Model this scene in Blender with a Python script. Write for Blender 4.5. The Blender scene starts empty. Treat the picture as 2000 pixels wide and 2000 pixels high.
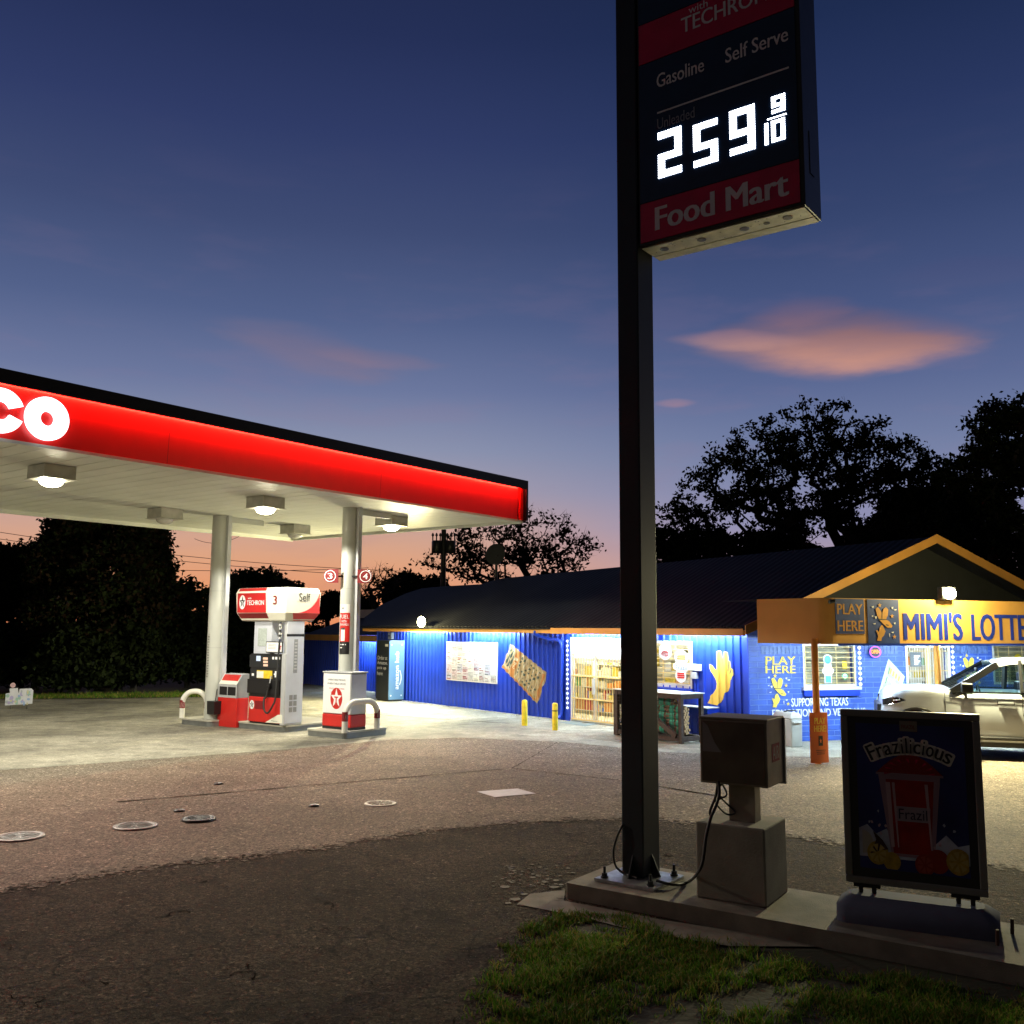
import bpy, math, random
import numpy as np
from mathutils import Matrix, Vector
from mathutils.geometry import tessellate_polygon
rnd = random.Random(7)
NR = np.random.RandomState(11)
PI = math.pi
S = bpy.context.scene
C = S.collection
D = bpy.data

# ------------------------------------------------------------------ survey helpers
FOC = 1880.0; EYE = 2.4; PITCH = math.atan(229/FOC); ROLL = .006
RC = Matrix.Rotation(PI/2+PITCH, 3, 'X') @ Matrix.Rotation(ROLL, 3, 'Z')
EYEV = Vector((0, 0, EYE))
def ray(px, py): return RC @ Vector(((px-1000)/FOC, (1000-py)/FOC, -1.0))
def G(px, py, z=0.0):
    d = ray(px, py); t = (z-EYE)/d.z
    return Vector((d.x*t, d.y*t, z))
def AT(px, py, dist):            # point at a horizontal distance
    d = ray(px, py); t = dist/math.hypot(d.x, d.y)
    return EYEV + d*t
class Frame:
    def __init__(s, o, ang):
        s.o = Vector((o[0], o[1], 0)); s.a = ang
        s.x = Vector((math.cos(ang), math.sin(ang), 0)); s.y = Vector((-math.sin(ang), math.cos(ang), 0))
    def w(s, x, y, z): return s.o + s.x*x + s.y*y + Vector((0, 0, z))
    def l(s, p): q = Vector((p[0], p[1], 0))-s.o; return (q.dot(s.x), q.dot(s.y))
    def hx(s, px, py, off=0.0):      # hit plane y=off -> (x, z)
        d = ray(px, py); t = (off-(EYEV-s.o).dot(s.y))/d.dot(s.y); p = EYEV+d*t
        return ((p-s.o).dot(s.x), p.z)
    def hy(s, px, py, off=0.0):      # hit plane x=off -> (y, z)
        d = ray(px, py); t = (off-(EYEV-s.o).dot(s.x))/d.dot(s.x); p = EYEV+d*t
        return ((p-s.o).dot(s.y), p.z)
SITE = math.radians(-36.5)

# ------------------------------------------------------------------ materials
MATS = {}
def mat(name, col=(.5, .5, .5), rough=.6, metal=0.0, var=.12, scale=4.0, bump=0.0, bscale=60.0, spec=.5, emit=None, es=0.0, coat=0.0, fn=None):
    if name in MATS: return MATS[name]
    m = D.materials.new(name); m.use_nodes = True; nt = m.node_tree; N = nt.nodes; Lk = nt.links
    b = N['Principled BSDF']
    b.inputs['Roughness'].default_value = rough; b.inputs['Metallic'].default_value = metal
    b.inputs['Specular IOR Level'].default_value = spec
    b.inputs['Coat Weight'].default_value = coat
    tc = N.new('ShaderNodeTexCoord')
    if emit is not None:
        b.inputs['Emission Color'].default_value = (*emit, 1); b.inputs['Emission Strength'].default_value = es
    nz = N.new('ShaderNodeTexNoise'); nz.inputs['Scale'].default_value = scale; nz.inputs['Detail'].default_value = 6
    Lk.new(tc.outputs['Object'], nz.inputs['Vector'])
    mr = N.new('ShaderNodeMapRange'); mr.inputs[1].default_value = .3; mr.inputs[2].default_value = .7
    mr.inputs[3].default_value = 1-var; mr.inputs[4].default_value = 1+var*.6
    Lk.new(nz.outputs[0], mr.inputs[0])
    mx = N.new('ShaderNodeMix'); mx.data_type = 'RGBA'; mx.blend_type = 'MULTIPLY'; mx.inputs[0].default_value = 1
    mx.inputs[6].default_value = (*col, 1)
    Lk.new(mr.outputs[0], mx.inputs[7]); Lk.new(mx.outputs[2], b.inputs['Base Color'])
    if bump:
        n2 = N.new('ShaderNodeTexNoise'); n2.inputs['Scale'].default_value = bscale; n2.inputs['Detail'].default_value = 4
        Lk.new(tc.outputs['Object'], n2.inputs['Vector'])
        bp = N.new('ShaderNodeBump'); bp.inputs['Strength'].default_value = bump; bp.inputs['Distance'].default_value = .01
        Lk.new(n2.outputs[0], bp.inputs['Height']); Lk.new(bp.outputs[0], b.inputs['Normal'])
    if fn: fn(m, nt, b, tc, mx)
    MATS[name] = m
    return m
def emis(name, col, st):
    if name in MATS: return MATS[name]
    m = D.materials.new(name); m.use_nodes = True; nt = m.node_tree
    nt.nodes.remove(nt.nodes['Principled BSDF'])
    e = nt.nodes.new('ShaderNodeEmission'); e.inputs[0].default_value = (*col, 1); e.inputs[1].default_value = st
    nt.links.new(e.outputs[0], nt.nodes['Material Output'].inputs[0])
    MATS[name] = m; return m
def glass(name, tint=(.9, .95, .95), f=.12):
    if name in MATS: return MATS[name]
    m = D.materials.new(name); m.use_nodes = True; nt = m.node_tree; N = nt.nodes
    N.remove(N['Principled BSDF'])
    t = N.new('ShaderNodeBsdfTransparent'); t.inputs[0].default_value = (*tint, 1)
    g = N.new('ShaderNodeBsdfGlossy'); g.inputs[1].default_value = .03
    x = N.new('ShaderNodeMixShader'); x.inputs[0].default_value = f
    nt.links.new(t.outputs[0], x.inputs[1]); nt.links.new(g.outputs[0], x.inputs[2])
    nt.links.new(x.outputs[0], N['Material Output'].inputs[0])
    MATS[name] = m; return m

# ------------------------------------------------------------------ mesh builder
_tcache = {}
def text_geo(s, bold):
    k = (s, bold)
    if k in _tcache: return _tcache[k]
    cu = D.curves.new('txt', 'FONT'); cu.body = s; cu.offset = bold; cu.fill_mode = 'FRONT'; cu.resolution_u = 3
    ob = D.objects.new('txt', cu)
    me = D.meshes.new_from_object(ob)
    vs = [(v.co.x, v.co.y) for v in me.vertices]; fs = [tuple(p.vertices) for p in me.polygons]
    D.objects.remove(ob); D.curves.remove(cu); D.meshes.remove(me)
    xs = [v[0] for v in vs]; ys = [v[1] for v in vs]
    r = (vs, fs, min(xs), max(xs), min(ys), max(ys)); _tcache[k] = r
    return r
class MB:
    def __init__(s): s.v = []; s.f = []; s.mi = []; s.sm = []; s.mats = []
    def m(s, mt):
        if mt not in s.mats: s.mats.append(mt)
        return s.mats.index(mt)
    def add(s, vs, fs, mt, smooth=False):
        o = len(s.v); s.v += [tuple(v) for v in vs]; k = s.m(mt)
        for f in fs: s.f.append(tuple(o+i for i in f)); s.mi.append(k); s.sm.append(smooth)
        return s
    def box(s, x0, x1, y0, y1, z0, z1, mt, top=None):
        if x0 > x1: x0, x1 = x1, x0
        if y0 > y1: y0, y1 = y1, y0
        if z0 > z1: z0, z1 = z1, z0
        t = top or 0     # inset of the top
        v = [(x0, y0, z0), (x1, y0, z0), (x1, y1, z0), (x0, y1, z0), (x0+t, y0+t, z1), (x1-t, y0+t, z1), (x1-t, y1-t, z1), (x0+t, y1-t, z1)]
        return s.add(v, [(3, 2, 1, 0), (4, 5, 6, 7), (0, 1, 5, 4), (1, 2, 6, 5), (2, 3, 7, 6), (3, 0, 4, 7)], mt)
    def quad(s, a, b, c, d, mt): return s.add([a, b, c, d], [(0, 1, 2, 3)], mt)
    def obox(s, p, ex, ey, ez, mt):      # box from corner p with edge vectors
        p = Vector(p); ex = Vector(ex); ey = Vector(ey); ez = Vector(ez)
        v = [p, p+ex, p+ex+ey, p+ey, p+ez, p+ex+ez, p+ex+ey+ez, p+ey+ez]
        return s.add(v, [(3, 2, 1, 0), (4, 5, 6, 7), (0, 1, 5, 4), (1, 2, 6, 5), (2, 3, 7, 6), (3, 0, 4, 7)], mt)
    def bar(s, a, b, w, h, mt):
        a = Vector(a); b = Vector(b); d = (b-a).normalized()
        up = Vector((0, 0, 1)) if abs(d.z) < .95 else Vector((0, 1, 0))
        x = d.cross(up).normalized()*w; y = x.cross(d).normalized()*h
        return s.obox(a-x/2-y/2, x, b-a, y, mt)
    def tube(s, pts, r, mt, n=10, caps=True):
        pts = [Vector(p) for p in pts]; rr = r if isinstance(r, (list, tuple)) else [r]*len(pts)
        vs = []; prev = None
        for i, p in enumerate(pts):
            d = (pts[min(i+1, len(pts)-1)]-pts[max(i-1, 0)]).normalized()
            if prev is None:
                up = Vector((0, 0, 1)) if abs(d.z) < .9 else Vector((1, 0, 0))
                x = d.cross(up).normalized()
            else:
                x = (prev-d*prev.dot(d)).normalized()
            prev = x; y = d.cross(x)
            for k in range(n):
                a = 2*PI*k/n; vs.append(p+x*math.cos(a)*rr[i]+y*math.sin(a)*rr[i])
        fs = []
        for i in range(len(pts)-1):
            for k in range(n): fs.append((i*n+k, i*n+(k+1) % n, (i+1)*n+(k+1) % n, (i+1)*n+k))
        s.add(vs, fs, mt, True)
        if caps:
            s.add(vs[:n], [tuple(range(n))[::-1]], mt); s.add(vs[-n:], [tuple(range(n))], mt)
        return s
    def lathe(s, c, prof, mt, n=24, smooth=True):     # prof [(r,z)]
        vs = []; fs = []
        for r, z in prof:
            for k in range(n): a = 2*PI*k/n; vs.append((c[0]+r*math.cos(a), c[1]+r*math.sin(a), c[2]+z))
        for i in range(len(prof)-1):
            for k in range(n): fs.append((i*n+k, i*n+(k+1) % n, (i+1)*n+(k+1) % n, (i+1)*n+k))
        s.add(vs, fs, mt, smooth)
        if prof[0][0] > 1e-4: s.add(vs[:n], [tuple(range(n))[::-1]], mt)
        if prof[-1][0] > 1e-4: s.add(vs[-n:], [tuple(range(n))], mt)
        return s
    def prism(s, pts, z0, z1, mt, mside=None):        # plan polygon extruded in z (ccw)
        n = len(pts)
        tri = tessellate_polygon([[Vector((p[0], p[1], 0)) for p in pts]])
        vs = [(p[0], p[1], z1) for p in pts]
        s.add(vs, [tuple(t) for t in tri], mt)
        s.add([(p[0], p[1], z0) for p in pts], [tuple(t)[::-1] for t in tri], mt)
        s.add([(p[0], p[1], z0) for p in pts]+vs, [(i, (i+1) % n, n+(i+1) % n, n+i) for i in range(n)], mside or mt)
        return s
    def plate(s, pts, org, ex, ey, mt, th=0.0, lift=0.0):    # 2D outline in plane (ex,ey), thickness th towards ex x ey
        org = Vector(org); ex = Vector(ex); ey = Vector(ey); nn = ex.cross(ey).normalized(); n = len(pts)
        tri = tessellate_polygon([[Vector((p[0], p[1], 0)) for p in pts]])
        f = [org+ex*p[0]+ey*p[1]+nn*(lift+th) for p in pts]
        fixed = []
        for t in tri:
            a, b, c = [Vector((pts[i][0], pts[i][1], 0)) for i in t]
            fixed.append(tuple(t) if (b-a).cross(c-a).z > 0 else tuple(t)[::-1])
        s.add(f, fixed, mt)
        if th > 0:
            g = [q-nn*th for q in f]
            s.add(g, [t[::-1] for t in fixed], mt)
            s.add(g+f, [(i, (i+1) % n, n+(i+1) % n, n+i) for i in range(n)], mt)
        return s
    def text(s, t, org, ex, ey, w, h, mt, bold=.0, lift=.003, th=0.0):
        vs, fs, x0, x1, y0, y1 = text_geo(t, 0.0)
        org = Vector(org); ex = Vector(ex); ey = Vector(ey); nn = ex.cross(ey).normalized()
        ux = min(w/(x1-x0), h/max(y1-y0, .3))
        sh = [0.0] if bold <= 0 else [-bold*ux*.8, 0.0, bold*ux*.8]      # heavier strokes: the word struck three times
        for q, dx_ in enumerate(sh):
            P = [org+ex*((v[0]-x0)/(x1-x0)*w+dx_)+ey*((v[1]-y0)/(y1-y0)*h)+nn*(lift+th+.0004*q) for v in vs]
            s.add(P, fs, mt)
            if th > 0:      # side walls along open edges
                cnt = {}
                for f in fs:
                    for i in range(len(f)):
                        e = (f[i], f[(i+1) % len(f)]); k = tuple(sorted(e))
                        cnt[k] = None if k in cnt else e
                Q = [p-nn*th for p in P]; nV = len(P)
                s.add(P+Q, [(e[0], e[0]+nV, e[1]+nV, e[1]) for e in cnt.values() if e], mt)
        return s
    def build(s, name, parent=None, loc=None, rot=None, bevel=0, seg=2, top=None, **props):
        me = D.meshes.new(name); me.from_pydata(s.v, [], s.f); me.update()
        for m_ in s.mats: me.materials.append(m_)
        me.polygons.foreach_set('material_index', s.mi); me.polygons.foreach_set('use_smooth', s.sm)
        o = D.objects.new(name, me); C.objects.link(o)
        if parent: o.parent = parent
        if loc is not None: o.location = loc
        if rot is not None: o.rotation_euler = (0, 0, rot)
        if bevel:
            b = o.modifiers.new('bevel', 'BEVEL'); b.width = bevel; b.segments = seg; b.limit_method = 'ANGLE'; b.angle_limit = .6
            b.harden_normals = False
        for k, v in props.items(): o[k] = v
        return o
def thing(name, label, cat, fr=None, loc=None, rot=0, group=None, z=0):
    o = D.objects.new(name, None); C.objects.link(o); o.empty_display_size = .2
    if fr: o.location = (fr.o.x, fr.o.y, z); o.rotation_euler = (0, 0, fr.a)
    else: o.location = loc or (0, 0, 0); o.rotation_euler = (0, 0, rot)
    o['label'] = label; o['category'] = cat
    if group: o['group'] = group
    return o
def tag(o, label=None, cat=None, group=None, kind=None):
    if label: o['label'] = label
    if cat: o['category'] = cat
    if group: o['group'] = group
    if kind: o['kind'] = kind
    return o
def circle(cx, cy, r, n=28, ry=None): return [(cx+r*math.cos(2*PI*k/n), cy+(ry or r)*math.sin(2*PI*k/n)) for k in range(n)]
def star(cx, cy, r, ry=None, q=.40):
    ry = ry or r; return [(cx+(r if k % 2 == 0 else r*q)*math.sin(PI*k/5), cy+(ry if k % 2 == 0 else ry*q)*math.cos(PI*k/5)) for k in range(10)][::-1]
def rect(x0, x1, y0, y1): return [(x0, y0), (x1, y0), (x1, y1), (x0, y1)]
def rrect(x0, x1, y0, y1, r, n=5):
    p = []
    for cx, cy, a0 in ((x1-r, y0+r, -PI/2), (x1-r, y1-r, 0), (x0+r, y1-r, PI/2), (x0+r, y0+r, PI)):
        for k in range(n+1): a = a0+PI/2*k/n; p.append((cx+r*math.cos(a), cy+r*math.sin(a)))
    return p
X = (1, 0, 0); Y = (0, 1, 0); Z = (0, 0, 1)

# palette
white = mat('white_paint', (.78, .77, .72), .4, var=.08)
offw = mat('cream_plastic', (.8, .78, .66), .35, var=.04)
lightgrey = mat('light_grey_metal', (.55, .56, .57), .38, .3, var=.08)
grey = mat('grey_metal', (.3, .31, .31), .45, .3, var=.12)
dark = mat('dark_metal', (.03, .033, .035), .4, .3)
black = mat('black_plastic', (.012, .012, .013), .4, var=.1)
blackrub = mat('black_rubber', (.018, .018, .018), .65)
red = mat('red_paint', (.55, .02, .015), .4, var=.08)
redd = mat('dark_red_paint', (.2, .007, .01), .45, var=.08)
orange = mat('orange_paint', (.72, .27, .035), .55, var=.12, bump=.1)
yellow = mat('yellow_paint', (.78, .55, .03), .5, var=.2, scale=12)
navy = mat('navy_panel', (.012, .03, .075), .35, var=.1)
txtw = mat('white_lettering', (.8, .8, .8), .5, var=.03)
txtk = mat('black_lettering', (.015, .015, .015), .5, var=.03)
txty = mat('yellow_lettering', (.85, .62, .08), .55, var=.05)
wood = mat('firewood_bark', (.22, .14, .08), .9, var=.4, scale=18, bump=.4)
woodend = mat('cut_wood', (.62, .45, .25), .8, var=.3, scale=25)
paper = mat('printed_paper', (.75, .73, .68), .7, var=.1)

# ------------------------------------------------------------------ ground
def asphalt_fn(base, dk, crack=True, speck=.5, stain=.3):
    def fn(m, nt, b, tc, mx):
        N = nt.nodes; L = nt.links
        geo = N.new('ShaderNodeNewGeometry')
        def noise(sc, det=5, rough=.6):
            n = N.new('ShaderNodeTexNoise'); n.inputs['Scale'].default_value = sc; n.inputs['Detail'].default_value = det; n.inputs['Roughness'].default_value = rough
            L.new(geo.outputs['Position'], n.inputs['Vector']); return n.outputs[0]
        def mrange(i, a, b_, c, d):
            r = N.new('ShaderNodeMapRange'); r.inputs[1].default_value = a; r.inputs[2].default_value = b_; r.inputs[3].default_value = c; r.inputs[4].default_value = d
            L.new(i, r.inputs[0]); return r.outputs[0]
        def mul(i, j):
            r = N.new('ShaderNodeMath'); r.operation = 'MULTIPLY'; L.new(i, r.inputs[0]); L.new(j, r.inputs[1]); return r.outputs[0]
        big = mrange(noise(.35, 6), .35, .65, 1-stain, 1.12)
        med = mrange(noise(2.6, 8, .72), .3, .7, 1-stain*.8, 1.2)
        m2 = mrange(noise(14, 5, .75), .32, .68, 1-speck*.55, 1+speck*.5)
        vo = N.new('ShaderNodeTexVoronoi'); vo.inputs['Scale'].default_value = 62; L.new(geo.outputs['Position'], vo.inputs['Vector'])
        sp0 = mrange(vo.outputs['Color'], .1, .9, 1-speck, 1+speck)
        v2 = N.new('ShaderNodeTexVoronoi'); v2.inputs['Scale'].default_value = 34; L.new(geo.outputs['Position'], v2.inputs['Vector'])
        gl_ = mrange(v2.outputs['Color'], .82, .9, 1, 1+speck*2.6)
        v3 = N.new('ShaderNodeTexVoronoi'); v3.inputs['Scale'].default_value = 26; L.new(geo.outputs['Position'], v3.inputs['Vector'])
        dk_ = mrange(v3.outputs['Color'], .1, .25, 1-speck*.8, 1)
        sp = mul(mul(sp0, gl_), dk_)
        fine = mrange(noise(110, 3, .8), .35, .65, 1-speck*.7, 1+speck*.7)
        f = mul(mul(big, med), mul(mul(sp, m2), fine))
        if stain > .35: f = mul(mul(f, mrange(noise(1.1, 5, .6), .56, .66, 1, .66)), mrange(noise(4.5, 3), .66, .72, 1, .6))
        if crack:
            # warped polygon cracks, shown only in patches
            nv = N.new('ShaderNodeTexNoise'); nv.inputs['Scale'].default_value = 1.6; nv.inputs['Detail'].default_value = 4
            L.new(geo.outputs['Position'], nv.inputs['Vector'])
            ad = N.new('ShaderNodeMix'); ad.data_type = 'RGBA'; ad.blend_type = 'ADD'; ad.inputs[0].default_value = .8
            L.new(geo.outputs['Position'], ad.inputs[6]); L.new(nv.outputs['Color'], ad.inputs[7])
            vc = N.new('ShaderNodeTexVoronoi'); vc.feature = 'DISTANCE_TO_EDGE'; vc.inputs['Scale'].default_value = .85
            L.new(ad.outputs[2], vc.inputs['Vector'])
            cr = mrange(vc.outputs[0], .002, .016, .25, 1)
            msk = mrange(noise(.5, 3), .47, .56, 1, 0)
            mxx = N.new('ShaderNodeMath'); mxx.operation = 'MAXIMUM'; L.new(cr, mxx.inputs[0]); L.new(msk, mxx.inputs[1])
            f = mul(f, mxx.outputs[0])
        L.new(f, mx.inputs[7])
        bp = N.new('ShaderNodeBump'); bp.inputs['Strength'].default_value = .9 if speck > .3 else .35; bp.inputs['Distance'].default_value = .018 if speck > .6 else .008
        L.new(mul(sp, m2), bp.inputs['Height']); L.new(bp.outputs[0], b.inputs['Normal'])
    return fn
m_asph = mat('worn_asphalt', (.10, .078, .057), .9, spec=.06, fn=asphalt_fn(0, 0, True, .85, .45))
m_agg = mat('exposed_aggregate_paving', (.22, .182, .138), .85, spec=.12, fn=asphalt_fn(0, 0, False, .6, .25))
m_conc = mat('forecourt_concrete', (.36, .335, .26), .8, spec=.2, fn=asphalt_fn(0, 0, False, .2, .5))
m_earth = mat('dark_turf_ground', (.032, .034, .016), .95, bump=.8, bscale=20, var=.5, scale=.6)
m_slab = mat('old_concrete', (.22, .2, .155), .85, var=.3, scale=5, bump=.5, bscale=90)

MB().quad((-600, -300, 0), (600, -300, 0), (600, 900, 0), (-600, 900, 0), m_earth).build('ground', kind='structure')
def sheet(name, pts, z, mt, kind='structure'):
    mb = MB(); tri = tessellate_polygon([[Vector((p[0], p[1], 0)) for p in pts]])
    fx = []
    for t in tri:
        a, b, c = [Vector((pts[i][0], pts[i][1], 0)) for i in t]
        fx.append(tuple(t) if (b-a).cross(c-a).z > 0 else tuple(t)[::-1])
    mb.add([(p[0], p[1], z) for p in pts], fx, mt)
    return mb.build(name, kind=kind)
def wob(a, b, n, amp):
    out = []
    for i in range(n):
        t = i/n; p = a.lerp(b, t); p = p+Vector((rnd.uniform(-amp, amp), rnd.uniform(-amp, amp), 0)); out.append(p)
    return out
# whole hard surface: worn asphalt; turf left beyond it
farL = [G(-700, 1392), G(0, 1366), G(180, 1366), G(330, 1363), G(420, 1361), G(560, 1354), G(640, 1350)]
tip = G(905, 1905)
edge = [G(1010, 1905), G(1040, 1850), G(1060, 1800), G(1090, 1775), G(1104, 1762)]
asph = [Vector((-40, -6, 0))]+[Vector((-45, 20, 0))]+farL+[Vector((-14, 52, 0)), Vector((40, 60, 0)), Vector((45, 3.8, 0))]
asph += [G(2000, 1905), G(1640, 1838), G(1300, 1795)]+edge[::-1][1:]+[G(1020, 1960), G(1050, 2020), G(1080, 2120)]+[Vector((.6, 2.2, 0)), Vector((1.6, -6, 0))]
sheet('asphalt', asph, .004, m_asph)
# aggregate paving between the worn asphalt and the concrete
nb = [G(-500, 1835), G(0, 1742), G(180, 1712), G(350, 1690), G(500, 1672), G(640, 1655), G(760, 1634), G(850, 1622), G(1010, 1608), G(1213, 1598), G(1330, 1606), G(1425, 1616), G(1560, 1636), G(1750, 1668), G(2000, 1700), G(2600, 1740)]
line = []
for a, b in zip(nb[:-1], nb[1:]): line += wob(a, b, 18, .05)
line.append(nb[-1])
pav = line+[Vector((38, 40, 0)), Vector((8, 50, 0)), Vector((-12, 50, 0))]+farL[::-1][1:-1]+[Vector((-38, 20, 0))]
sheet('paving', pav, .008, m_agg)
em = MB()
for i in range(1500):
    q = rnd.choice(line); off = rnd.gauss(0, .13); r = rnd.uniform(.006, .04)*(1 if abs(off) < .15 else .5); x = q.x+rnd.gauss(0, .05); y = q.y+off; n_ = rnd.choice((4, 5, 6)); a0 = rnd.uniform(0, 6)
    em.add([(x+r*rnd.uniform(.5, 1.3)*math.cos(a0+2*PI*k/n_), y+r*rnd.uniform(.5, 1.3)*math.sin(a0+2*PI*k/n_), .0095+(i % 7)*.0002) for k in range(n_)], [tuple(range(n_))], m_agg if off < .03 else m_asph)
em.build('paving_edge', kind='structure')
# concrete apron under the canopy and along the shop
cb = [G(-600, 1560), G(0, 1506), G(300, 1484), G(600, 1462), G(760, 1446), G(900, 1442), G(1100, 1450), G(1300, 1470), G(1500, 1478), G(1700, 1482), G(2000, 1486), G(2500, 1486)]
con = cb+[Vector((36, 38, 0)), Vector((8, 48, 0)), Vector((-11, 48, 0))]+[G(640, 1351), G(560, 1355), G(420, 1362), G(330, 1364), G(180, 1367), G(0, 1367)]+[Vector((-36, 20, 0))]
sheet('forecourt', con, .012, m_conc)
# joint lines in the paving (tar strips)
tar = mat('tar_joint', (.02, .016, .013), .95, spec=.0, var=.3)
def strip(pts, w, z, mt, name, lab, cat):
    mb = MB(); vs = []
    for i, p in enumerate(pts):
        d = (pts[min(i+1, len(pts)-1)]-pts[max(i-1, 0)]).normalized(); n = Vector((-d.y, d.x, 0))
        ww = w*(.35+1.1*rnd.random()); vs += [(p+n*ww/2)[:2]+(z,), (p-n*ww/2)[:2]+(z,)]
    mb.add(vs, [(2*i+1, 2*i+3, 2*i+2, 2*i) for i in range(len(pts)-1)], mt)
    return mb
jm = MB()
for A_, B_, ww in (((230, 1568), (1000, 1502), .035), ((1000, 1502), (1213, 1526), .03), ((1213, 1526), (1425, 1560), .045), ((1000, 1502), (1090, 1450), .015), ((560, 1385), (1020, 1416), .05), ((1118, 1462), (1330, 1476), .02)):
    pts = wob(G(*A_), G(*B_), 40, .008)
    q = strip(pts, ww, .015, tar, '', '', ''); jm.add(q.v, q.f, tar)
jm.build('paving_joints', kind='structure')
# short open cracks and flakes in the worn asphalt
cm = MB()
for _ in range(34):
    px = rnd.uniform(-50, 1950); py = rnd.uniform(1640, 1990)
    if px > 900 and py > 1690: continue
    p = G(px, py); a = rnd.gauss(-.1, .35); L_ = rnd.uniform(.08, .5); pts = []
    for i in range(15):
        pts.append(p.copy()); a += rnd.gauss(0, .75); p = p+Vector((math.cos(a), math.sin(a), 0))*L_/14
    q = strip(pts, rnd.uniform(.003, .016), .0075, tar, '', '', ''); cm.add(q.v, q.f, tar)
cm.build('cracks', kind='structure')
# loose stones and grit, nobody could count them
gm = MB(); m_st = mat('loose_grit', (.3, .27, .22), .8)
for i in range(5200):
    if i < 4200: px, py = rnd.uniform(0, 2000), rnd.uniform(1560, 2000)
    else: px, py = 1010+rnd.gauss(60, 70), 1700+rnd.gauss(10, 30)
    if px > 1080 and py > 1700: continue
    p = G(px, min(py, 2000)); s_ = rnd.uniform(.002, .0075)
    vs = [(p.x+s_*rnd.uniform(.6, 1.3)*dx, p.y+s_*rnd.uniform(.6, 1.3)*dy, .004+s_*dz) for dx, dy, dz in ((1, 0, .2), (0, 1, .2), (-1, 0, .2), (0, -1, .2), (0, 0, 1))]
    gm.add(vs, [(0, 1, 4), (1, 2, 4), (2, 3, 4), (3, 0, 4)], m_st)
gm.build('grit', kind='stuff', label='loose pale grit scattered over the worn asphalt', category='grit')
# cracked concrete flakes left of the slab
fm = MB()
for i in range(90):
    px, py = (rnd.uniform(985, 1105), rnd.uniform(1715, 1770)) if i < 22 else (rnd.uniform(960, 1120), rnd.uniform(1690, 1735))
    p = G(px, py); r = rnd.uniform(.015, .055) if i < 22 else rnd.uniform(.006, .025)
    fm.prism([(p.x+r*rnd.uniform(.7, 1.2)*math.cos(a), p.y+r*rnd.uniform(.7, 1.2)*math.sin(a)) for a in [k*PI/3.5 for k in range(7)]], .004, .004+rnd.uniform(.003, .009), m_slab)
fm.build('concrete_rubble', kind='stuff', label='broken flakes of concrete where the slab meets the asphalt', category='rubble')
# broken apron flush with the slab foot
sheet('path', [G(1010, 1768), G(1035, 1748), G(1104, 1740), G(1101, 1761), G(1300, 1800), G(1640, 1852), G(1420, 1850), G(1250, 1822), G(1130, 1792)], .010, m_slab)

# covers in the paving
iron = mat('cast_iron', (.07, .065, .06), .5, .6, bump=.4)
def cover(px, py, wpx, ring, lid, lab, raised=.02):
    p = G(px, py); dist = p.length; r = wpx/2/FOC*math.hypot(dist, EYE)
    t = thing('manhole_cover', lab, 'manhole cover', loc=(p.x, p.y, .008), group='tank covers in the paving')
    MB().lathe((0, 0, 0), [(r, 0), (r, raised*.6), (r*.97, raised), (r*.8, raised), (r*.78, raised*.5)], ring, 36).build('ring', t)
    mb = MB().lathe((0, 0, 0), [(r*.74, .001), (r*.74, raised*.8), (r*.7, raised*.9)], lid, 32)
    for k in range(12):
        a = k*PI/6; mb.bar((math.cos(a)*r*.2, math.sin(a)*r*.2, raised*.95), (math.cos(a)*r*.66, math.sin(a)*r*.66, raised*.95), .012, .008, ring)
    mb.build('lid', t)
curbm = mat('worn_cover_rim', (.26, .25, .23), .5, .3, var=.3, scale=15)
palering = mat('painted_white_ring', (.55, .53, .47), .6, var=.25, scale=20)
cover(38, 1637, 78, curbm, iron, 'round iron cover at the left edge of the paving')
cover(264, 1616, 74, curbm, iron, 'round iron cover with pale rim, second from the left edge')
cover(388, 1603, 58, black, black, 'black cover with a raised spider, between the iron covers and the pale ringed one', .03)
cover(743, 1571, 60, palering, m_agg, 'flat pale ringed cover nearest the white square patch', .012)
for k, (px, py, lab) in enumerate(((427, 1533, 'small black cap above the black manhole cover'), (613, 1576, 'small black cap left of the pale ringed cover'), (350, 1586, 'tiny dark cap just behind the black cover'))):
    p = G(px, py); mb = MB().lathe((0, 0, 0), [(.07, 0), (.07, .012), (.05, .022), (.02, .026)], black, 16)
    tag(mb.build('paving_cover', loc=(p.x, p.y, .012)), lab, 'cap', 'small caps in the paving')
pp = [G(931, 1548), G(1011, 1542), G(1047, 1552), G(966, 1559)]
tag(sheet('painted_patch', pp, .016, mat('white_patch', (.62, .62, .62), .6, var=.15, scale=8), 'thing'), 'white painted square patch on the paving left of the tall sign pole', 'painted patch')

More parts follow.
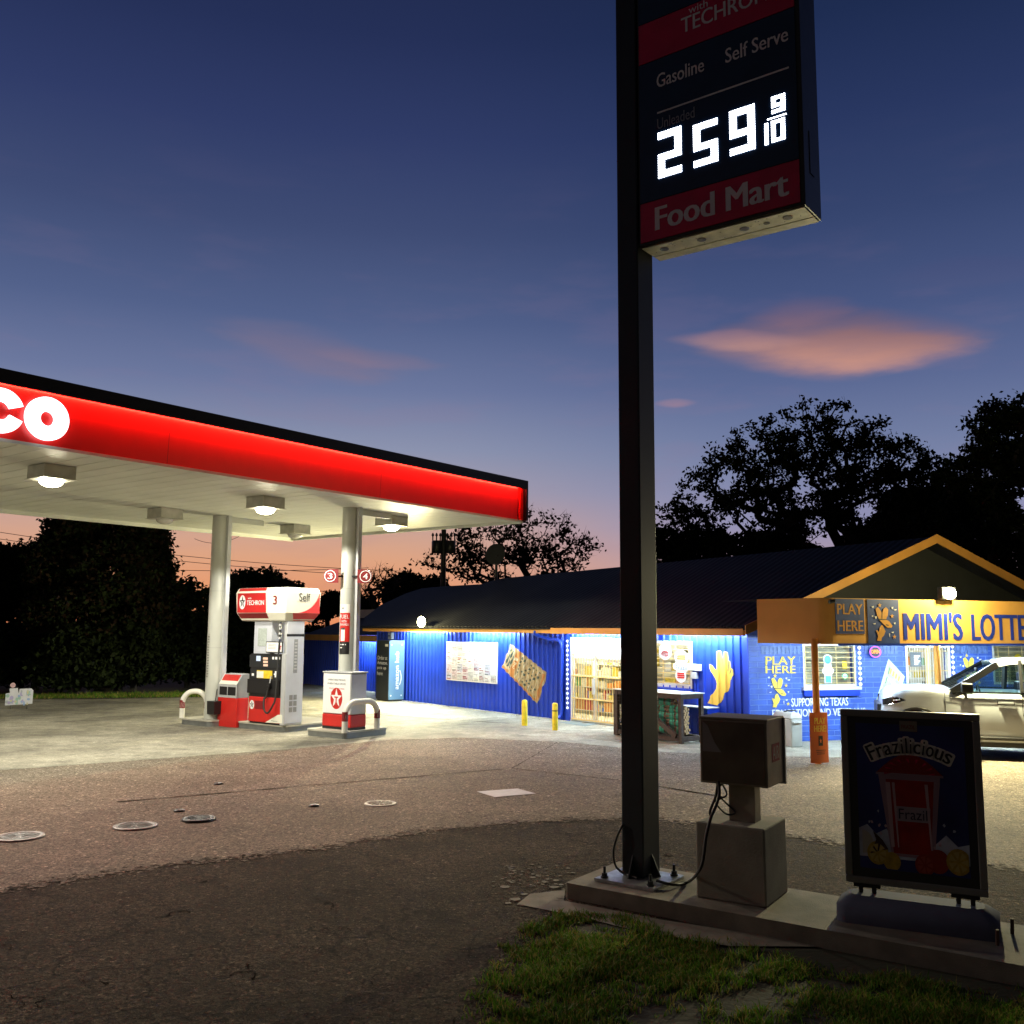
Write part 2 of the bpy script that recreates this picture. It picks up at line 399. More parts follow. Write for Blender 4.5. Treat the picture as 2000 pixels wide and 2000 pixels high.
# ------------------------------------------------------------------ grass
def blades(name, pts, hmin, hmax, w, cols, label):
    n = len(pts); P = np.array(pts)
    h = NR.uniform(hmin, hmax, n)*(.55+.5*NR.uniform(0, 1, n)**2+.22*np.sin(P[:, 0]*5+np.sin(P[:, 1]*4)*1.5)); a = NR.uniform(0, 2*PI, n); lean = NR.normal(0, .55, (n, 2))*h[:, None]
    dx = np.cos(a)*w; dy = np.sin(a)*w
    V = np.zeros((n, 5, 3))
    V[:, 0] = P+np.stack([dx, dy, 0*dx], 1); V[:, 1] = P-np.stack([dx, dy, 0*dx], 1)
    mid = P+np.stack([lean[:, 0]*.35, lean[:, 1]*.35, h*.6], 1)
    V[:, 2] = mid-np.stack([dx, dy, 0*dx], 1)*.7; V[:, 3] = mid+np.stack([dx, dy, 0*dx], 1)*.7
    V[:, 4] = P+np.stack([lean[:, 0], lean[:, 1], h*.95], 1)
    me = D.meshes.new(name); o = np.arange(n)*5
    F4 = np.stack([o, o+1, o+2, o+3], 1); F3 = np.stack([o+3, o+2, o+4], 1)
    me.vertices.add(n*5); me.vertices.foreach_set('co', V.reshape(-1))
    lv = np.concatenate([F4.reshape(-1), F3.reshape(-1)]); me.loops.add(len(lv)); me.loops.foreach_set('vertex_index', lv.astype(np.int32))
    me.polygons.add(2*n); ls = np.concatenate([np.arange(n)*4, 4*n+np.arange(n)*3]); me.polygons.foreach_set('loop_start', ls.astype(np.int32))
    me.polygons.foreach_set('loop_total', np.concatenate([np.full(n, 4), np.full(n, 3)]).astype(np.int32))
    mi = NR.randint(0, len(cols), n); me.polygons.foreach_set('material_index', np.concatenate([mi, mi]).astype(np.int32))
    me.update(calc_edges=True)
    for c in cols: me.materials.append(c)
    ob = D.objects.new(name, me); C.objects.link(ob); tag(ob, label, 'grass', kind='stuff'); return ob
def thin(m, nt, b, tc, mx):
    tr = nt.nodes.new('ShaderNodeBsdfTranslucent'); ms = nt.nodes.new('ShaderNodeMixShader'); ms.inputs[0].default_value = .3
    nt.links.new(mx.outputs[2], tr.inputs[0]); nt.links.new(b.outputs[0], ms.inputs[1]); nt.links.new(tr.outputs[0], ms.inputs[2])
    nt.links.new(ms.outputs[0], nt.nodes['Material Output'].inputs[0])
gA = mat('grass_green', (.12, .25, .02), .6, var=.3, spec=.1, fn=thin); gB = mat('grass_deep', (.07, .17, .012), .6, var=.3, spec=.1, fn=thin); gC = mat('grass_dry', (.28, .24, .07), .7, var=.3, spec=.1, fn=thin)
def vnoise(x, y, s):
    return (math.sin(x*s+1.3*math.sin(y*s*.7+2))+math.sin(y*s*1.3+1.7*math.sin(x*s*.6)))/2
gp = []
poly = [(960, 1885), (1020, 1815), (1120, 1785), (1230, 1795), (1330, 1830), (1430, 1858), (1600, 1890), (1800, 1925), (2060, 1950), (2100, 2080), (900, 2080), (950, 1990), (900, 1930)]
def inpoly(x, y, P):
    c = False; j = len(P)-1
    for i in range(len(P)):
        if (P[i][1] > y) != (P[j][1] > y) and x < (P[j][0]-P[i][0])*(y-P[i][1])/(P[j][1]-P[i][1])+P[i][0]: c = not c
        j = i
    return c
gpoly = [tuple(G(*p))[:2] for p in poly]
x0, x1 = min(p[0] for p in gpoly), max(p[0] for p in gpoly); y0, y1 = min(p[1] for p in gpoly), max(p[1] for p in gpoly)
while len(gp) < 46000:
    x, y = rnd.uniform(x0, x1), rnd.uniform(y0, y1)
    if not inpoly(x+.13*vnoise(x, y, 9)+rnd.gauss(0, .035), y+.13*vnoise(y, x, 8)+rnd.gauss(0, .035), gpoly): continue
    if rnd.random() > .45+.55*vnoise(x, y, 2.7)+.45*vnoise(x+3, y, 7.7)+.3*vnoise(x+1, y+5, 23): continue
    gp.append((x, y, .0))
blades('grass', gp, .018, .085, .0042, [gA, gB, gA, gC, gB, gC], 'green and dry grass growing in front of the concrete slab')
m_soil = mat('bare_soil', (.06, .05, .035), .95, bump=.9, bscale=40, var=.4)
gf = []
for i in range(9000):
    px = rnd.uniform(-60, 590); q = G(px, 1366-.01*px+rnd.uniform(-11, -.5)*(.5+.5*rnd.random())); gf.append((q.x, q.y, 0))
blades('grass_verge', gf, .04, .16, .012, [gA, gB, gC], 'strip of grass along the far edge of the forecourt')

# ------------------------------------------------------------------ slab with price sign, air machine, poster stand
SL = Frame(G(1104.6, 1723.8, .14), math.radians(-35.0))
SLZ = .14
def slabpt(px, py): q = G(px, py, SLZ); return SL.l(q)
wid = 1.0
mb = MB().prism([(0, 0), (14, 0), (14, wid+.1), (0.0, wid)], 0, SLZ, m_slab)
o = mb.build('concrete_slab', loc=(SL.o.x, SL.o.y, 0), rot=SL.a, bevel=.02, seg=2)
tag(o, 'long raised concrete slab carrying the tall price sign and the air machine', 'slab')

# pole
PF = Frame(G(1257.5, 1723, SLZ), SITE)
xl = PF.hx(1214.5, 1712)[0]; yr = PF.hy(1289.5, 1708)[0]
polem = mat('dark_green_painted_steel', (.008, .018, .024), .55, 0, var=.25, scale=2)
T = thing('price_sign', 'tall dark steel pole carrying the lit fuel price cabinet', 'price sign', PF, z=SLZ)
MB().box(xl, 0, 0, yr, .03, 11, polem).build('pole', T, bevel=.012)
a0 = PF.hx(1171, 1713, -.14); pl = PF.l(G(1169, 1711, SLZ+.03)); pf = PF.l(G(1277, 1736, SLZ+.03)); pr = PF.l(G(1335, 1709, SLZ+.03))
galv = mat('galvanised_steel', (.5, .52, .54), .3, .7, var=.3, scale=14)
bx0, by0 = pl[0], pf[1]; bx1, by1 = pf[0], pr[1]
MB().box(bx0, bx1, by0, by1, 0, .03, galv).build('base_plate', T, bevel=.004)
for (x, y) in ((bx0+.07, by0+.07), (bx1-.07, by0+.07), (bx1-.07, by1-.07), (bx0+.07, by1-.07)):
    MB().lathe((x, y, .03), [(.035, 0), (.035, .012)], dark, 16).lathe((x, y, .042), [(.028, 0), (.028, .03)], dark, 6, False).lathe((x, y, .072), [(.013, 0), (.013, .055)], dark, 12).build('anchor_bolt', T)
for (x, y, dx, dy) in ((xl/2, 0, 0, -1), (0, yr/2, 1, 0)):
    mb = MB()
    mb.add([(x-.006*abs(dy), y-.006*abs(dx), .03), (x+.006*abs(dy), y+.006*abs(dx), .03), (x+.006*abs(dy), y+.006*abs(dx), .22), (x-.006*abs(dy), y-.006*abs(dx), .22),
            (x-.006*abs(dy)+dx*.09, y-.006*abs(dx)+dy*.09, .03), (x+.006*abs(dy)+dx*.09, y+.006*abs(dx)+dy*.09, .03)], [(0, 1, 2, 3), (4, 5, 2, 3), (0, 3, 4), (1, 5, 2)], polem)
    mb.build('gusset', T)
# cabinet: front face parallel to the pole's front, slightly behind it
cf = .02
x_l = .004; x_r, z_b = PF.hx(1573, 404, cf)
_, z_bl = PF.hx(1262, 475, cf)
zb = (z_b+z_bl)/2-SLZ
def cp(px, py): x, z = PF.hx(px, py, cf); return x, z-SLZ
dep = PF.hy(1605, 430, x_r)[0]-cf
cabm = mat('cabinet_dark_metal', (.05, .055, .055), .4, .5, var=.2)
cab = MB()
ztop = zb+3.6
cab.box(x_l, x_r, cf, cf+dep, zb, ztop, cabm)
CB = cab.build('cabinet', T, bevel=.012)
# underside: pale tray with holes
tray = mat('cabinet_underside', (.6, .6, .5), .5, var=.3, scale=9)
mb = MB().box(x_l+.02, x_r-.02, cf+.03, cf+dep*.62, zb-.012, zb-.001, tray).box(x_l+.02, x_r-.02, cf+dep*.66, cf+dep-.02, zb-.012, zb-.001, tray)
for fx, r in ((.12, .045), (.36, .045), (.62, .045), (.75, .03), (.87, .045)):
    mb.lathe((x_l+(x_r-x_l)*fx, cf+dep*.36, zb-.0155), [(r, 0), (r, .003)], black, 20)
for k in range(24):
    mb.lathe((x_l+(x_r-x_l)*rnd.uniform(.05, .95), cf+dep*rnd.uniform(.08, .58), zb-.0138), [(.006, 0), (.006, .002)], dark, 6)
mb.build('underside_tray', CB)
# face panels
sred = mat('sign_red_face', (.6, .008, .075), .25, var=.12, coat=.3); sblue = mat('sign_blue_face', (.006, .03, .085), .25, var=.12, coat=.3)
dimw = mat('dim_white_vinyl', (.85, .85, .85), .5, var=.08)
def plane(x, z): return (x, cf-.001, z)
zf1 = (cp(1262, 392)[1]+cp(1573, 312)[1])/2     # top of food mart
zf0 = zb+.03
zt0 = (cp(1267, 110)[1]+cp(1573, 19)[1])/2
zt1 = zt0+.42
W0, W1_ = x_l+.03, x_r-.10
def panel(z0, z1, mt, nm='face_panel'):
    return MB().box(W0, W1_+.06, cf-.012, cf-.001, z0, z1, mt)
p1 = panel(zf0, zf1-.008, sred)
fz0, fz1 = zf0+.13*(zf1-zf0), zf0+.82*(zf1-zf0)
p1.text('Food Mart', (cp(1282, 420)[0], cf-.012, zf0+.22*(zf1-zf0)), X, Z, cp(1540, 372)[0]-cp(1282, 420)[0], .58*(zf1-zf0), dimw, .04, .002)
p1.build('food_mart_panel', CB)
p2 = panel(zf1, zt0-.008, sblue)
gx0, gx1 = cp(1284, 160)[0], cp(1376, 130)[0]
gz = (cp(1284, 172)[1]+cp(1376, 142)[1])/2; gh = cp(1284, 145)[1]-cp(1284, 172)[1]
p2.text('Gasoline', (gx0, cf-.012, gz), X, Z, gx1-gx0, gh, dimw, .02, .002)
sx0, sx1 = cp(1418, 110)[0], cp(1540, 75)[0]; sz = (cp(1418, 123)[1]+cp(1540, 83)[1])/2
p2.text('Self Serve', (sx0, cf-.012, sz), X, Z, sx1-sx0, gh, dimw, .02, .002)
lz = (cp(1286, 222)[1]+cp(1538, 134)[1])/2
p2.box(gx0, sx1, cf-.016, cf-.0125, lz-.008, lz+.008, dimw)
uz = cp(1284, 255)[1]; p2.text('Unleaded', (gx0, cf-.012, uz), X, Z, cp(1358, 232)[0]-gx0, gh*.75, mat('faint_vinyl', (.3, .33, .38), .5), .01, .002)
p2.build('price_panel', CB)
p3 = panel(zt0, zt1, sred)
tx0, tx1 = cp(1332, 55)[0], cp(1480, 10)[0]
p3.text('TECHRON', (tx0, cf-.012, zt0+.16), X, Z, tx1-tx0+.1, .16, dimw, .02, .002)
p3.text('with', (tx0+.08, cf-.012, zt0+.335), X, Z, .2, .075, dimw, .01, .002)
p3.build('additive_panel', CB)
panel(zt1+.008, ztop-.03, sblue).build('upper_panel', CB)
# LED digits out of dots
led = emis('led_white', (.88, .92, 1.0), 9.0)
def segs(ch):
    return {'2': 'abged', '5': 'afgcd', '9': 'afbgcd', '1': 'bc', '0': 'abcdef'}[ch]
def digit(ch, x0, x1, z0, z1, nx, nz, st):
    cells = set(); h = nz//2
    for sg in segs(ch):
        if sg == 'a': R = (0, nx, nz-st, nz)
        elif sg == 'd': R = (0, nx, 0, st)
        elif sg == 'g': R = (0, nx, h-st//2-st % 2, h+st//2)
        elif sg == 'f': R = (0, st, h, nz)
        elif sg == 'b': R = (nx-st, nx, h, nz)
        elif sg == 'e': R = (0, st, 0, h)
        elif sg == 'c': R = (nx-st, nx, 0, h)
        for i in range(R[0], R[1]):
            for j in range(R[2], R[3]): cells.add((i, j))
    mb = MB(); px_ = (x1-x0)/nx; pz_ = (z1-z0)/nz
    for i, j in sorted(cells):
        cx, cz = x0+(i+.5)*px_, z0+(j+.5)*pz_; r = .43
        mb.add([(cx-px_*r, cf-.017, cz-pz_*r*.5), (cx-px_*r*.5, cf-.017, cz-pz_*r), (cx+px_*r*.5, cf-.017, cz-pz_*r), (cx+px_*r, cf-.017, cz-pz_*r*.5),
                (cx+px_*r, cf-.017, cz+pz_*r*.5), (cx+px_*r*.5, cf-.017, cz+pz_*r), (cx-px_*r*.5, cf-.017, cz+pz_*r), (cx-px_*r, cf-.017, cz+pz_*r*.5)], [tuple(range(8))], led)
    return mb
def dig(ch, l, r, ytl, ybl, nx=10, nz=19, st=3):
    x0 = cp(l, ybl)[0]; x1 = cp(r, ybl)[0]; z1 = cp(l, ytl)[1]; z0 = cp(l, ybl)[1]
    digit(ch, x0, x1, z0, z1, nx, nz, st).build('price_digit', CB)
dig('2', 1287, 1334, 261, 351); dig('5', 1356, 1405, 246, 330); dig('9', 1427, 1478, 219, 307)
dig('9', 1508, 1536, 191, 225, 6, 9, 2); dig('1', 1495, 1503, 243, 286, 2, 12, 2); dig('0', 1508, 1536, 238, 281, 6, 12, 2)
MB().box(cp(1500, 238)[0], cp(1537, 225)[0], cf-.0165, cf-.0125, cp(1508, 233.5)[1], cp(1508, 231.5)[1], led).build('price_digit', CB)
MB().box(x_r+.001, x_r+.006, cf+dep*.35, cf+dep*.6, zb+.35, zb+.75, dark).build('side_vent', CB)

# power cable from the air machine round the pole foot
def onslab(px, py, z): return G(px, py, z)
cab_pts = [G(1409, 1524, 1.02), G(1409, 1560, .86), G(1402, 1600, .7), G(1385, 1650, .5), G(1374, 1690, .3), G(1352, 1712, .18), G(1322, 1729, .155), G(1285, 1724, .2)]
def smooth(pts, k=6):
    out = []
    P = [pts[0]]+pts+[pts[-1]]
    for i in range(1, len(P)-2):
        for j in range(k):
            t = j/k; a, b, c, d = P[i-1], P[i], P[i+1], P[i+2]
            out.append(.5*((2*b)+(-a+c)*t+(2*a-5*b+4*c-d)*t*t+(-a+3*b-3*c+d)*t**3))
    out.append(P[-1]); return out
def atz(px, py, ref):    # a point on the vertical plane through ref facing the camera
    d = ray(px, py); t = ref/d.y; return EYEV+d*t
cd = [atz(1403, 1526, 8.3), atz(1405, 1550, 8.27), atz(1398, 1575, 8.2), atz(1388, 1598, 8.1), atz(1379, 1635, 8.05), atz(1374, 1675, 8.05), atz(1366, 1700, 8.15), G(1345, 1722, SLZ+.03), G(1316, 1728, SLZ+.03), G(1282, 1720, SLZ+.05)]
tag(MB().tube(smooth(cd), .013, blackrub, 8).build('power_cable'), 'thick black cable running from the air machine down to the pole foot', 'cable')
lp = [PF.w(xl-.01, .05, z_) for z_ in (1.0,)]
ld = [G(1216, 1655, .62), ]
cl = [PF.w(xl+.02, -.012, .62), PF.w(xl-.035, -.03, .5), PF.w(xl-.07, -.03, .36), PF.w(xl-.04, -.03, .24), PF.w(xl+.06, -.035, .19), PF.w(xl*.5, -.05, SLZ+.05), PF.w(-.03, -.07, SLZ+.045)]
tag(MB().tube(smooth(cl), .011, blackrub, 8).build('power_cable'), 'thin black cable looping out beside the left of the pole foot', 'cable')

# air machine
AF = Frame(G(1497.4, 1774.5, SLZ), math.radians(-32))
T = thing('air_machine', 'weathered tyre air machine box on a concrete plinth beside the sign pole', 'air machine', AF, z=SLZ)
wx = -AF.l(G(1363.5, 1749.9, SLZ))[0]; wy = AF.l(G(1555.4, 1744, SLZ))[1]
hp = AF.hx(1490, 1618.8, .02)[1]-SLZ
ped = mat('pedestal_concrete', (.33, .31, .25), .85, var=.25, scale=3, bump=.4)
beige = mat('weathered_beige_metal', (.36, .32, .25), .45, .3, var=.25, scale=5)
MB().box(-wx, 0, 0, wy, 0, hp, ped, top=.004).build('plinth', T, bevel=.015)
zn0 = hp; zbx0 = AF.hx(1500, 1539.5, .12)[1]-SLZ; zbx1 = AF.hx(1500, 1407, .12)[1]-SLZ
ny = .22
nx0 = AF.hx(1424, 1597, ny)[0]; nx1 = AF.hx(1475, 1600, ny)[0]
MB().box(nx0, nx1, ny, ny+.16, zn0-.01, zbx0+.01, beige).build('neck', T, bevel=.006)
by = .10
bx0 = AF.hx(1368, 1524, by)[0]; bx1 = AF.hx(1500, 1539, by)[0]; byr = AF.hy(1531, 1533, bx1)[0]
MB().box(bx0, bx1, by, byr, zbx0, zbx1-.012, beige).build('housing', T, bevel=.008)
MB().box(bx0-.006, bx1+.012, by-.008, byr+.01, zbx1-.011, zbx1+.006, beige).build('lid', T, bevel=.004)
MB().box(bx0-.004, bx1+.016, byr+.001, byr+.03, zbx0-.02, zbx1-.012, grey).build('back_plate', T)
MB().box(bx0+.02, bx1-.02, by-.008, by-.001, zbx0+.02, zbx1-.03, mat('brown_metal_door', (.16, .135, .10), .4, .4, var=.3, scale=3)).plate([(.0, 0), (.17, .0), (.11, .08), (.05, .22), (0, .26)], (bx0+.03, by-.009, zbx0+.27), X, Z, mat('torn_sticker', (.28, .27, .26), .6), 0, .001).build('front_door', T)
ym = (by+byr)/2
mb = MB().box(bx1+.001, bx1+.004, ym-.1, ym+.11, zbx0+.2, zbx0+.35, mat('sticker_red', (.4, .02, .025), .5))
mb.text('AIR', (bx1+.004, ym-.08, zbx0+.22), Y, Z, .17, .11, mat('pale_vinyl', (.5, .47, .42), .5), 0, .001)
for k in range(5): mb.box(bx1+.001, bx1+.0022, ym-.09, ym+.1, zbx0+.07+.018*k, zbx0+.074+.018*k, grey)
mb.build('air_sticker', T)
mb = MB()
h0 = atz(1386, 1524, 8.3)
A0 = [AF.w(bx0+.12, .2, SLZ+zbx0), AF.w(bx0+.1, .2, SLZ+zbx0-.12), AF.w(bx0+.05, .19, SLZ+zbx0-.25), AF.w(bx0+.06, .19, SLZ+zbx0-.3)]
def loc(p): q = AF.l(p); return Vector((q[0], q[1], p.z-SLZ))
mb.tube([loc(p) for p in smooth(A0)], .012, blackrub, 8)
A1 = [AF.w(bx0+.15, .2, SLZ+zbx0), AF.w(bx0+.2, .2, SLZ+zbx0-.1), AF.w(bx0+.1, .2, SLZ+zbx0-.17), AF.w(bx0+.2, .18, SLZ+zbx0-.26), AF.w(bx0+.27, .2, SLZ+zbx0-.24), AF.w(bx0+.18, .2, SLZ+zbx0-.16), AF.w(bx0+.11, .2, SLZ+zbx0-.08), AF.w(bx0+.17, .2, SLZ+zbx0)]
mb.tube([loc(p) for p in smooth(A1)], .008, blackrub, 8)
mb.build('air_hose', T)

# poster stand
PL_, PR_ = G(1652, 1786, SLZ), G(1930, 1822, SLZ)
dv = PR_-PL_; QF = Frame(PL_, math.atan2(dv.y, dv.x)); LW = dv.length
T = thing('poster_stand', 'dark framed swinging poster stand showing a red slush drink on its own base', 'poster stand', QF, z=SLZ)
z0 = (QF.hx(1651.7, 1714.5)[1]+QF.hx(1931, 1758.5)[1])/2-SLZ; z1 = (QF.hx(1639.3, 1382)[1]+QF.hx(1913.6, 1397.5)[1])/2-SLZ
xl0 = QF.hx(1647, 1550)[0]; xr0 = QF.hx(1922, 1575)[0]
fr = mat('poster_frame_metal', (.24, .24, .22), .4, .3, var=.15)
fw = .055
mb = MB()
for (a, b, c, d) in ((xl0, xr0, z0, z0+fw), (xl0, xr0, z1-fw, z1), (xl0, xl0+fw, z0+fw, z1-fw), (xr0-fw, xr0, z0+fw, z1-fw)):
    mb.box(a, b, -.03, .03, c, d, fr)
mb.build('frame', T, bevel=.008)
pn = mat('poster_border', (.035, .035, .04), .3); pb = mat('poster_blue', (.022, .03, .17), .35, var=.5, scale=2.0)
mb = MB().box(xl0+fw, xr0-fw, -.018, .018, z0+fw, z1-fw, pn)
ix0, ix1, iz0, iz1 = xl0+fw+.06, xr0-fw-.06, z0+fw+.07, z1-fw-.05
mb.box(ix0, ix1, -.021, -.0185, iz0, iz1, pb)
iw, ih = ix1-ix0, iz1-iz0; cx = (ix0+ix1)/2
def PLT(pts, m_, l): mb.plate([(ix0+p[0]*iw, iz0+p[1]*ih) for p in pts], (0, -.021, 0), X, Z, m_, 0, l)
mist = mat('poster_mist', (.45, .5, .58), .4, var=.5, scale=6)
PLT([(0, .08), (0, .27), (.08, .3), (.16, .24), (.26, .28), (.33, .2), (.7, .2), (.8, .27), (.9, .2), (1, .22), (1, .08)], mist, .001)
cup = mat('poster_clear_cup', (.32, .2, .24), .35); slush = mat('poster_red_slush', (.34, .01, .008), .35, var=.3, scale=9); sl2 = mat('poster_dark_red', (.26, .008, .008), .35)
PLT([(.3, .1), (.69, .1), (.77, .66), (.2, .66)], cup, .0015)
PLT([(.32, .12), (.66, .12), (.71, .62), (.27, .62)], slush, .002)
PLT([(.18+.62*t, .66+.14*math.sin(PI*t)) for t in [k/14 for k in range(15)]][::-1], sl2, .0025)
PLT([(.18, .65), (.8, .65), (.8, .665), (.18, .665)], cup, .003)
PLT([(.36, .34), (.66, .34), (.67, .44), (.34, .44)], mat('poster_cup_label', (.35, .28, .32), .4), .003)
mb.text('Frazil', (ix0+.38*iw, -.021, iz0+.355*ih), X, Z, .26*iw, .07*ih, mat('poster_dark_blue', (.01, .01, .04), .4), .0, .004)
fy = mat('poster_yellow_fruit', (.45, .3, .03), .4, var=.3, scale=30); fo = mat('poster_pale_fruit', (.4, .38, .3), .4); fr2 = mat('poster_red_fruit', (.3, .02, .01), .4)
for (c, d, r, mt_, l) in ((.03, .18, .1, fo, .0035), (.17, .11, .1, fy, .004), (.3, .06, .08, fy, .003), (.6, .06, .09, fr2, .0042), (.72, .09, .1, fr2, .0037), (.9, .1, .11, fy, .0045)):
    PLT([(c+r*math.cos(a), d+r*.8*math.sin(a)) for a in [k*PI/10 for k in range(20)] if 0 <= c+r*math.cos(a) <= 1 and d+r*.8*math.sin(a) >= 0], mt_, l)
PLT([(.1, .1), (.16, .2), (.13, .26), (.22, .2), (.27, .14), (.2, .13)], mat('poster_brown_shell', (.04, .015, .01), .5), .005)
for k, (u0, u1) in enumerate(((.30, .33), (.66, .675), (.36, .372))): PLT([(u0, .16), (u1, .16), (u1-.02+.04*k*0, .6), (u0-.035, .6)], mat('poster_highlight', (.5, .34, .36), .35), .0034)
for k in range(26):
    u, v = rnd.uniform(.05, .95), rnd.uniform(.12, .4); PLT([(u+.012*rnd.uniform(.4, 1.4)*math.cos(a_), v+.012*rnd.uniform(.4, 1.2)*math.sin(a_)) for a_ in [k2*PI/4 for k2 in range(8)]], mist if k % 2 else MATS['poster_highlight'], .0012+.00003*k)
for k in range(9):
    a_ = k*PI/8; PLT([(.49+.29*math.cos(a_)*t, .665+.13*math.sin(a_)*t) for t in (.55, .8)]+[(.49+.29*math.cos(a_+.12)*.8, .665+.13*math.sin(a_+.12)*.8)], sred, .003)
for (c_, d_, r_) in ((.9, .1, .11), (.17, .11, .1), (.6, .06, .09)):
    for k in range(7):
        a_ = k*2*PI/7; q_ = [(c_+r_*.15*math.cos(a_), d_+r_*.12*math.sin(a_)), (c_+r_*.8*math.cos(a_-.32), d_+r_*.64*math.sin(a_-.32)), (c_+r_*.8*math.cos(a_+.32), d_+r_*.64*math.sin(a_+.32))]
        if all(0 <= p[0] <= 1 and p[1] >= 0 for p in q_): PLT(q_, mat('poster_fruit_flesh', (.5, .38, .1), .4) if c_ != .6 else mat('poster_berry_flesh', (.4, .06, .04), .4), .0052)
# arched word
word = 'Frazilicious'; advs = []
wts = {'F': 1.0, 'r': .75, 'a': .95, 'z': .85, 'i': .45, 'l': .45, 'c': .85, 'o': .95, 'u': .95, 's': .9}
tot = sum(wts[c] for c in word); R_ = .82*iw; span = .86; a = span/2; halo = mat('poster_letter_halo', (.75, .7, .6), .5)
for ch in word:
    wd = wts[ch]; am = a-span*wd/tot/2; a -= span*wd/tot
    th = am*1.15; cxx = cx+math.sin(-th)*R_*.98; czz = iz0+.93*ih-R_+math.cos(th)*R_-.09*ih
    ex = Vector((math.cos(th), 0, math.sin(th))); ez = Vector((-math.sin(th), 0, math.cos(th)))
    w_ = wd/tot*iw*.80; hh = .07*ih*(1.5 if ch in 'Fl' else 1.35 if ch == 'i' else 1.0)
    og = Vector((cxx, -.021, czz))-ex*w_*.42-ez*.035*ih
    mb.plate(rrect(-.014, w_*.85+.014, -.014, hh+.014, .018), og, ex, ez, halo, 0, .003)
    mb.text(ch, og+ex*(w_*.25 if ch in 'il' else 0), ex, ez, w_*(.3 if ch in 'il' else .78), hh, txtk, .02, .0045)
mb.text('Get yours inside!', (cx-.23*iw, -.021, iz0+.80*ih), X, Z, .5*iw, .035*ih, mat('poster_grey_script', (.65, .65, .68), .5), -.005, .003)
mb.box(cx-.065, cx+.065, -.026, -.0185, z1-fw-.1, z1-fw-.02, mat('frame_label', (.22, .2, .15), .5)).text('FRAZIL', (cx-.05, -.026, z1-fw-.08), X, Z, .1, .03, redd, .01, .001)
mb.build('poster', T)
for xx in (xl0+.16, xr0-.16):
    mb = MB()
    for dx in (-.05, .05): mb.tube([(xx+dx, 0, .16), (xx+dx, 0, z0+.01)], .018, black, 10)
    mb.box(xx-.1, xx+.1, -.035, .035, z0-.025, z0-.001, black)
    mb.build('spring_leg', T)
basem = mat('white_plastic_base', (.13, .145, .21), .8, var=.12, spec=.08)
hx0, hx1 = xl0-.06, xr0+.07; hd = .23
vs = []; prof = [(0, 1.0, 0), (.05, 1.04, 0), (.12, 1.0, .0), (.17, .72, .06), (.19, .5, .1)]
for z, k, ins in prof:
    for (x, y) in rrect(hx0+ins, hx1-ins, -hd*k, hd*k, .08, 4): vs.append((x, y, z))
n = 20+4; n = len(rrect(0, 1, 0, 1, .1, 4))
fs = [(i*n+k, i*n+(k+1) % n, (i+1)*n+(k+1) % n, (i+1)*n+k) for i in range(len(prof)-1) for k in range(n)]
mb = MB().add(vs, fs, basem, True); mb.add(vs[-n:], [tuple(range(n))], basem)
mb.build('water_base', T)
for (px, py, lab) in ((1948, 1832, 'short rusty stake at the slab edge below the poster stand'), (1977, 1810, 'short rusty stake farther right of the poster stand')):
    p = G(px, py+14, SLZ); tag(MB().tube([(0, 0, 0), (.005, 0, .11)], .014, mat('rusty_steel', (.09, .045, .03), .8), 8).build('stake', loc=p), lab, 'stake', 'rusty stakes on the slab')

# ------------------------------------------------------------------ fuel canopy
HS = 5.2
cn = G(1018, 1016.5, HS); CF = Frame(cn, SITE+math.radians(-.4))
soff = mat('white_soffit_metal', (.6, .61, .56), .45, .1, var=.1, scale=1.2)
blackf = mat('black_fascia_metal', (.012, .012, .014), .3, .3)
redf = mat('red_fascia_face', (.75, .012, .01), .35, var=.04)
WD = -CF.l(G(578, 1052, HS))[0]; LN = 20.0
T = thing('fuel_canopy', 'long red and black fuel canopy with white ribbed soffit on round columns', 'canopy', CF)
mb = MB(); nr = 50
for i in range(nr):      # ribbed decking, ribs running across the width
    ya, yb = -LN+LN*i/nr, -LN+LN*(i+1)/nr
    mb.box(-WD, -.02, ya+.004, yb-.014, HS, HS+.03, soff)
mb.box(-WD, -.02, -LN, -.0, HS+.031, HS+.08, grey)
mb.build('soffit', T)
mb = MB().box(-WD, -.02, -LN, 0, HS+.09, HS+.92, dark); mb.build('roof_deck', T)
MB().box(-.015, .045, -LN, .02, HS-.05, HS-.001, soff).box(-WD-.03, -WD+.02, -LN, .02, HS-.10, HS-.001, soff).box(-WD+.021, -.016, -.02, .03, HS-.08, HS-.001, soff).build('edge_trim', T)
fh = .82
mb = MB()
# slightly leaning red face
mb.add([(.03, -LN, HS), (.03, -.22, HS), (.075, -.22, HS+fh), (.075, -LN, HS+fh), (-.01, -LN, HS), (-.01, -.22, HS), (-.01, -.22, HS+fh), (-.01, -LN, HS+fh)],
       [(0, 1, 2, 3), (1, 5, 6, 2), (4, 7, 6, 5), (0, 4, 5, 1), (3, 2, 6, 7)], redf)
for y in (-5.2, -10.4, -15.6): mb.add([(.0315, y-.004, HS+.01), (.0315, y+.004, HS+.01), (.0765, y+.004, HS+fh-.01), (.0765, y-.004, HS+fh-.01)], [(0, 1, 2, 3)], redd)
mb.build('red_fascia', T)
MB().box(.03, .10, -.17, -.05, HS, HS+fh, redf).build('fascia_return', T)
MB().box(-.02, .20, -LN, .03, HS+fh+.012, HS+fh+.2, blackf).box(.185, .205, -LN, -.05, HS+fh-.022, HS+fh+.0115, blackf).box(-.02, .2, -.045, .03, HS-.02, HS+fh+.012, blackf).box(-WD-.05, -.021, -.001, .03, HS, HS+fh+.2, blackf).box(-WD-.06, -WD-.001, -LN, .03, HS-.0, HS+fh+.2, blackf).build('black_surround', T)
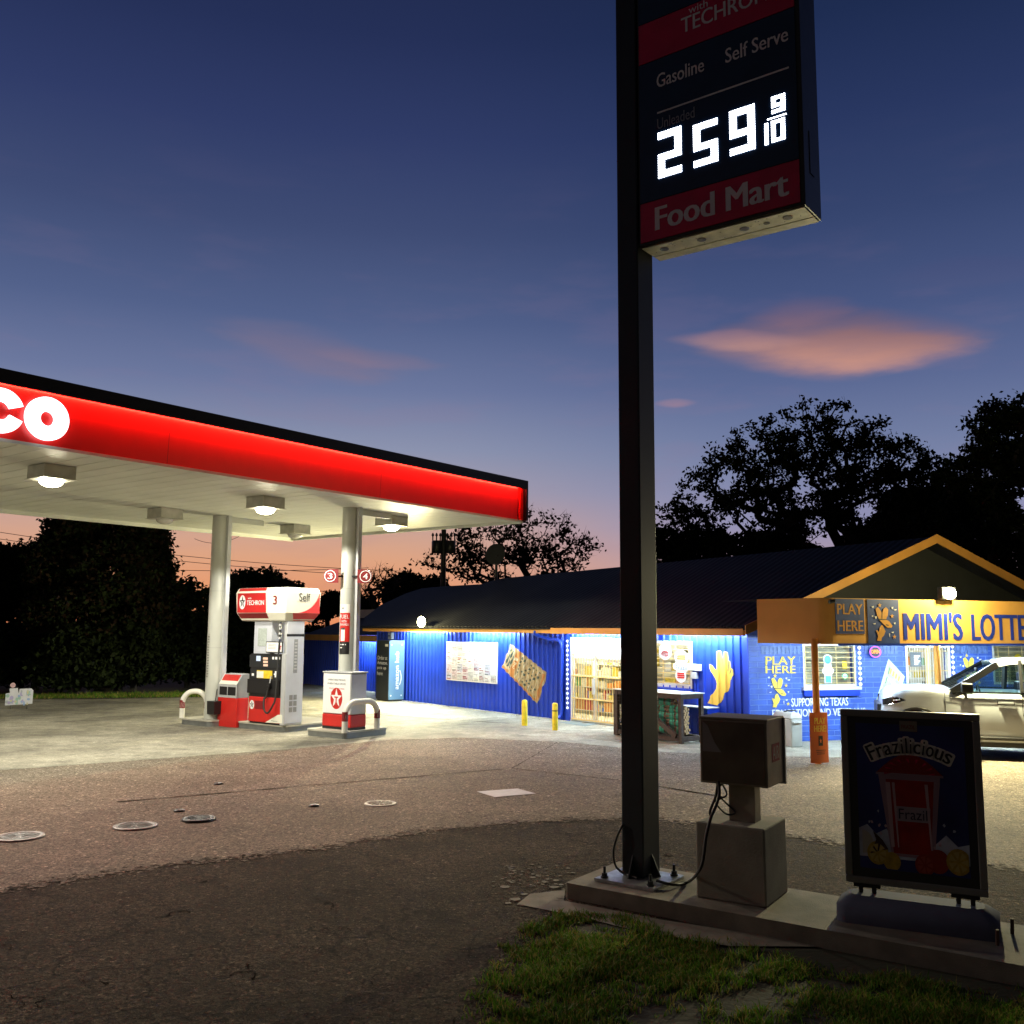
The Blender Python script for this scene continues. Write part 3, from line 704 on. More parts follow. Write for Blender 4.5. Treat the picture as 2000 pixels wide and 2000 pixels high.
# light strip under the black overhang washing the red face
MB().box(.12, .15, -LN, -.2, HS+fh-.002, HS+fh+.009, emis('fascia_led', (1.0, .08, .045), 150.0)).build('fascia_light_strip', T)
# illuminated letters
lw = emis('letter_white', (.93, .96, 1.0), 2.6)
def lx(px, py): y, z = CF.hy(px, py, .12); return y, z
yo0 = lx(49, 810)[0]; yo1 = lx(134, 825)[0]; zo1 = lx(90, 775)[1]; zo0 = lx(90, 860)[1]
oh = zo1-zo0
mb = MB()
def ringo(y0, y1, za, zb, t, gap=0.0):
    n = 44; cy, cz = (y0+y1)/2, (za+zb)/2; ry, rz = (y1-y0)/2, (zb-za)/2; pts = []
    rng = [gap+(2*PI-2*gap)*k/n for k in range(n+1)]
    out = [(cy+ry*math.cos(a), cz+rz*math.sin(a)) for a in rng]; inn = [(cy+ry*t*math.cos(a), cz+rz*(t*1.02)*math.sin(a)) for a in rng]
    vs = [(.14, p[0], p[1]) for p in out]+[(.14, p[0], p[1]) for p in inn]+[(.085, p[0], p[1]) for p in out]+[(.085, p[0], p[1]) for p in inn]; m_ = n+1
    fs = []
    for k in range(n): fs += [(k, k+1, m_+k+1, m_+k), (2*m_+k, 2*m_+k+1, k+1, k), (m_+k, m_+k+1, 3*m_+k+1, 3*m_+k)]
    if gap: fs += [(0, m_, 3*m_, 2*m_), (n, m_+n, 3*m_+n, 2*m_+n)]
    return vs, fs
v_, f_ = ringo(yo0, yo1, zo0, zo1, .33); MB().add(v_, f_, lw).build('letter', T)
ow = yo1-yo0
v_, f_ = ringo(yo0-ow*1.03, yo0-ow*.03, zo0, zo1, .40, .35); MB().add(v_, f_, lw).build('letter', T)
# columns
colm = mat('white_column_paint', (.5, .51, .46), .35, .0, var=.08, scale=1.5, coat=.2)
c1 = G(415, 1405, .15); c2 = G(669, 1424, .15)
c1l = CF.l(c1); c2l = CF.l(c2)
c2w = PFc = c2
def column(l, r=.25):
    mb = MB().lathe((l[0], l[1], .1), [(r, 0), (r, HS-.1)], colm, 40)
    for z in (1.9, 3.3): mb.lathe((l[0], l[1], z), [(r+.0012, 0), (r+.0012, .006)], grey, 40)
    mb.build('column', T)
    MB().box(l[0]+r-.03, l[0]+r+.08, l[1]+.02, l[1]+.13, .15, HS, lightgrey).build('downpipe', T)
    MB().box(l[0]-.06, l[0]+.06, l[1]+r-.02, l[1]+1.3, HS-.14, HS-.002, soff).build('outrigger', T)
col2 = CF.l(c2+Vector((-.0, .32, 0)))
column(c1l, .205); column(col2, .185)
for l in (c1l, col2): column((l[0], l[1]-11.5))
# canopy lamps
lensm = emis('lamp_lens_lit', (1.0, .92, .66), 45.0); lensoff = mat('lamp_lens_unlit', (.6, .6, .55), .2, coat=.4)
housing = mat('lamp_housing', (.5, .49, .43), .45, .2, var=.2)
def canopy_lamp(lx_, ly_, lit, label):
    w = CF.w(lx_, ly_, HS)
    t = thing('canopy_light', label, 'canopy light', loc=(w.x, w.y, HS), rot=CF.a, group='box lights under the canopy')
    h = .29
    MB().box(-h, h, -h, h, -.235, -.003, housing).build('housing', t, bevel=.006)
    MB().box(-h-.03, h+.03, -h-.03, h+.03, -.245, -.236, housing).build('bezel', t)
    MB().lathe((0, 0, -.246), [(.2, 0), (.2, -.03), (.17, -.075), (.1, -.11), (.001, -.125)][::-1], lensm if lit else lensoff, 20).build('lens', t)
    if lit:
        ld = D.lights.new('lamp', 'SPOT'); ld.energy = 740; ld.color = (1.0, .95, .8); ld.spot_size = math.radians(157); ld.spot_blend = .12; ld.shadow_soft_size = .12
        lo = D.objects.new('lamp', ld); C.objects.link(lo); lo.parent = t; lo.location = (0, 0, -.5)
lamps = [((102, 911), 1, 'lit box light nearest the white sign letters'), ((519, 972), 1, 'lit box light between the two canopy columns'), ((765, 1009), 1, 'lit box light right of the numbered column'),
         ((323, 994), 0, 'unlit box light left of the left column'), ((577, 1026), 0, 'small unlit box light at the far rear corner of the canopy')]
LP = []
for (p, lit, lab) in lamps:
    l = CF.l(G(*p, HS)); LP.append(l); canopy_lamp(l[0], l[1], lit, lab)
print('lamps', LP, 'WD', WD, 'cols', c1l, col2)
canopy_lamp(LP[0][0], LP[0][1]-3.6, 1, 'lit box light under the canopy end, out past the sign letters')
canopy_lamp(LP[3][0], LP[3][1]-4.5, 1, 'lit box light at the rear left of the canopy')

# ------------------------------------------------------------------ pump islands
curb = mat('island_concrete', (.42, .4, .33), .75, var=.18, scale=3, bump=.3); curbs = mat('island_steel_edge', (.2, .21, .2), .5, .4, var=.2)
def island(pxL, pxM, pxR, lab, wy=None):
    M_ = G(*pxM); F_ = Frame(M_, SITE)
    lx_ = F_.l(G(*pxL))[0]; ry = wy or F_.l(G(*pxR))[1]
    mb = MB().prism(rrect(lx_, 0, 0, ry, .13), 0, .13, curbs).prism(rrect(lx_-.015, .015, -.015, ry+.015, .14), .1302, .165, curb)
    o = mb.build('pump_island', loc=(F_.o.x, F_.o.y, 0), rot=F_.a); tag(o, lab, 'pump island', 'kerbed pump islands'); return F_, lx_, ry
I3, l3, r3 = island((598, 1437), (672, 1445), (752, 1434), 'nearest kerbed island under the star marked box')
I2, l2, r2 = island((444, 1424), (556, 1432), (628, 1415), 'middle kerbed island under the fuel dispenser')
I1, l1, r1 = island((339, 1416), (408, 1421), (430, 1414), 'farthest left kerbed island under the left column', 1.3)
print('isl', l3, r3, l2, r2, l1, r1)
IZ = .165

# star box around the column foot
SB = Frame(G(684, 1427, IZ), SITE)
w_ = -SB.hx(628, 1423)[0]; d_ = SB.hy(715, 1424)[0]; h_ = SB.hx(684, 1313)[1]-IZ; hr = SB.hx(684, 1397)[1]-IZ
T = thing('column_cover_box', 'white and red cover box with star emblem round the column foot', 'cover box', SB, z=IZ)
MB().box(-w_+.01, -.01, .01, d_-.01, 0, .05, black).build('plinth', T)
MB().box(-w_, 0, 0, d_, .05, hr, red).build('red_base', T, bevel=.03, seg=3)
mb = MB().box(-w_, 0, 0, d_, hr+.002, h_-.03, lightgrey); mb.build('shell', T, bevel=.03, seg=3)
MB().box(-w_-.015, .015, -.015, d_+.015, h_-.029, h_, lightgrey).build('rim', T, bevel=.01)
mb = MB().box(-w_+.03, -.03, -.006, -.001, hr+.02, h_-.05, txtw)
cx_, cz_ = -w_*.5, hr+.42*(h_-hr)*.88
mb.plate(circle(cx_, cz_, .19, 36, .235), (0, -.006, 0), X, Z, red, 0, .002)
mb.plate(star(cx_, cz_, .185, .225), (0, -.006, 0), X, Z, txtw, 0, .004)
def tee(mb, cx, cz, s, mt, l, pl=-.006, ax=X):
    for r_ in (rect(cx-s*.3, cx+s*.3, cz+s*.12, cz+s*.26), rect(cx-s*.09, cx+s*.09, cz-s*.42, cz+s*.12), rect(cx-s*.2, cx+s*.2, cz-s*.5, cz-s*.42)):
        mb.plate(r_, (0, pl, 0), ax, Z, mt, 0, l)
tee(mb, cx_, cz_-.01, .2, red, .006)
tw = w_-.2
for k, (s_, m_, ww) in enumerate((('UNBEATABLE MILEAGE.', txtk, .8), ('UNBEATABLE DRIVES.', txtk, .84), ('TEXACO WITH TECHRON', red, .68), ('IN EVERY GRADE.', red, .5))):
    mb.text(s_, (-w_/2-tw*ww/2, -.006, h_-.2-.085*k-(.02 if k > 1 else 0)), X, Z, tw*ww, .04 if k < 2 else .032, m_, .0, .002)
mb.build('star_panel', T)

# hoop guards
hw = mat('hoop_white', (.75, .73, .65), .4, var=.1); m_rs = redd
def hoop(pA, pB, topz, lab):
    a = pA; b = pB; d = (b-a); L_ = d.length; u = d.normalized(); r = min(.3, L_/2*.95)
    t = thing('hoop_guard', lab, 'hoop guard', loc=a, rot=math.atan2(u.y, u.x), group='white hoop guards by the pumps')
    H = topz-a.z; pts = [(0, 0, 0), (0, 0, H-r)]
    for k in range(1, 9): an = PI-k*PI/16; pts.append((r+r*math.cos(an), 0, H-r+r*math.sin(an)))
    for k in range(0, 9): an = PI/2-k*PI/16; pts.append((L_-r+r*math.cos(an), 0, H-r+r*math.sin(an)))
    pts.append((L_, 0, 0)); MB().tube(pts, .065, hw, 16).build('hoop', t)
    for x in (0, L_):
        mb = MB().lathe((x, 0, .24), [(.067, 0), (.067, .2)], redd, 16)
        for k in range(4):
            a0 = -PI/2-.75+k*.5
            mb.add([(x+.069*math.cos(a0+j*.3), .069*math.sin(a0+j*.3), .25+.17*j/1.5+dz) for j in (0, 1) for dz in (0, .03)], [(0, 1, 3, 2)], hw)
        mb.build('striped_band', t)
zt = lambda px, py, P: atz(px, py, P.y).z
A_ = G(673, 1431, IZ); B_ = G(736, 1424, IZ); hoop(A_, B_, zt(700, 1370, (A_+B_)/2), 'white hoop guard in front of the star marked box')
A_ = G(355, 1402, IZ); B_ = A_+Vector((math.cos(SITE), math.sin(SITE), 0))*.95; B_ = Vector((B_.x-.15, B_.y+.55, IZ)); hoop(A_, B_, zt(385, 1350, A_), 'white hoop guard left of the left column')

# fuel dispenser
DF = Frame(G(553, 1418, IZ), SITE)
def dx(px, py): x, z = DF.hx(px, py); return x, z-IZ
def dy(px, py): y, z = DF.hy(px, py); return y, z-IZ
wL = dx(484, 1414)[0]; dD = dy(590, 1408)[0]
ztp0 = dx(540, 1213)[1]; 
T = thing('fuel_dispenser', 'red and white fuel dispenser with number 3 header on the middle island', 'fuel dispenser', DF, z=IZ)
sidep = mat('dispenser_side_panel', (.62, .65, .72), .35, .2, var=.06)
zr = dx(520, 1362)[1]; zk = dx(520, 1277)[1]
MB().box(wL, -.14, .0, dD, 0.04, zr, red).build('red_base', T, bevel=.012)
MB().box(wL+.02, -.02, .03, dD-.03, 0, .04, black).build('plinth', T)
mb = MB().box(wL+.01, -.14, .02, dD-.02, zr, zk, black).build('console', T)
mb = MB(); cw = -.14-wL
def fpx(px, py): x, z = dx(px, py); return x, z
def frect(a, b, c, d, mt, l=.004, y=.0): mb.box(fpx(a, c)[0], fpx(b, c)[0], y-l, y-.0005, fpx((a+b)/2, d)[1], fpx((a+b)/2, c)[1], mt)
frect(487, 547, 1279, 1304, dark, .003, .02); frect(488, 546, 1307, 1326, dark, .003, .02)
frect(500, 508, 1281, 1291, emis('screen_white', (.75, .85, 1), 1.2), .008, .02)
for k in range(3): frect(513+k*.3, 522, 1284+6.5*k, 1288.5+6.5*k, emis('screen_amber', (1.0, .62, .4), 1.3), .008, .02)
for k in range(3): frect(531+6*k, 534.5+6*k, 1283, 1288, txtw, .008, .02)
frect(501, 531, 1309.5, 1325, yellow, .008, .02); frect(501, 514, 1311, 1324, paper, .010, .02)
frect(491, 495, 1315, 1320, txtw, .008, .02); frect(534, 541, 1315.5, 1318.5, txtw, .008, .02); frect(536, 539, 1311, 1323, txtw, .0085, .02)
frect(484, 546, 1327.5, 1355, black, .03, .02)
mb.build('keypad_panel', T)
mb = MB(); cxs, css = fpx(492, 1376)
mb.plate(circle(cxs, css, .085, 24, .105), (0, 0, 0), X, Z, txtw, 0, .003); mb.plate(star(cxs, css, .075, .09), (0, 0, 0), X, Z, txtk, 0, .0045); tee(mb, cxs, css, .09, txtw, .006, 0)
mb.box(fpx(498, 1370)[0], fpx(516, 1370)[0], -.004, -.001, fpx(507, 1385)[1], fpx(507, 1369)[1], redd)
mb.plate([fpx(518, 1411), fpx(551, 1413), fpx(551, 1396), fpx(543, 1396)], (0, 0, 0), X, Z, offw, 0, .003)
mb.text('Please', (fpx(530, 1408)[0], 0, fpx(530, 1409)[1]), X, Z, .22, .035, grey, 0, .005)
mb.build('base_decal', T)
# pillars up to header
xp = fpx(527, 1240)[0]
mb = MB().box(wL+.04, xp, .06, dD-.06, zk, ztp0, sidep); mb.box(fpx(500, 1250)[0], fpx(517, 1250)[0], .052, .0595, fpx(508, 1262)[1], fpx(508, 1227)[1], mat('pale_green_notice', (.42, .47, .44), .5, var=.2, scale=30)); mb.build('left_pillar', T, bevel=.008)
MB().box(-.139, 0, -.0, dD, 0.0, zk+.02, lightgrey).box(-.139, -.01, .05, dD-.05, zk+.02, ztp0, lightgrey).build('right_pillar', T, bevel=.02, seg=3)
mb = MB().box(.001, .012, .03, dD-.03, .05, ztp0-.36, sidep).box(.001, .014, .02, dD-.02, ztp0-.355, ztp0-.30, black).box(.001, .012, .03, dD-.03, ztp0-.295, ztp0-.01, sidep)
mb.box(.0125, .016, dD*.42, dD*.62, ztp0-1.2, ztp0-.42, mat('warning_label_grey', (.3, .32, .33), .5, var=.2, scale=40))
for k in range(9): mb.box(.0165, .018, dD*.45, dD*.59, ztp0-1.12+k*.075, ztp0-1.085+k*.075, lightgrey)
for k in range(3):
    for j in range(2): mb.box(.0125, .015, dD*(.25+.22*j), dD*(.43+.22*j), .3+.14*k, .41+.14*k, grey)
mb.build('side_panel', T)
# small notice hung in the gap
mb = MB().box(fpx(522, 1252)[0], fpx(555, 1252)[0]-.02, -.03, -.012, fpx(540, 1275)[1], fpx(540, 1253)[1], black)
mb.box(fpx(522, 1252)[0]+.02, fpx(555, 1252)[0]-.04, -.034, -.0305, fpx(540, 1274)[1]+.01, fpx(540, 1254)[1]-.01, txtw)
q = fpx(551, 1264); mb.plate(star(q[0]-.04, q[1], .07, .09), (0, -.034, 0), X, Z, red, 0, .002)
for k in range(4): mb.box(fpx(526, 1260)[0], fpx(541, 1260)[0], -.036, -.0345, q[1]+.06-.035*k, q[1]+.07-.035*k, grey)
mb.build('notice_card', T)
# header: convex box, wider at the top
hx0, hx1 = fpx(470, 1180)[0], fpx(566, 1180)[0]; hy1 = dy(619, 1180)[0]; hz0, hz1 = ztp0, fpx(520, 1148)[1]
zc = hz0+.24*(hz1-hz0)
OV = -.12
def hdr(xa, xb, ya, yb, mt_s):
    mb = MB(); ins = .10
    rings = [(hz0, ins), (zc, 0), (hz1-.12, -.02), (hz1, .03)]
    vs = []
    for z, i_ in rings: vs += [(xa+i_, ya+i_, z), (xb-i_, ya+i_, z), (xb-i_, yb-i_, z), (xa+i_, yb-i_, z)]
    fs = [(4*r+k, 4*r+(k+1) % 4, 4*r+4+(k+1) % 4, 4*r+4+k) for r in range(3) for k in range(4)]+[(3, 2, 1, 0), (12, 13, 14, 15)]
    return mb.add(vs, fs, mt_s)
hX0, hX1, hY0, hY1 = hx0, hx1, OV, hy1+.02
HB = hdr(hX0, hX1, hY0, hY1, offw).build('header', T, bevel=.03, seg=3)
mb = MB(); yf = hY0-.022
xs_ = hX0+.63*(hX1-hX0)
rt = mat('header_red', (.5, .02, .02), .35, var=.05)
mb.add([(hX0+.06, yf+.0, zc+.01), (xs_, yf, zc+.01), (xs_-.03, yf, hz1-.13), (hX0+.06, yf, hz1-.13)], [(0, 1, 2, 3)], rt)
mb.add([(hX0+.12, hY0+.098, hz0+.01), (xs_, hY0+.098, hz0+.01), (xs_, hY0-.006, zc-.004), (hX0+.05, hY0-.006, zc-.004)], [(0, 1, 2, 3)], redd)
mb.add([(hX0+.06, yf, hz1-.128), (xs_-.03, yf, hz1-.128), (xs_-.05, hY0+.026, hz1-.005), (hX0+.08, hY0+.026, hz1-.005)], [(0, 1, 2, 3)], rt)
q0 = fpx(483, 1181); rr_ = .125
cs = hX0+.25; cz = (zc+hz1)/2-.04
mb.plate(circle(cs, cz, .115, 26, .17), (0, yf, 0), X, Z, txtw, 0, .003); mb.plate(star(cs, cz, .105, .15), (0, yf, 0), X, Z, txtk, 0, .005); tee(mb, cs, cz-.01, .12, txtw, .007, yf)
mb.text('TECHRON', (cs+.165, yf, cz-.07), X, Z, xs_-cs-.25, .11, txtw, .03, .003); mb.text('with', (cs+.2, yf, cz+.07), X, Z, .13, .05, txtw, .02, .003)
mb.text('3', ((xs_+hX1)/2-.08, yf, cz-.06), X, Z, .12, .2, redd, .04, .003)
mb.build('header_graphic', HB)
mb = MB(); xf = hX1+.022
mb.text('Self', (xf, hY0+.36*(hY1-hY0), cz+.02), Y, Z, .34, .19, txtk, .0, .003)
yl0, yl1 = hY0+.02, hY1-.03
sw = [(yl1-(yl1-yl0)*.75*(1-math.cos(t*PI/2)), hz1-.02-(hz1-.02-zc)*math.sin(t*PI/2)) for t in [k/12 for k in range(13)]]
poly_ = sw+[(yl1, zc)]
mb.plate(poly_, (xf, 0, 0), Y, Z, mat('header_bright_red', (.7, .05, .05), .35), 0, .002)
mb.add([(hX1+.003, yl0+.2, zc-.004), (hX1+.003, yl1+.02, zc-.004), (hX1-.096, yl1-.09, hz0+.01), (hX1-.096, yl0+.3, hz0+.01)], [(0, 1, 2, 3)][::1], MATS['header_bright_red'])
mb.build('header_sweep', HB)
# hose and nozzle
hs = [(-.16, -.03, ztp0-.02), (-.17, -.05, ztp0-.5), (-.17, -.07, zk-.1), (-.18, -.1, zr+.05), (-.24, -.13, .45), (-.38, -.15, .28), (-.52, -.14, .36), (-.58, -.1, .6), (-.56, -.07, zr), (-.5, -.05, zr+.22)]
MB().tube(smooth([Vector(h) for h in hs]), .022, blackrub, 10).build('hose', T)
MB().tube([(-.5, -.05, zr+.2), (-.46, -.05, zr+.34)], .03, black, 10).tube([(-.46, -.05, zr+.34), (-.43, -.04, zr+.5)], .016, lightgrey, 8).box(-.53, -.43, -.09, -.02, zr+.24, zr+.28, black).build('nozzle', T)
for z_ in (ztp0-.12, ztp0-.2, ztp0-.32, ztp0-.42): MB().lathe((-.165, -.045, z_), [(.03, 0), (.036, .02), (.03, .05)], lightgrey, 12).build('coupling', T)

# service unit (squeegee and waste) left of the dispenser
UF = Frame(G(460, 1421, .02), SITE)
ux0 = UF.hx(423, 1418)[0]; uy = UF.hy(484, 1412)[0]; uz = UF.hx(455, 1318)[1]; ur = UF.hx(450, 1363)[1]
T = thing('service_unit', 'red based grey windscreen service unit with a hanging dark bucket', 'service unit', UF)
MB().box(ux0, 0, 0, uy, .0, ur, red, top=-.0).build('red_base', T, bevel=.02)
gp_ = [(0, ur+.002), (0, ur+.32), (-.0, ur+.32), (.16, uz), (uy*1.0, uz+.02), (uy*1.0, ur+.002)]
mb = MB(); n = len(gp_)
for xx, flip in ((ux0+.01, 1), (-.01, 0)):
    tri = tessellate_polygon([[Vector((p[0], p[1], 0)) for p in gp_]])
    mb.add([(xx, p[0], p[1]) for p in gp_], [tuple(t) for t in tri], grey)
mb.add([(ux0+.01, p[0], p[1]) for p in gp_]+[(-.01, p[0], p[1]) for p in gp_], [(i, (i+1) % n, n+(i+1) % n, n+i) for i in range(n)], lightgrey)
mb.build('hood', T)
mb = MB().box(ux0+.06, ux0*.52, -.004, -.001, ur+.06, ur+.26, black).box(ux0*.48, -.05, -.004, -.001, ur+.06, ur+.26, black)
mb.add([(ux0+.03, -.001, ur+.325), (-.03, -.001, ur+.325), (-.03, .155, uz-.012), (ux0+.03, .155, uz-.012)], [(0, 1, 2, 3)], offw)
mb.add([(ux0+.05, .055, ur+.325+(uz-ur-.325)*.34), (-.05, .055, ur+.325+(uz-ur-.325)*.34), (-.05, .150, uz-.004), (ux0+.05, .150, uz-.004)], [(0, 1, 2, 3)], red)
mb.build('label_panel', T)
MB().box(ux0-.13, ux0+.14, -.2, -.005, .3, .62, black, top=-.012).tube([(ux0, -.06, .62), (ux0, -.03, .9)], .012, black, 6).build('bucket', T, bevel=.015)

# pump number sign on the column
cw2 = CF.w(col2[0], col2[1], 0)
NS = Frame(cw2-Vector((0, .27, 0)), math.radians(-4))
zc_ = NS.hx(645, 1125)[1]; xa = NS.hx(645, 1125)[0]; xb = NS.hx(714, 1128, .1)[0]
T = thing('pump_number_sign', 'round ended dark red signs reading 3 and 4 on the right column', 'number sign', NS, z=zc_)
def half(x, sgn, ch):
    R = .155; pts = [(x+R*math.cos(a), R*math.sin(a)) for a in [PI/2+PI*k/14 for k in range(15)]]
    if sgn > 0: pts = [(x-(p[0]-x), p[1]) for p in pts][::-1]
    inn = x+(.19 if sgn < 0 else -.19)
    pts = pts+[(inn, -R), (inn, R)] if sgn < 0 else [(inn, -R)]+pts+[(inn, R)]
    mb = MB().plate(pts, (0, .012 if sgn < 0 else .112, 0), X, Z, redd, .024)
    yy = -.012 if sgn < 0 else .088
    n_ = 30; ro, ri = .135, .118
    mb.add([(x+r*math.cos(2*PI*k/n_), yy-.003, r*math.sin(2*PI*k/n_)) for k in range(n_) for r in (ri, ro)], [(2*k, 2*k+1, (2*k+3) % (2*n_), (2*k+2) % (2*n_)) for k in range(n_)], txtw)
    mb.text(ch, (x-.05, yy, -.065), X, Z, .1, .13, txtw, .04, .003)
    return mb.build('number_plate', T)
half(xa, -1, '3'); half(xb, 1, '4')
MB().box(xa+.15, xb-.13, .115, .135, -.02, .02, dark).build('bracket', T)
# vertical notices on the columns
def colnotice(l, r, a0, a1, z0, z1, bands, nm, lab, extra=None):
    w = CF.w(l[0], l[1], 0); t = thing(nm, lab, 'notice', loc=(w.x, w.y, 0), rot=0)
    mb = MB(); n_ = 8
    for (za, zb_, mt_) in bands:
        vs = [(r*math.cos(a0+(a1-a0)*k/n_), r*math.sin(a0+(a1-a0)*k/n_), z) for z in (za, zb_) for k in range(n_+1)]
        mb.add(vs, [(k, k+1, n_+2+k, n_+1+k) for k in range(n_)], mt_)
    if extra: extra(mb, w)
    mb.build('sheet', t); return t
nz = lambda py: atz(678, py, cw2.y-.2).z
a_f = math.atan2(-cw2.y, -cw2.x)
def curvtext(mb, s_, r, ac, width, z, h, mt_):
    vs, fs, x0_, x1_, y0_, y1_ = text_geo(s_, 0.0)
    mb.add([(r*math.cos(ac+((v[0]-x0_)/(x1_-x0_)-.5)*width/r), r*math.sin(ac+((v[0]-x0_)/(x1_-x0_)-.5)*width/r), z+(v[1]-y0_)/(y1_-y0_)*h) for v in vs], fs, mt_)
nb0, nb1 = a_f-1.15, a_f+.25; nc = (nb0+nb1)/2
def ex(mb, w):
    curvtext(mb, 'FUEL', .192, nc-.03, .24, nz(1208), .085, txtw); curvtext(mb, 'WITH', .192, nc-.03, .14, nz(1216), .055, txtw); curvtext(mb, 'REWARDS', .192, nc-.02, .23, nz(1222), .05, txtw)
    for (da, db, p0, p1, m_) in ((-.45, .12, 1252, 1228, paper), (-.45, .12, 1230, 1226, black), (-.5, -.2, 1266, 1264, paper), (-.5, .3, 1260, 1258, txtw), (-.4, -.05, 1190, 1186, grey)):
        curv = [(.1915*math.cos(nc+a), .1915*math.sin(nc+a), z) for z in (nz(p0), nz(p1)) for a in (da, (da+db)/2, db)]
        mb.add(curv, [(0, 1, 4, 3), (1, 2, 5, 4)], m_)
colnotice(col2, .1885, nb0, nb1, 0, 0, [(nz(1278), nz(1254), black), (nz(1253.7), nz(1197), red), (nz(1196.7), nz(1180), paper)], 'column_poster', 'red black and white fuel rewards poster wrapped on the right column', ex)
a_1 = math.atan2(-c1.y, -c1.x); z_n = lambda py: atz(405, py, c1.y).z
def ex1(mb, w):
    for k in range(16):
        z = z_n(1322)+k*(z_n(1240)-z_n(1322))/16; a0 = a_1-1.15+rnd.uniform(0, .05)
        vs = [(.2105*math.cos(a), .2105*math.sin(a), zz) for zz in (z, z+.04) for a in (a0, a0+.3)]; mb.add(vs, [(0, 1, 3, 2)], txtk)
colnotice(c1l, .2085, a_1-1.25, a_1-.75, 0, 0, [(z_n(1324), z_n(1238), mat('grey_notice', (.45, .45, .4), .5, var=.2, scale=30))], 'column_notice', 'narrow grey safety notice on the left side of the left column', ex1)

# ================================================================== the shop
Lp = G(791, 1368.5); Rp = G(1365, 1439.6); du = Rp-Lp
WF = Frame(Lp, math.atan2(du.y, du.x))
ST = thing('shop_building', 'long low blue corrugated shop with dark metal roof and orange trim', 'shop', WF)
def wx_(px, py=1300, off=0): return WF.hx(px, py, off)[0]
bluec = mat('blue_corrugated_paint', (.012, .05, .48), .38, .1, var=.12, scale=1.5, spec=.5)
PITCHC = .21
def cor(s):
    t = (s/PITCHC) % 1.0
    if t < .30: return 0.0
    if t < .42: return -.034*(t-.30)/.12
    if t < .58: return -.034
    if t < .70: return -.034*(1-(t-.58)/.12)
    return 0.0
def corr_seg(mb, s0, s1, z0, z1, mt, fr_off=0.0):
    br = sorted(set([s0, s1]+[k*PITCHC+f*PITCHC for k in range(int(s0/PITCHC)-1, int(s1/PITCHC)+2) for f in (.30, .42, .58, .70) if s0 < k*PITCHC+f*PITCHC < s1]))
    vs = [(s, cor(s+1e-6)+fr_off, z) for z in (z0, z1) for s in br]; n = len(br)
    mb.add(vs, [(i, i+1, n+i+1, n+i) for i in range(n-1)], mt)
def drape(mb, poly, mt, lift=.004):
    s0 = min(p[0] for p in poly); s1 = max(p[0] for p in poly); br = [s0]; s = s0
    brk = [k*PITCHC+f*PITCHC for k in range(int(s0/PITCHC)-1, int(s1/PITCHC)+2) for f in (.30, .42, .58, .70)]
    xs = sorted(set([round(v, 5) for v in list(np.arange(s0, s1, .02))+[b for b in brk if s0 < b < s1]+[s1]]))
    def cuts(s):
        c = []
        for i in range(len(poly)):
            a, b = poly[i], poly[(i+1) % len(poly)]
            if (a[0] > s) != (b[0] > s): c.append(a[1]+(b[1]-a[1])*(s-a[0])/(b[0]-a[0]))
        return sorted(c)
    for a, b in zip(xs[:-1], xs[1:]):
        ca, cb_, cm_ = cuts(a+1e-5), cuts(b-1e-5), cuts((a+b)/2)
        if len(ca) != len(cb_): ca = cb_ = cm_
        for k in range(0, len(ca)-1, 2):
            mb.add([(a, cor(a)-lift, ca[k]), (b, cor(b)-lift, cb_[k]), (b, cor(b)-lift, cb_[k+1]), (a, cor(a)-lift, ca[k+1])], [(0, 1, 2, 3)], mt)
def wp(px, py, off=0): return WF.hx(px, py, off)
EZ = 2.36; EO = -.55
sA = wx_(735, 1300); sCorner = wx_(1464, 1340); sD0 = wx_(1116); sD1 = wx_(1226); sW0 = wx_(1262); sW1 = wx_(1353)
zWb = wp(1340, 1340)[1]; zWt = wp(1340, 1254)[1]
mb = MB(); corr_seg(mb, sA, sD0, .0, EZ+.05, bluec); corr_seg(mb, sD1, sW0, 0, EZ+.05, bluec); corr_seg(mb, sW0, sW1, 0, zWb, bluec); corr_seg(mb, sW0, sW1, zWt, EZ+.05, bluec)
corr_seg(mb, sW1, sCorner-.12, 0, EZ+.05, bluec); corr_seg(mb, sD0, sD1, 2.2, EZ+.05, bluec)
mb.box(sCorner-.12, sCorner, -.045, .05, 0, EZ+.05, bluec).box(sD0-.14, sD0-.001, -.045, .03, 0, EZ, bluec)
mb.build('corrugated_wall', ST)
MB().box(sA, sCorner, .06, .12, 0, .02, dark).box(sA, sD0, .08, .1, 0.02, EZ, dark).box(sW1, sCorner-.2, .08, .1, .02, EZ, dark).box(sA-.02, sA, 0, 6, 0, EZ, bluec).build('wall_backing', ST)
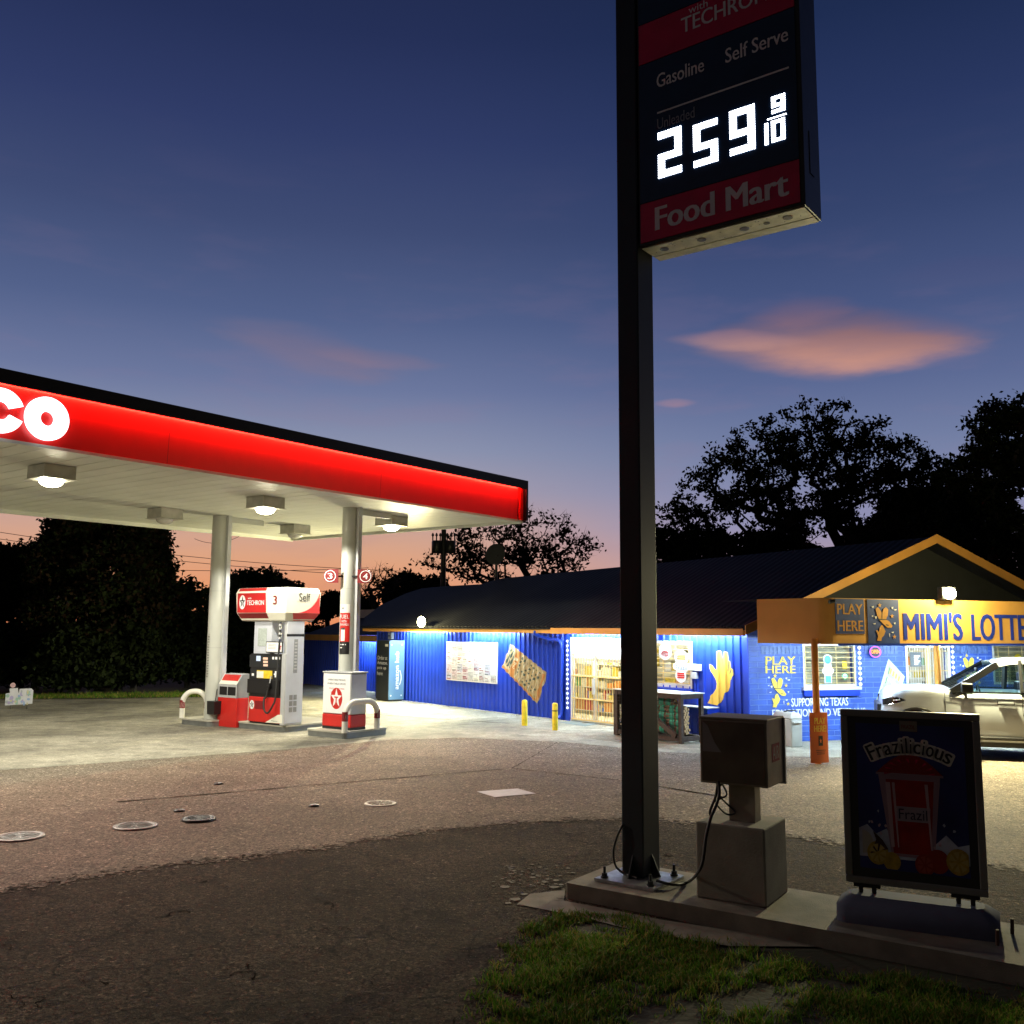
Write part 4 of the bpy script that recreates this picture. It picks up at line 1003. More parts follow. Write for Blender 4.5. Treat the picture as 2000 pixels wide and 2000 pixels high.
# murals painted on the corrugated wall
tan = mat('mural_tan', (.5, .36, .18), .6, var=.35, scale=6); tor = mat('mural_orange_band', (.5, .2, .05), .6, var=.2); tdk = mat('mural_dark_mark', (.05, .07, .05), .6); tpale = mat('mural_pale', (.66, .58, .4), .6); mora = mat('mural_hand_orange', (.85, .4, .06), .55, var=.1); mhand = mat('mural_hand_yellow', (.9, .55, .08), .55, var=.1)
tk = [(999, 1258), (1067.4, 1313), (1066, 1330), (1061, 1342), (1050.6, 1375.9), (1020, 1343), (981.3, 1303.4), (988, 1285)]
T0 = MB(); drape(T0, [wp(*p) for p in tk], tan)
def tq(u, v):      # ticket coordinates u along the long side, v across (pixels)
    a = (999, 1258); b = (1067, 1316); c = (1050.6, 1375); d = (981.3, 1303)
    x = (1-u)*(1-v)*a[0]+u*(1-v)*b[0]+u*v*c[0]+(1-u)*v*d[0]; y = (1-u)*(1-v)*a[1]+u*(1-v)*b[1]+u*v*c[1]+(1-u)*v*d[1]
    return wp(x, y)
def tqr(u0, u1, v0, v1): return [tq(u0, v0), tq(u1, v0), tq(u1, v1), tq(u0, v1)]
drape(T0, tqr(.19, .30, .01, .99), tor, .007); drape(T0, tqr(.01, .16, .9, .99), tor, .007); drape(T0, tqr(.93, .99, .05, .95), tor, .007); drape(T0, tqr(.30, .92, .93, .99), tor, .007)
for k in range(3): drape(T0, tqr(.21, .27, .28+.16*k, .38+.16*k), tpale, .010); 
for k in (1, 2): drape(T0, tqr(.225, .255, .30+.16*k, .36+.16*k), tor, .013)
for i in range(7):
    for j in range(6):
        if rnd.random() < .8:
            u = .34+.082*i; v = .1+.14*j; drape(T0, tqr(u, u+rnd.uniform(.025, .045), v, v+rnd.uniform(.04, .1)), tdk, .008)
for i in range(5): drape(T0, tqr(.34+.12*i, .355+.12*i, .04, .93), tpale, .0065)
for i in range(3): drape(T0, tqr(.04+.05*i, .07+.05*i, .15, .8), tdk, .008)
T0.build('ticket_mural', ST)
hp_ = [(1390, 705), (1425, 640), (1468, 575), (1472, 530), (1462, 490), (1438, 450), (1420, 400), (1405, 362), (1422, 352), (1448, 385), (1466, 408), (1478, 388), (1472, 320), (1478, 245), (1495, 232), (1512, 240), (1520, 270), (1522, 330), (1530, 275), (1540, 248), (1560, 243), (1574, 255), (1576, 330), (1590, 322), (1598, 345), (1598, 400), (1610, 385), (1628, 405), (1630, 450), (1612, 485), (1592, 500), (1592, 560), (1575, 600), (1540, 622), (1530, 670), (1485, 728)]
H0 = MB(); drape(H0, [wp(1080+p[0]/4.6, 1220+p[1]/4.6) for p in hp_], mhand)
for a, b in (((1520, 268), (1524, 380)), ((1578, 330), (1574, 420)), ((1600, 400), (1590, 440))):
    pa, pb_ = wp(1080+a[0]/4.6, 1220+a[1]/4.6), wp(1080+b[0]/4.6, 1220+b[1]/4.6)
    drape(H0, [(pa[0]-.008, pa[1]), (pa[0]+.02, pa[1]), (pb_[0]+.02, pb_[1]), (pb_[0]-.008, pb_[1])], tdk, .008)
H0.build('hand_mural', ST)
# eave: fascia board, gutter edge, soffit
fas = mat('orange_fascia', (.75, .36, .08), .5, var=.15, scale=2)
e0 = WF.hx(708.5, 1224, EO)[0]; e1 = WF.hx(1454, 1230, EO)[0]
sB = WF.hx(1078, 1228, EO)[0]
mb = MB().box(e0, sB-.02, EO, EO+.035, EZ-.06, EZ+.1, fas).box(sB, e1, EO-.05, EO+.035, EZ-.07, EZ+.08, fas)
mb.build('fascia_board', ST, bevel=.004)
MB().box(e0+.05, e1, EO+.036, .05, EZ+.051, EZ+.07, mat('soffit_white', (.6, .6, .62), .6)).build('eave_soffit', ST)
# roof
peak = WF.l(AT(1826, 1048, 24.6)); PFr = Frame(WF.w(0, 0, 0), WF.a)
gA_ = math.radians(17)       # gable wall direction in the world
cornerW = WF.w(sCorner, 0, 0)
BF = Frame(cornerW, gA_)
es_w = WF.w(e1, EO, 0)
# gable line starts at the eave end and runs parallel to the brick wall
GF = Frame(es_w, gA_)
gx, gz = GF.hx(1826.5, 1048); g2x, g2z = GF.hx(2000, 1153.8)
pk = GF.w(gx, 0, gz); pkl = WF.l(pk); slope = (gz-(EZ+.1))/(pkl[1]-EO)
nrm = Vector((0, -slope, 1))          # roof plane in shop coordinates: z = EZ+.1 + (y-EO)*slope
def roofpt(px, py):
    d = ray(px, py); o = EYEV
    ol = WF.l(o); dl = (d.dot(WF.x), d.dot(WF.y), d.z)
    # o.z + t dz = EZ+.1 + (oy + t dy - EO)*slope
    t = (EZ+.1+(ol[1]-EO)*slope-EYE)/(dl[2]-dl[1]*slope)
    return (ol[0]+t*dl[0], ol[1]+t*dl[1], EYE+t*dl[2])
ridgeL = roofpt(985, 1129)
print('roof', pkl, gz, slope, ridgeL, 'eave', e0, e1)
def roof_fn(m, nt, b, tc, mx):
    N = nt.nodes; L = nt.links
    w = N.new('ShaderNodeTexWave'); w.bands_direction = 'X'; w.inputs['Scale'].default_value = 1.55; w.inputs['Distortion'].default_value = 0
    L.new(tc.outputs['Object'], w.inputs['Vector'])
    bp = N.new('ShaderNodeBump'); bp.inputs['Strength'].default_value = .5; bp.inputs['Distance'].default_value = .02
    L.new(w.outputs[1], bp.inputs['Height']); L.new(bp.outputs[0], b.inputs['Normal'])
roofm = mat('dark_roof_metal', (.02, .021, .024), .6, .2, var=.35, scale=.8, spec=.2, fn=roof_fn)
er = (e1, EO); 
left = [roofpt(712, 1206), roofpt(745, 1181), roofpt(790, 1160), roofpt(823.6, 1149), roofpt(867, 1145), roofpt(939.5, 1141), roofpt(965, 1133), ridgeL]
E0 = (e0, EO-.04, EZ+.105); E1 = (e1, EO-.04, EZ+.105); PK = (pkl[0], pkl[1], gz)
# corrugated sheet: sample the front slope as ribs
outline = [(E0[0], E0[1]), (E1[0], E1[1]), (PK[0], PK[1])]+[(p[0], p[1]) for p in left[::-1]]
def rz(y): return EZ+.1+(y-EO)*slope
mb = MB()
tri = tessellate_polygon([[Vector((p[0], p[1], 0)) for p in outline]])
for dz_, fl in ((0, 1), (-.04, 0)):
    vs = [(p[0], p[1], rz(p[1])+dz_) for p in outline]
    fx = []
    for t_ in tri:
        a, b, c = [Vector((outline[i][0], outline[i][1], 0)) for i in t_]
        up = (b-a).cross(c-a).z > 0
        fx.append(tuple(t_) if up == bool(fl) else tuple(t_)[::-1])
    mb.add(vs, fx, roofm)
n = len(outline)
mb.add([(p[0], p[1], rz(p[1])) for p in outline]+[(p[0], p[1], rz(p[1])-.04) for p in outline], [(i, n+i, n+(i+1) % n, (i+1) % n) for i in range(n)], roofm)
# sheet edge ripples along the eave
k = e0
while k < e1: mb.box(k, k+.045, EO-.075, EO-.041, EZ+.095, EZ+.125, roofm); k += .09
# rear slope
gR = WF.l(GF.w(g2x, 0, 0)); bk = (pkl[0]+(pkl[0]-e1), 2*pkl[1]-EO)
rb = [(PK[0], PK[1], gz), (bk[0], bk[1], EZ+.1), (ridgeL[0]+(bk[0]-PK[0]), bk[1], EZ+.1), (ridgeL[0], ridgeL[1], rz(ridgeL[1]))]
mb.add(rb, [(0, 1, 2, 3)], roofm); mb.add([(p[0], p[1], p[2]-.04) for p in rb], [(3, 2, 1, 0)], roofm)
# left hip closing
hl = [(p[0], p[1], rz(p[1])) for p in left]; bb = (ridgeL[0]+(bk[0]-PK[0]), bk[1], EZ+.1)
mb.add(hl+[bb, (hl[0][0]-1.0, hl[0][1]+5, EZ+.1)], [(0, 8+1, 1)]+[(i, 9, i+1) for i in range(1, 5)]+[(5, 9, 8), (5, 8, 6), (6, 8, 7)], roofm)
ROOF = mb.build('roof', ST)
# barge boards on the gable
def barge(a, b, nm):
    a = Vector(a); b = Vector(b); d = (b-a); out = Vector((GF.y.dot(WF.x), GF.y.dot(WF.y), 0))*-1
    mb = MB().obox(a+out*.03+Vector((0, 0, -.18)), d, out*.035, Vector((0, 0, .2)), fas); return mb.build(nm, ST)
barge((e1+.02, EO-.03, EZ+.13), (PK[0], PK[1], gz+.03), 'barge_board'); barge((PK[0], PK[1], gz+.03), (bk[0], bk[1], EZ+.13), 'barge_board')
# dish and vents on the roof
dw = AT(970, 1084, 35.5); ok = AT(966, 1128, 35.5)
T = thing('satellite_dish', 'dark round satellite dish on a mast above the shop roof ridge', 'satellite dish', loc=(dw.x, dw.y, 0))
MB().lathe((0, 0, 0), [(.001, 0), (.15, .015), (.3, .06), (.40, .12)], dark, 28).build('reflector', T, loc=(0, 0, dw.z)).rotation_euler = (math.radians(80), 0, math.radians(-25))
MB().tube([(-.03, .05, ok.z-.6), (0, .05, dw.z)], .05, dark, 8).tube([(0, .05, dw.z), (.0, -.4, dw.z-.1)], .015, dark, 6).build('mast', T)

# double glass door with security grille
goldbar = mat('yellow_grille_paint', (.75, .55, .22), .45); wframe = mat('white_aluminium_frame', (.75, .75, .7), .35, .2)
door = MB(); zd = 2.19
DR = door.box(sD0, sD0+.07, -.03, .05, 0, zd, wframe).box(sD1-.07, sD1, -.03, .05, 0, zd, wframe).box(sD0+.07, sD1-.07, -.03, .05, zd-.08, zd, wframe).build('door', ST)
sm = wx_(1163, 1340)
mb = MB()
for (a, b) in ((sD0+.08, sm-.01), (sm+.01, sD1-.08)):
    mb.box(a, a+.05, -.02, .02, .03, zd-.1, wframe).box(b-.05, b, -.02, .02, .03, zd-.1, wframe).box(a+.05, b-.05, -.02, .02, .03, .12, wframe).box(a+.05, b-.05, -.02, .02, zd-.2, zd-.1, wframe)
for (a, b) in ((sD0+.13, sm-.06), (sm+.06, sD1-.13)): mb.box(a, b, -.004, .004, zd-.62, zd-.21, paper)
mb.build('leaf_frame', DR)
MB().box(sD0+.13, sm-.06, -.004, .004, .12, zd-.625, glass('shop_glass', (.95, .97, .97), .05)).box(sm+.06, sD1-.13, -.004, .004, .12, zd-.625, glass('shop_glass', (.95, .97, .97), .05)).build('pane', DR)
mb = MB()
for (a, b) in ((sD0+.08, sm-.01), (sm+.01, sD1-.08)):
    k = a+.06
    while k < b-.05: mb.box(k, k+.02, -.06, -.05, .08, 1.75, goldbar); k += .105
    for z in (.08, .62, 1.2, 1.75): mb.box(a, b, -.066, -.041, z-.015, z+.015, goldbar)
mb.box(sm-.045, sm+.045, -.075, -.03, .75, 1.15, lightgrey)
mb.build('grille', DR)
# shop interior seen through the door and window
inter = mat('shop_interior_wall', (.7, .65, .5), .8); 
mb = MB().box(sD0-5.5, sW1+.4, 3.2, 3.25, 0, 2.6, inter).box(sD0-5.52, sD0-5.45, .15, 3.2, 0, 2.6, inter).box(sW1+.4, sW1+.45, .15, 3.2, 0, 2.6, inter).box(sD0-5.5, sW1+.4, .15, 3.2, 2.55, 2.6, inter).box(sD0-5.5, sW1+.4, .15, 3.2, .005, .03, inter)
mb.build('interior', ST)
prod = [mat('goods_%s' % n_, c_, .5, var=.3, scale=20) for n_, c_ in (('red', (.5, .03, .02)), ('yellow', (.75, .55, .05)), ('blue', (.04, .1, .45)), ('green', (.05, .3, .08)), ('cream', (.75, .7, .55)), ('brown', (.2, .1, .04)), ('dark', (.03, .03, .03)), ('orange', (.7, .25, .03)))]
mb = MB()
def shelf(mb, xa, xb, y, z0, z1, n=5):
    for k in range(n+1):
        z = z0+(z1-z0)*k/n; mb.box(xa, xb, y, y+.3, z-.02, z, wframe)
        if k == n: break
        x = xa+.02
        while x < xb-.1:
            w = rnd.choice((.08, .12, .22, .3, .38)); h = rnd.uniform(.25, .92)*(z1-z0)/n
            mb.box(x, x+w*.92, y+.02+rnd.uniform(0, .05), y+.25, z, z+h, rnd.choice(prod+[prod[4]]*5+[prod[1]]*4+[paper]*4+[inter]*3)); x += w+(.06 if rnd.random() < .2 else 0)
shelf(mb, sD0-3.4, sD1-.6, 1.5, .15, 2.1, 6); shelf(mb, sW0-.3, sW1+.2, .9, .8, 2.0, 4)
mb.build('shelving', ST)
MB().box(sD0-1.5, sD1, .5, .7, 2.5, 2.54, emis('interior_tube', (1.0, .9, .66), 42)).box(sD0-3, sD1-.5, 1.2, 1.3, 2.5, 2.54, emis('interior_tube', (1, .9, .7), 22)).box(sW0, sW1, .4, .55, 2.5, 2.54, emis('interior_tube', (1, .9, .7), 22)).build('interior_lights', ST)
# string of bulbs beside the door
bulb = emis('string_bulb', (.85, .92, 1.0), 1.8)
def bulbs(pts, r, lab, fr_, par=None):
    mb = MB()
    for p in pts: mb.lathe(p, [(.001, -r), (r*.7, -r*.7), (r, 0), (r*.7, r*.7), (.001, r)], bulb, 8)
    mb.tube([pts[0], pts[-1]], .006, white, 5)
    o = mb.build('string_lights', None, loc=(fr_.o.x, fr_.o.y, 0), rot=fr_.a); tag(o, lab, 'string lights', 'strings of bulbs on the shop'); return o
bulbs([(sD0-.06, -.09, .35+.125*k) for k in range(15)], .035, 'string of white bulbs running up the left side of the main door', WF)
# window right of the pole
WN = MB().box(sW0, sW1, -.03, .04, zWb-.05, zWb+.03, wframe).box(sW0, sW1, -.03, .04, zWt-.04, zWt+.02, wframe).box(sW0, sW0+.05, -.03, .04, zWb+.03, zWt-.04, wframe).box(sW1-.06, sW1, -.03, .04, zWb+.03, zWt-.04, wframe).build('window', ST)
MB().box(sW0+.05, sW1-.06, -.003, .003, zWb+.03, zWt-.04, glass('shop_glass', (.95, .97, .97), .05)).build('pane', WN)
mb = MB()
for k in range(9): z = zWb+.06+(zWt-zWb-.12)*k/8; mb.box(sW0+.03, sW1-.04, -.06, -.05, z-.008, z+.008, goldbar)
for f in (.1, .4, .7, .98): x = sW0+.05+(sW1-sW0-.1)*f; mb.box(x-.008, x+.008, -.049, -.04, zWb+.04, zWt-.05, goldbar)
mb.build('bars', WN)
mb = MB(); sp = [wp(1336, 1281), wp(1334, 1303), wp(1334, 1322)]
for (q, rx, rz_, m_) in ((wp(1303, 1272), .2, .2, txtw), (wp(1303, 1277), .13, .08, red), (wp(1335, 1284), .21, .16, txtw), (wp(1335, 1302), .27, .12, txtw), (wp(1334, 1320), .17, .16, txtw)):
    mb.plate(circle(q[0], q[1], rx, 18, rz_), (0, -.07, 0), X, Z, m_, .003, 0)
for k in range(3): q = wp(1335, 1279+4*k); mb.box(q[0]-.14, q[0]+.14, -.078, -.0745, q[1]-.018, q[1]+.018, tor)
for k in range(3): q = wp(1334, 1315+4*k); mb.box(q[0]-.11, q[0]+.11, -.078, -.0745, q[1]-.018, q[1]+.018, red)
q = wp(1335, 1306); mb.text('Frazil', (q[0]-.17, -.075, q[1]-.02), X, Z, .34, .1, mat('blue_lettering', (.03, .1, .45), .5), .0, .002)
mb.build('drink_sign', WN)
MB().box(sW0-.05, sW1+.05, -.12, -.04, zWb-.16, zWb-.06, bluec).build('sill', WN)
# eave strip lights
tube = emis('strip_tube', (.66, .86, 1.0), 230.0)
def strip_light(a, b, lab, fr_=WF, y=-.28, z=EZ+.0, frame_=wframe):
    w = fr_.w((a+b)/2, y, z); h = (b-a)/2
    t = thing('strip_light', lab, 'strip light', loc=w, rot=fr_.a, group='strip lights under the shop eave')
    MB().box(-h, h, -.07, .07, .02, .05, frame_).build('housing', t)
    MB().box(-h+.03, h-.03, -.045, .045, -.02, .019, tube).build('tube', t)
strip_light(WF.hx(783, 1240, -.28)[0], WF.hx(861, 1240, -.28)[0], 'cold white strip light under the eave next to the parcel locker')
strip_light(WF.hx(908, 1240, -.28)[0], WF.hx(997, 1240, -.28)[0], 'cold white strip light under the eave above the printed paper board')
strip_light(WF.hx(1104, 1240, -.28)[0], WF.hx(1212, 1240, -.28)[0], 'cold white strip light under the eave above the main door')
strip_light(WF.hx(1290, 1240, -.28)[0], WF.hx(1432, 1240, -.28)[0], 'cold white strip light under the eave above the hand mural')
# downpipe
sP = wx_(1101, 1300)
MB().tube(smooth([Vector(p) for p in ((sP-.55, EO+.02, EZ+.0), (sP-.55, EO+.03, EZ-.1), (sP-.3, -.25, EZ-.22), (sP, -.08, EZ-.35), (sP, -.07, 1.0), (sP, -.07, .2), (sP-.06, -.2, .06))]), .045, bluec, 10).build('downpipe', ST)
# small utility fittings
q = wp(1360, 1302)
T = thing('meter_box', 'pale meter boxes and conduit above the blue shelf on the shop wall', 'meter box', WF)
MB().box(q[0]-.14, q[0]+.2, -.12, -.04, q[1]-.09, q[1]+.06, wframe).build('upper_box', T, bevel=.006)
MB().box(q[0]-.06, q[0]+.1, -.12, -.04, q[1]-.27, q[1]-.12, lightgrey).build('lower_box', T, bevel=.006)
MB().tube([(q[0], -.06, q[1]-.27), (q[0], -.06, .85)], .015, bluec, 6).build('conduit', T)
a, z_ = wp(1340, 1378, -.1); b = wp(1389, 1378, -.3)[0]
T = thing('wall_shelf', 'blue painted metal shelf bracketed to the wall below the hand mural', 'shelf', WF)
MB().box(a, b, -.42, -.04, z_-.14, z_, bluec).box(a-.01, b+.01, -.44, -.036, z_+.001, z_+.02, lightgrey).build('shelf_body', T)
# printed poster board
pb0, pt = wp(873, 1254, -.05); pb1 = wp(972, 1254, -.05)[0]; pz0 = wp(922, 1332, -.05)[1]; pz1 = wp(922, 1254, -.05)[1]
T = thing('paper_board', 'large pale board covered in printed paper clippings on the blue wall', 'notice board', WF)
MB().box(pb0, pb1, -.06, -.04, pz0, pz1, mat('board_white', (.72, .7, .68), .6)).build('board', T)
tone = [mat('paper_%d_tone' % i, c_, .7, var=.35, scale=14) for i, c_ in enumerate(((.6, .56, .48), (.5, .48, .47), (.66, .62, .6), (.42, .42, .5), (.7, .66, .55), (.5, .4, .42)))]
mb = MB(); nx_ = 9; 
for i in range(nx_):
    z = pz0+.03; xa_ = pb0+.03+(pb1-pb0-.06)*i/nx_; xb_ = xa_+(pb1-pb0-.06)/nx_-.012
    while z < pz1-.12:
        h = min(rnd.uniform(.12, .45), pz1-.03-z); mb.box(xa_, xb_, -.063, -.0605, z, z+h-.012, rnd.choice(tone))
        for r_ in range(int(h/.045)):
            if rnd.random() < .75:
                l_ = rnd.uniform(.3, .95)*(xb_-xa_-.02); mb.box(xa_+.01, xa_+.01+l_, -.0645, -.0632, z+.01+.045*r_, z+.01+.045*r_+rnd.uniform(.008, .03), rnd.choice([grey, tdk, grey, redd, lightgrey]))
        z += h
mb.build('clippings', T)

# ---------------- annex at the far left
ANS = 1.3
a0_ = WF.hx(594, 1300, ANS)[0]; a1_ = sA
T = thing('annex_building', 'dark low blue annex with orange trim behind the fuel dispenser', 'annex', WF)
mb = MB(); corr_seg(mb, a0_, a1_, 0, 2.2, bluec, ANS); mb.box(a0_-.02, a0_, ANS, ANS+5, 0, 2.2, bluec); mb.build('wall', T)
zAf = WF.hx(625, 1244, ANS-.5)[1]; af0 = WF.hx(596, 1244, ANS-.5)[0]
MB().box(af0, a1_-.6, ANS-.5, ANS-.46, zAf-.14, zAf+.1, fas).build('fascia_board', T)
MB().add([(af0, ANS-.52, zAf+.11), (a1_+.3, ANS-.52, zAf+.11), (a1_+.3, ANS+4, zAf+1.6), (af0, ANS+4, zAf+1.6), (af0, ANS+8, zAf+.11), (a1_+.3, ANS+8, zAf+.11)], [(0, 1, 2, 3), (3, 2, 5, 4)], roofm).box(af0+1, af0+3, ANS+1.5, ANS+2.2, zAf+.8, zAf+1.15, grey).build('roof', T)
strip_light(WF.hx(698, 1248, ANS-.3)[0], WF.hx(733, 1248, ANS-.3)[0], 'cold white strip light on the annex left of the parcel locker', WF, ANS-.3, WF.hx(715, 1248, ANS-.3)[1])

# ---------------- parcel locker
LK = Frame(G(757.5, 1371), WF.a)
l0 = LK.hx(733.5, 1368)[0]; ld_ = LK.hy(788, 1369)[0]; lz = LK.hx(757, 1251)[1]
T = thing('parcel_locker', 'tall parcel locker, black front and light blue end, against the shop wall', 'parcel locker', LK)
lblue = mat('locker_light_blue', (.1, .2, .32), .35, var=.05); lblack = mat('locker_black', (.02, .025, .03), .4)
MB().box(l0, 0, 0, ld_, .06, lz, lblack).box(l0+.03, -.03, .04, ld_-.04, 0, .06, dark).build('cabinet', T, bevel=.01)
mb = MB().box(.001, .02, .01, ld_-.01, .07, lz-.01, lblue)
# vertical wordmark reads upwards
hh_ = .62*(lz)
mb.text('amazon hub', (.02, ld_*.62, lz*.22), Z, (0, -1, 0), hh_, ld_*.3, txtw, .02, .002) if False else mb.text('amazon hub', (.02, ld_*.64, lz*.2), (0, 0, 1), (0, -1, 0), lz*.62, ld_*.26, txtw, .02, .002)
arc = [(.0225, ld_*(.70+.10*math.sin(PI*t)), lz*(.27+.24*t)) for t in [k/10 for k in range(11)]]
mb.tube(arc, .016, txtw, 6)
for (y, z) in ((.15, .1), (.15, .93), (.82, .1), (.82, .93)): mb.box(.02, .024, ld_*y-.02, ld_*y+.02, lz*z-.02, lz*z+.02, txtw)
mb.build('end_panel', T)
mb = MB()
for k, s_ in enumerate(('Order at', 'Amazon,', 'pick up', 'here')):
    ww_ = abs(l0)*(.8, .82, .72, .45)[k]; mb.text(s_, (l0+.07, -.001, lz*.68-.19*k*lz/2*.9), X, Z, ww_, .13, txtw, .0, .002)
mb.box(l0*.3, -.05, -.004, -.001, lz*.9, lz*.94, paper); mb.build('front_lettering', T)
q = WF.hx(766, 1242, -.04); T = thing('wall_camera', 'small pale box fixed high on the wall above the parcel locker', 'wall box', WF)
MB().box(q[0]-.12, q[0]+.12, -.14, -.04, q[1]-.11, q[1]+.11, lightgrey).build('box', T); MB().lathe((q[0], -.15, q[1]-.02), [(.04, 0), (.04, .04)], black, 10).build('lens', T)

# ---------------- bollards, mat, firewood
ymat = mat('bollard_yellow', (.8, .62, .02), .5, var=.25, scale=9)
def bollard(px, pyb, pyt, wpx, lab):
    p = G(px, pyb); h = atz(px, pyt, p.y).z; r = wpx/2/FOC*math.hypot(p.y, EYE)
    tag(MB().lathe((0, 0, 0), [(r, 0), (r, h-.03), (r*.8, h-.005), (r*.3, h+.008)], ymat, 24).lathe((0, 0, 0), [(r*1.01, h*.7), (r*1.01, h*.74)], tdk if 'right' in lab else ymat, 20).build('bollard', loc=p), lab, 'bollard', 'yellow bollards in front of the shop')
bollard(1024.5, 1418, 1367, 11, 'yellow bollard left of the downpipe'); bollard(1084, 1427, 1373, 11, 'yellow bollard right of the other, nearest the door mat')
pz = G(1496, 1447); bollard(1496, 1447, 1364, 7, 'thin scuffed yellow bollard before the brick wall')
tag(sheet('door_mat', [G(1091, 1412.5), G(1130, 1407), G(1186, 1412), G(1143, 1420.5)], .022, mat('grey_mat', (.12, .15, .15), .9, bump=.5, var=.2), 'thing'), 'flat grey door mat in front of the main door', 'mat')
# firewood rack
FR = Frame(G(1206, 1437), WF.a)
f0 = FR.hx(1193, 1434)[0]; 
fx_end = FR.hx(1331, 1449)[0]; fz = FR.hx(1206, 1347)[1]; FR2 = FR
T = thing('firewood_rack', 'dark timber and wire firewood rack standing against the shop wall', 'firewood rack', FR)
tim = mat('dark_timber', (.06, .04, .03), .8, var=.3, scale=12)
fd = .62; x0f, x1f = 0, fx_end
mb = MB()
for x in (x0f, x1f):
    for y in (0, fd): mb.box(x-.04, x+.04, y-.04, y+.04, 0, fz, tim)
for y in (0, fd):
    mb.box(x0f+.041, x1f-.041, y-.03, y+.03, .05, .15, tim).box(x0f+.041, x1f-.041, y-.03, y+.03, fz-.1, fz, tim)
for x in (x0f, x1f): mb.box(x-.03, x+.03, .041, fd-.041, .05, .15, tim).box(x-.03, x+.03, .041, fd-.041, fz-.1, fz, tim)
mb.build('frame', T)
MB().box(x0f-.085, x0f-.046, -.04, fd*.16, .02, fz-.1, tim).box(x0f-.085, x0f-.046, fd*.84, fd+.04, .02, fz-.1, tim).box(x0f-.085, x0f-.046, fd*.165, fd*.835, .02, .24, tim).box(x0f-.085, x0f-.046, fd*.165, fd*.835, fz-.34, fz-.1, tim).bar((x0f-.066, .1, .25), (x0f-.066, fd-.1, fz-.36), .07, .035, tim).build('end_panel', T)
MB().bar((x1f*.42, -.05, fz*.68), (x1f-.1, -.05, .16), .05, .1, tim).build('brace', T)
MB().box(x0f-.06, x1f+.06, -.06, fd+.06, fz+.002, fz+.02, wframe).build('top_board', T)
mb = MB()
for k in range(24): x = x0f+(x1f-x0f)*(k+.5)/24; mb.box(x-.003, x+.003, -.045, -.041, .1, fz-.05, dark)
for k in range(12): z = .15+(fz-.25)*k/11; mb.box(x0f, x1f, -.041, -.037, z-.003, z+.003, dark)
for k in range(7): y = fd*(k+.5)/7; mb.box(x0f-.045, x0f-.041, y-.003, y+.003, .1, fz, dark)
mb.build('wire_mesh', T)
net = mat('green_netting', (.03, .32, .2), .6, var=.3, scale=20)
zb_ = .22; cnt = 0
LABS = []
for row in range(5):
    for col in range(5):
        if row == 4 and col in (1, 4): continue
        lying = col >= 3
        x = x0f+.17+.27*col if not lying else x0f+1.12+.62*(col-3)+.16*((row+1) % 2)
        z = .16+(fz-.32)/5*row+.09
        w = FR.w(min(x, x1f-.4 if lying else 9), fd/2, z)
        place = ('bottom', 'second', 'third', 'fourth', 'top')[row]; side = ('at the door end', 'second from the door end', 'third from the door end', 'inner green netted stack', 'green netted stack at the far end')[col]
        t = thing('firewood_bundle', 'firewood bundle in the rack, %s layer, %s' % (place, side), 'firewood bundle', loc=w, rot=FR.a+(0 if not lying else PI/2+rnd.uniform(-.12, .12)), group='firewood bundles in the rack')
        hl_ = fd/2-.05 if not lying else .27
        mb = MB()
        for k in range(7):
            a = k*PI/3+rnd.random()*.3; rr = .062 if k < 6 else 0
            rl = rnd.uniform(.028, .036); y0_, y1_ = -hl_+rnd.uniform(0, .03), hl_-rnd.uniform(0, .03)
            mb.tube([(rr*math.cos(a), y0_, rr*math.sin(a)), (rr*math.cos(a), y1_, rr*math.sin(a))], rl, wood, 7, False)
            for yy, fl in ((y0_, 1), (y1_, -1)): mb.add([(rr*math.cos(a)+rl*math.cos(b_*PI/4), yy, rr*math.sin(a)+rl*math.sin(b_*PI/4)) for b_ in range(8)], [tuple(range(8))[::fl]], woodend)
        mb.build('logs', t)
        if lying: MB().tube([(0, -hl_*.62, 0), (0, -hl_*.6, 0), (0, -.03, 0)], [.09, .1, .099], net, 12, False).tube([(0, .03, 0), (0, hl_*.6, 0), (0, hl_*.62, 0)], [.099, .1, .09], net, 12, False).build('net_wrap', t)

# ---------------- brick wing under the gable
def brick_fn(m, nt, b, tc, mx):
    N = nt.nodes; L = nt.links
    mp = N.new('ShaderNodeMapping'); mp.inputs['Rotation'].default_value = (PI/2, 0, 0); L.new(tc.outputs['Object'], mp.inputs[0])
    sx = N.new('ShaderNodeSeparateXYZ'); cb2 = N.new('ShaderNodeCombineXYZ'); L.new(tc.outputs['Object'], sx.inputs[0]); L.new(sx.outputs[0], cb2.inputs[0]); L.new(sx.outputs[2], cb2.inputs[1])
    br = N.new('ShaderNodeTexBrick'); br.inputs['Scale'].default_value = 1; br.inputs['Brick Width'].default_value = .42; br.inputs['Row Height'].default_value = .115; br.inputs['Mortar Size'].default_value = .009; br.inputs['Mortar Smooth'].default_value = .4
    br.inputs['Color1'].default_value = (.05, .12, .5, 1); br.inputs['Color2'].default_value = (.035, .09, .42, 1); br.inputs['Mortar'].default_value = (.16, .26, .6, 1)
    L.new(cb2.outputs[0], br.inputs['Vector']); L.new(br.outputs[0], mx.inputs[6])
    bp = N.new('ShaderNodeBump'); bp.inputs['Strength'].default_value = .9; bp.inputs['Distance'].default_value = .015; bp.invert = True
    L.new(br.outputs['Fac'], bp.inputs['Height']); L.new(bp.outputs[0], b.inputs['Normal'])
brick = mat('blue_painted_brick', (.05, .12, .5), .5, var=.3, scale=3, fn=brick_fn)
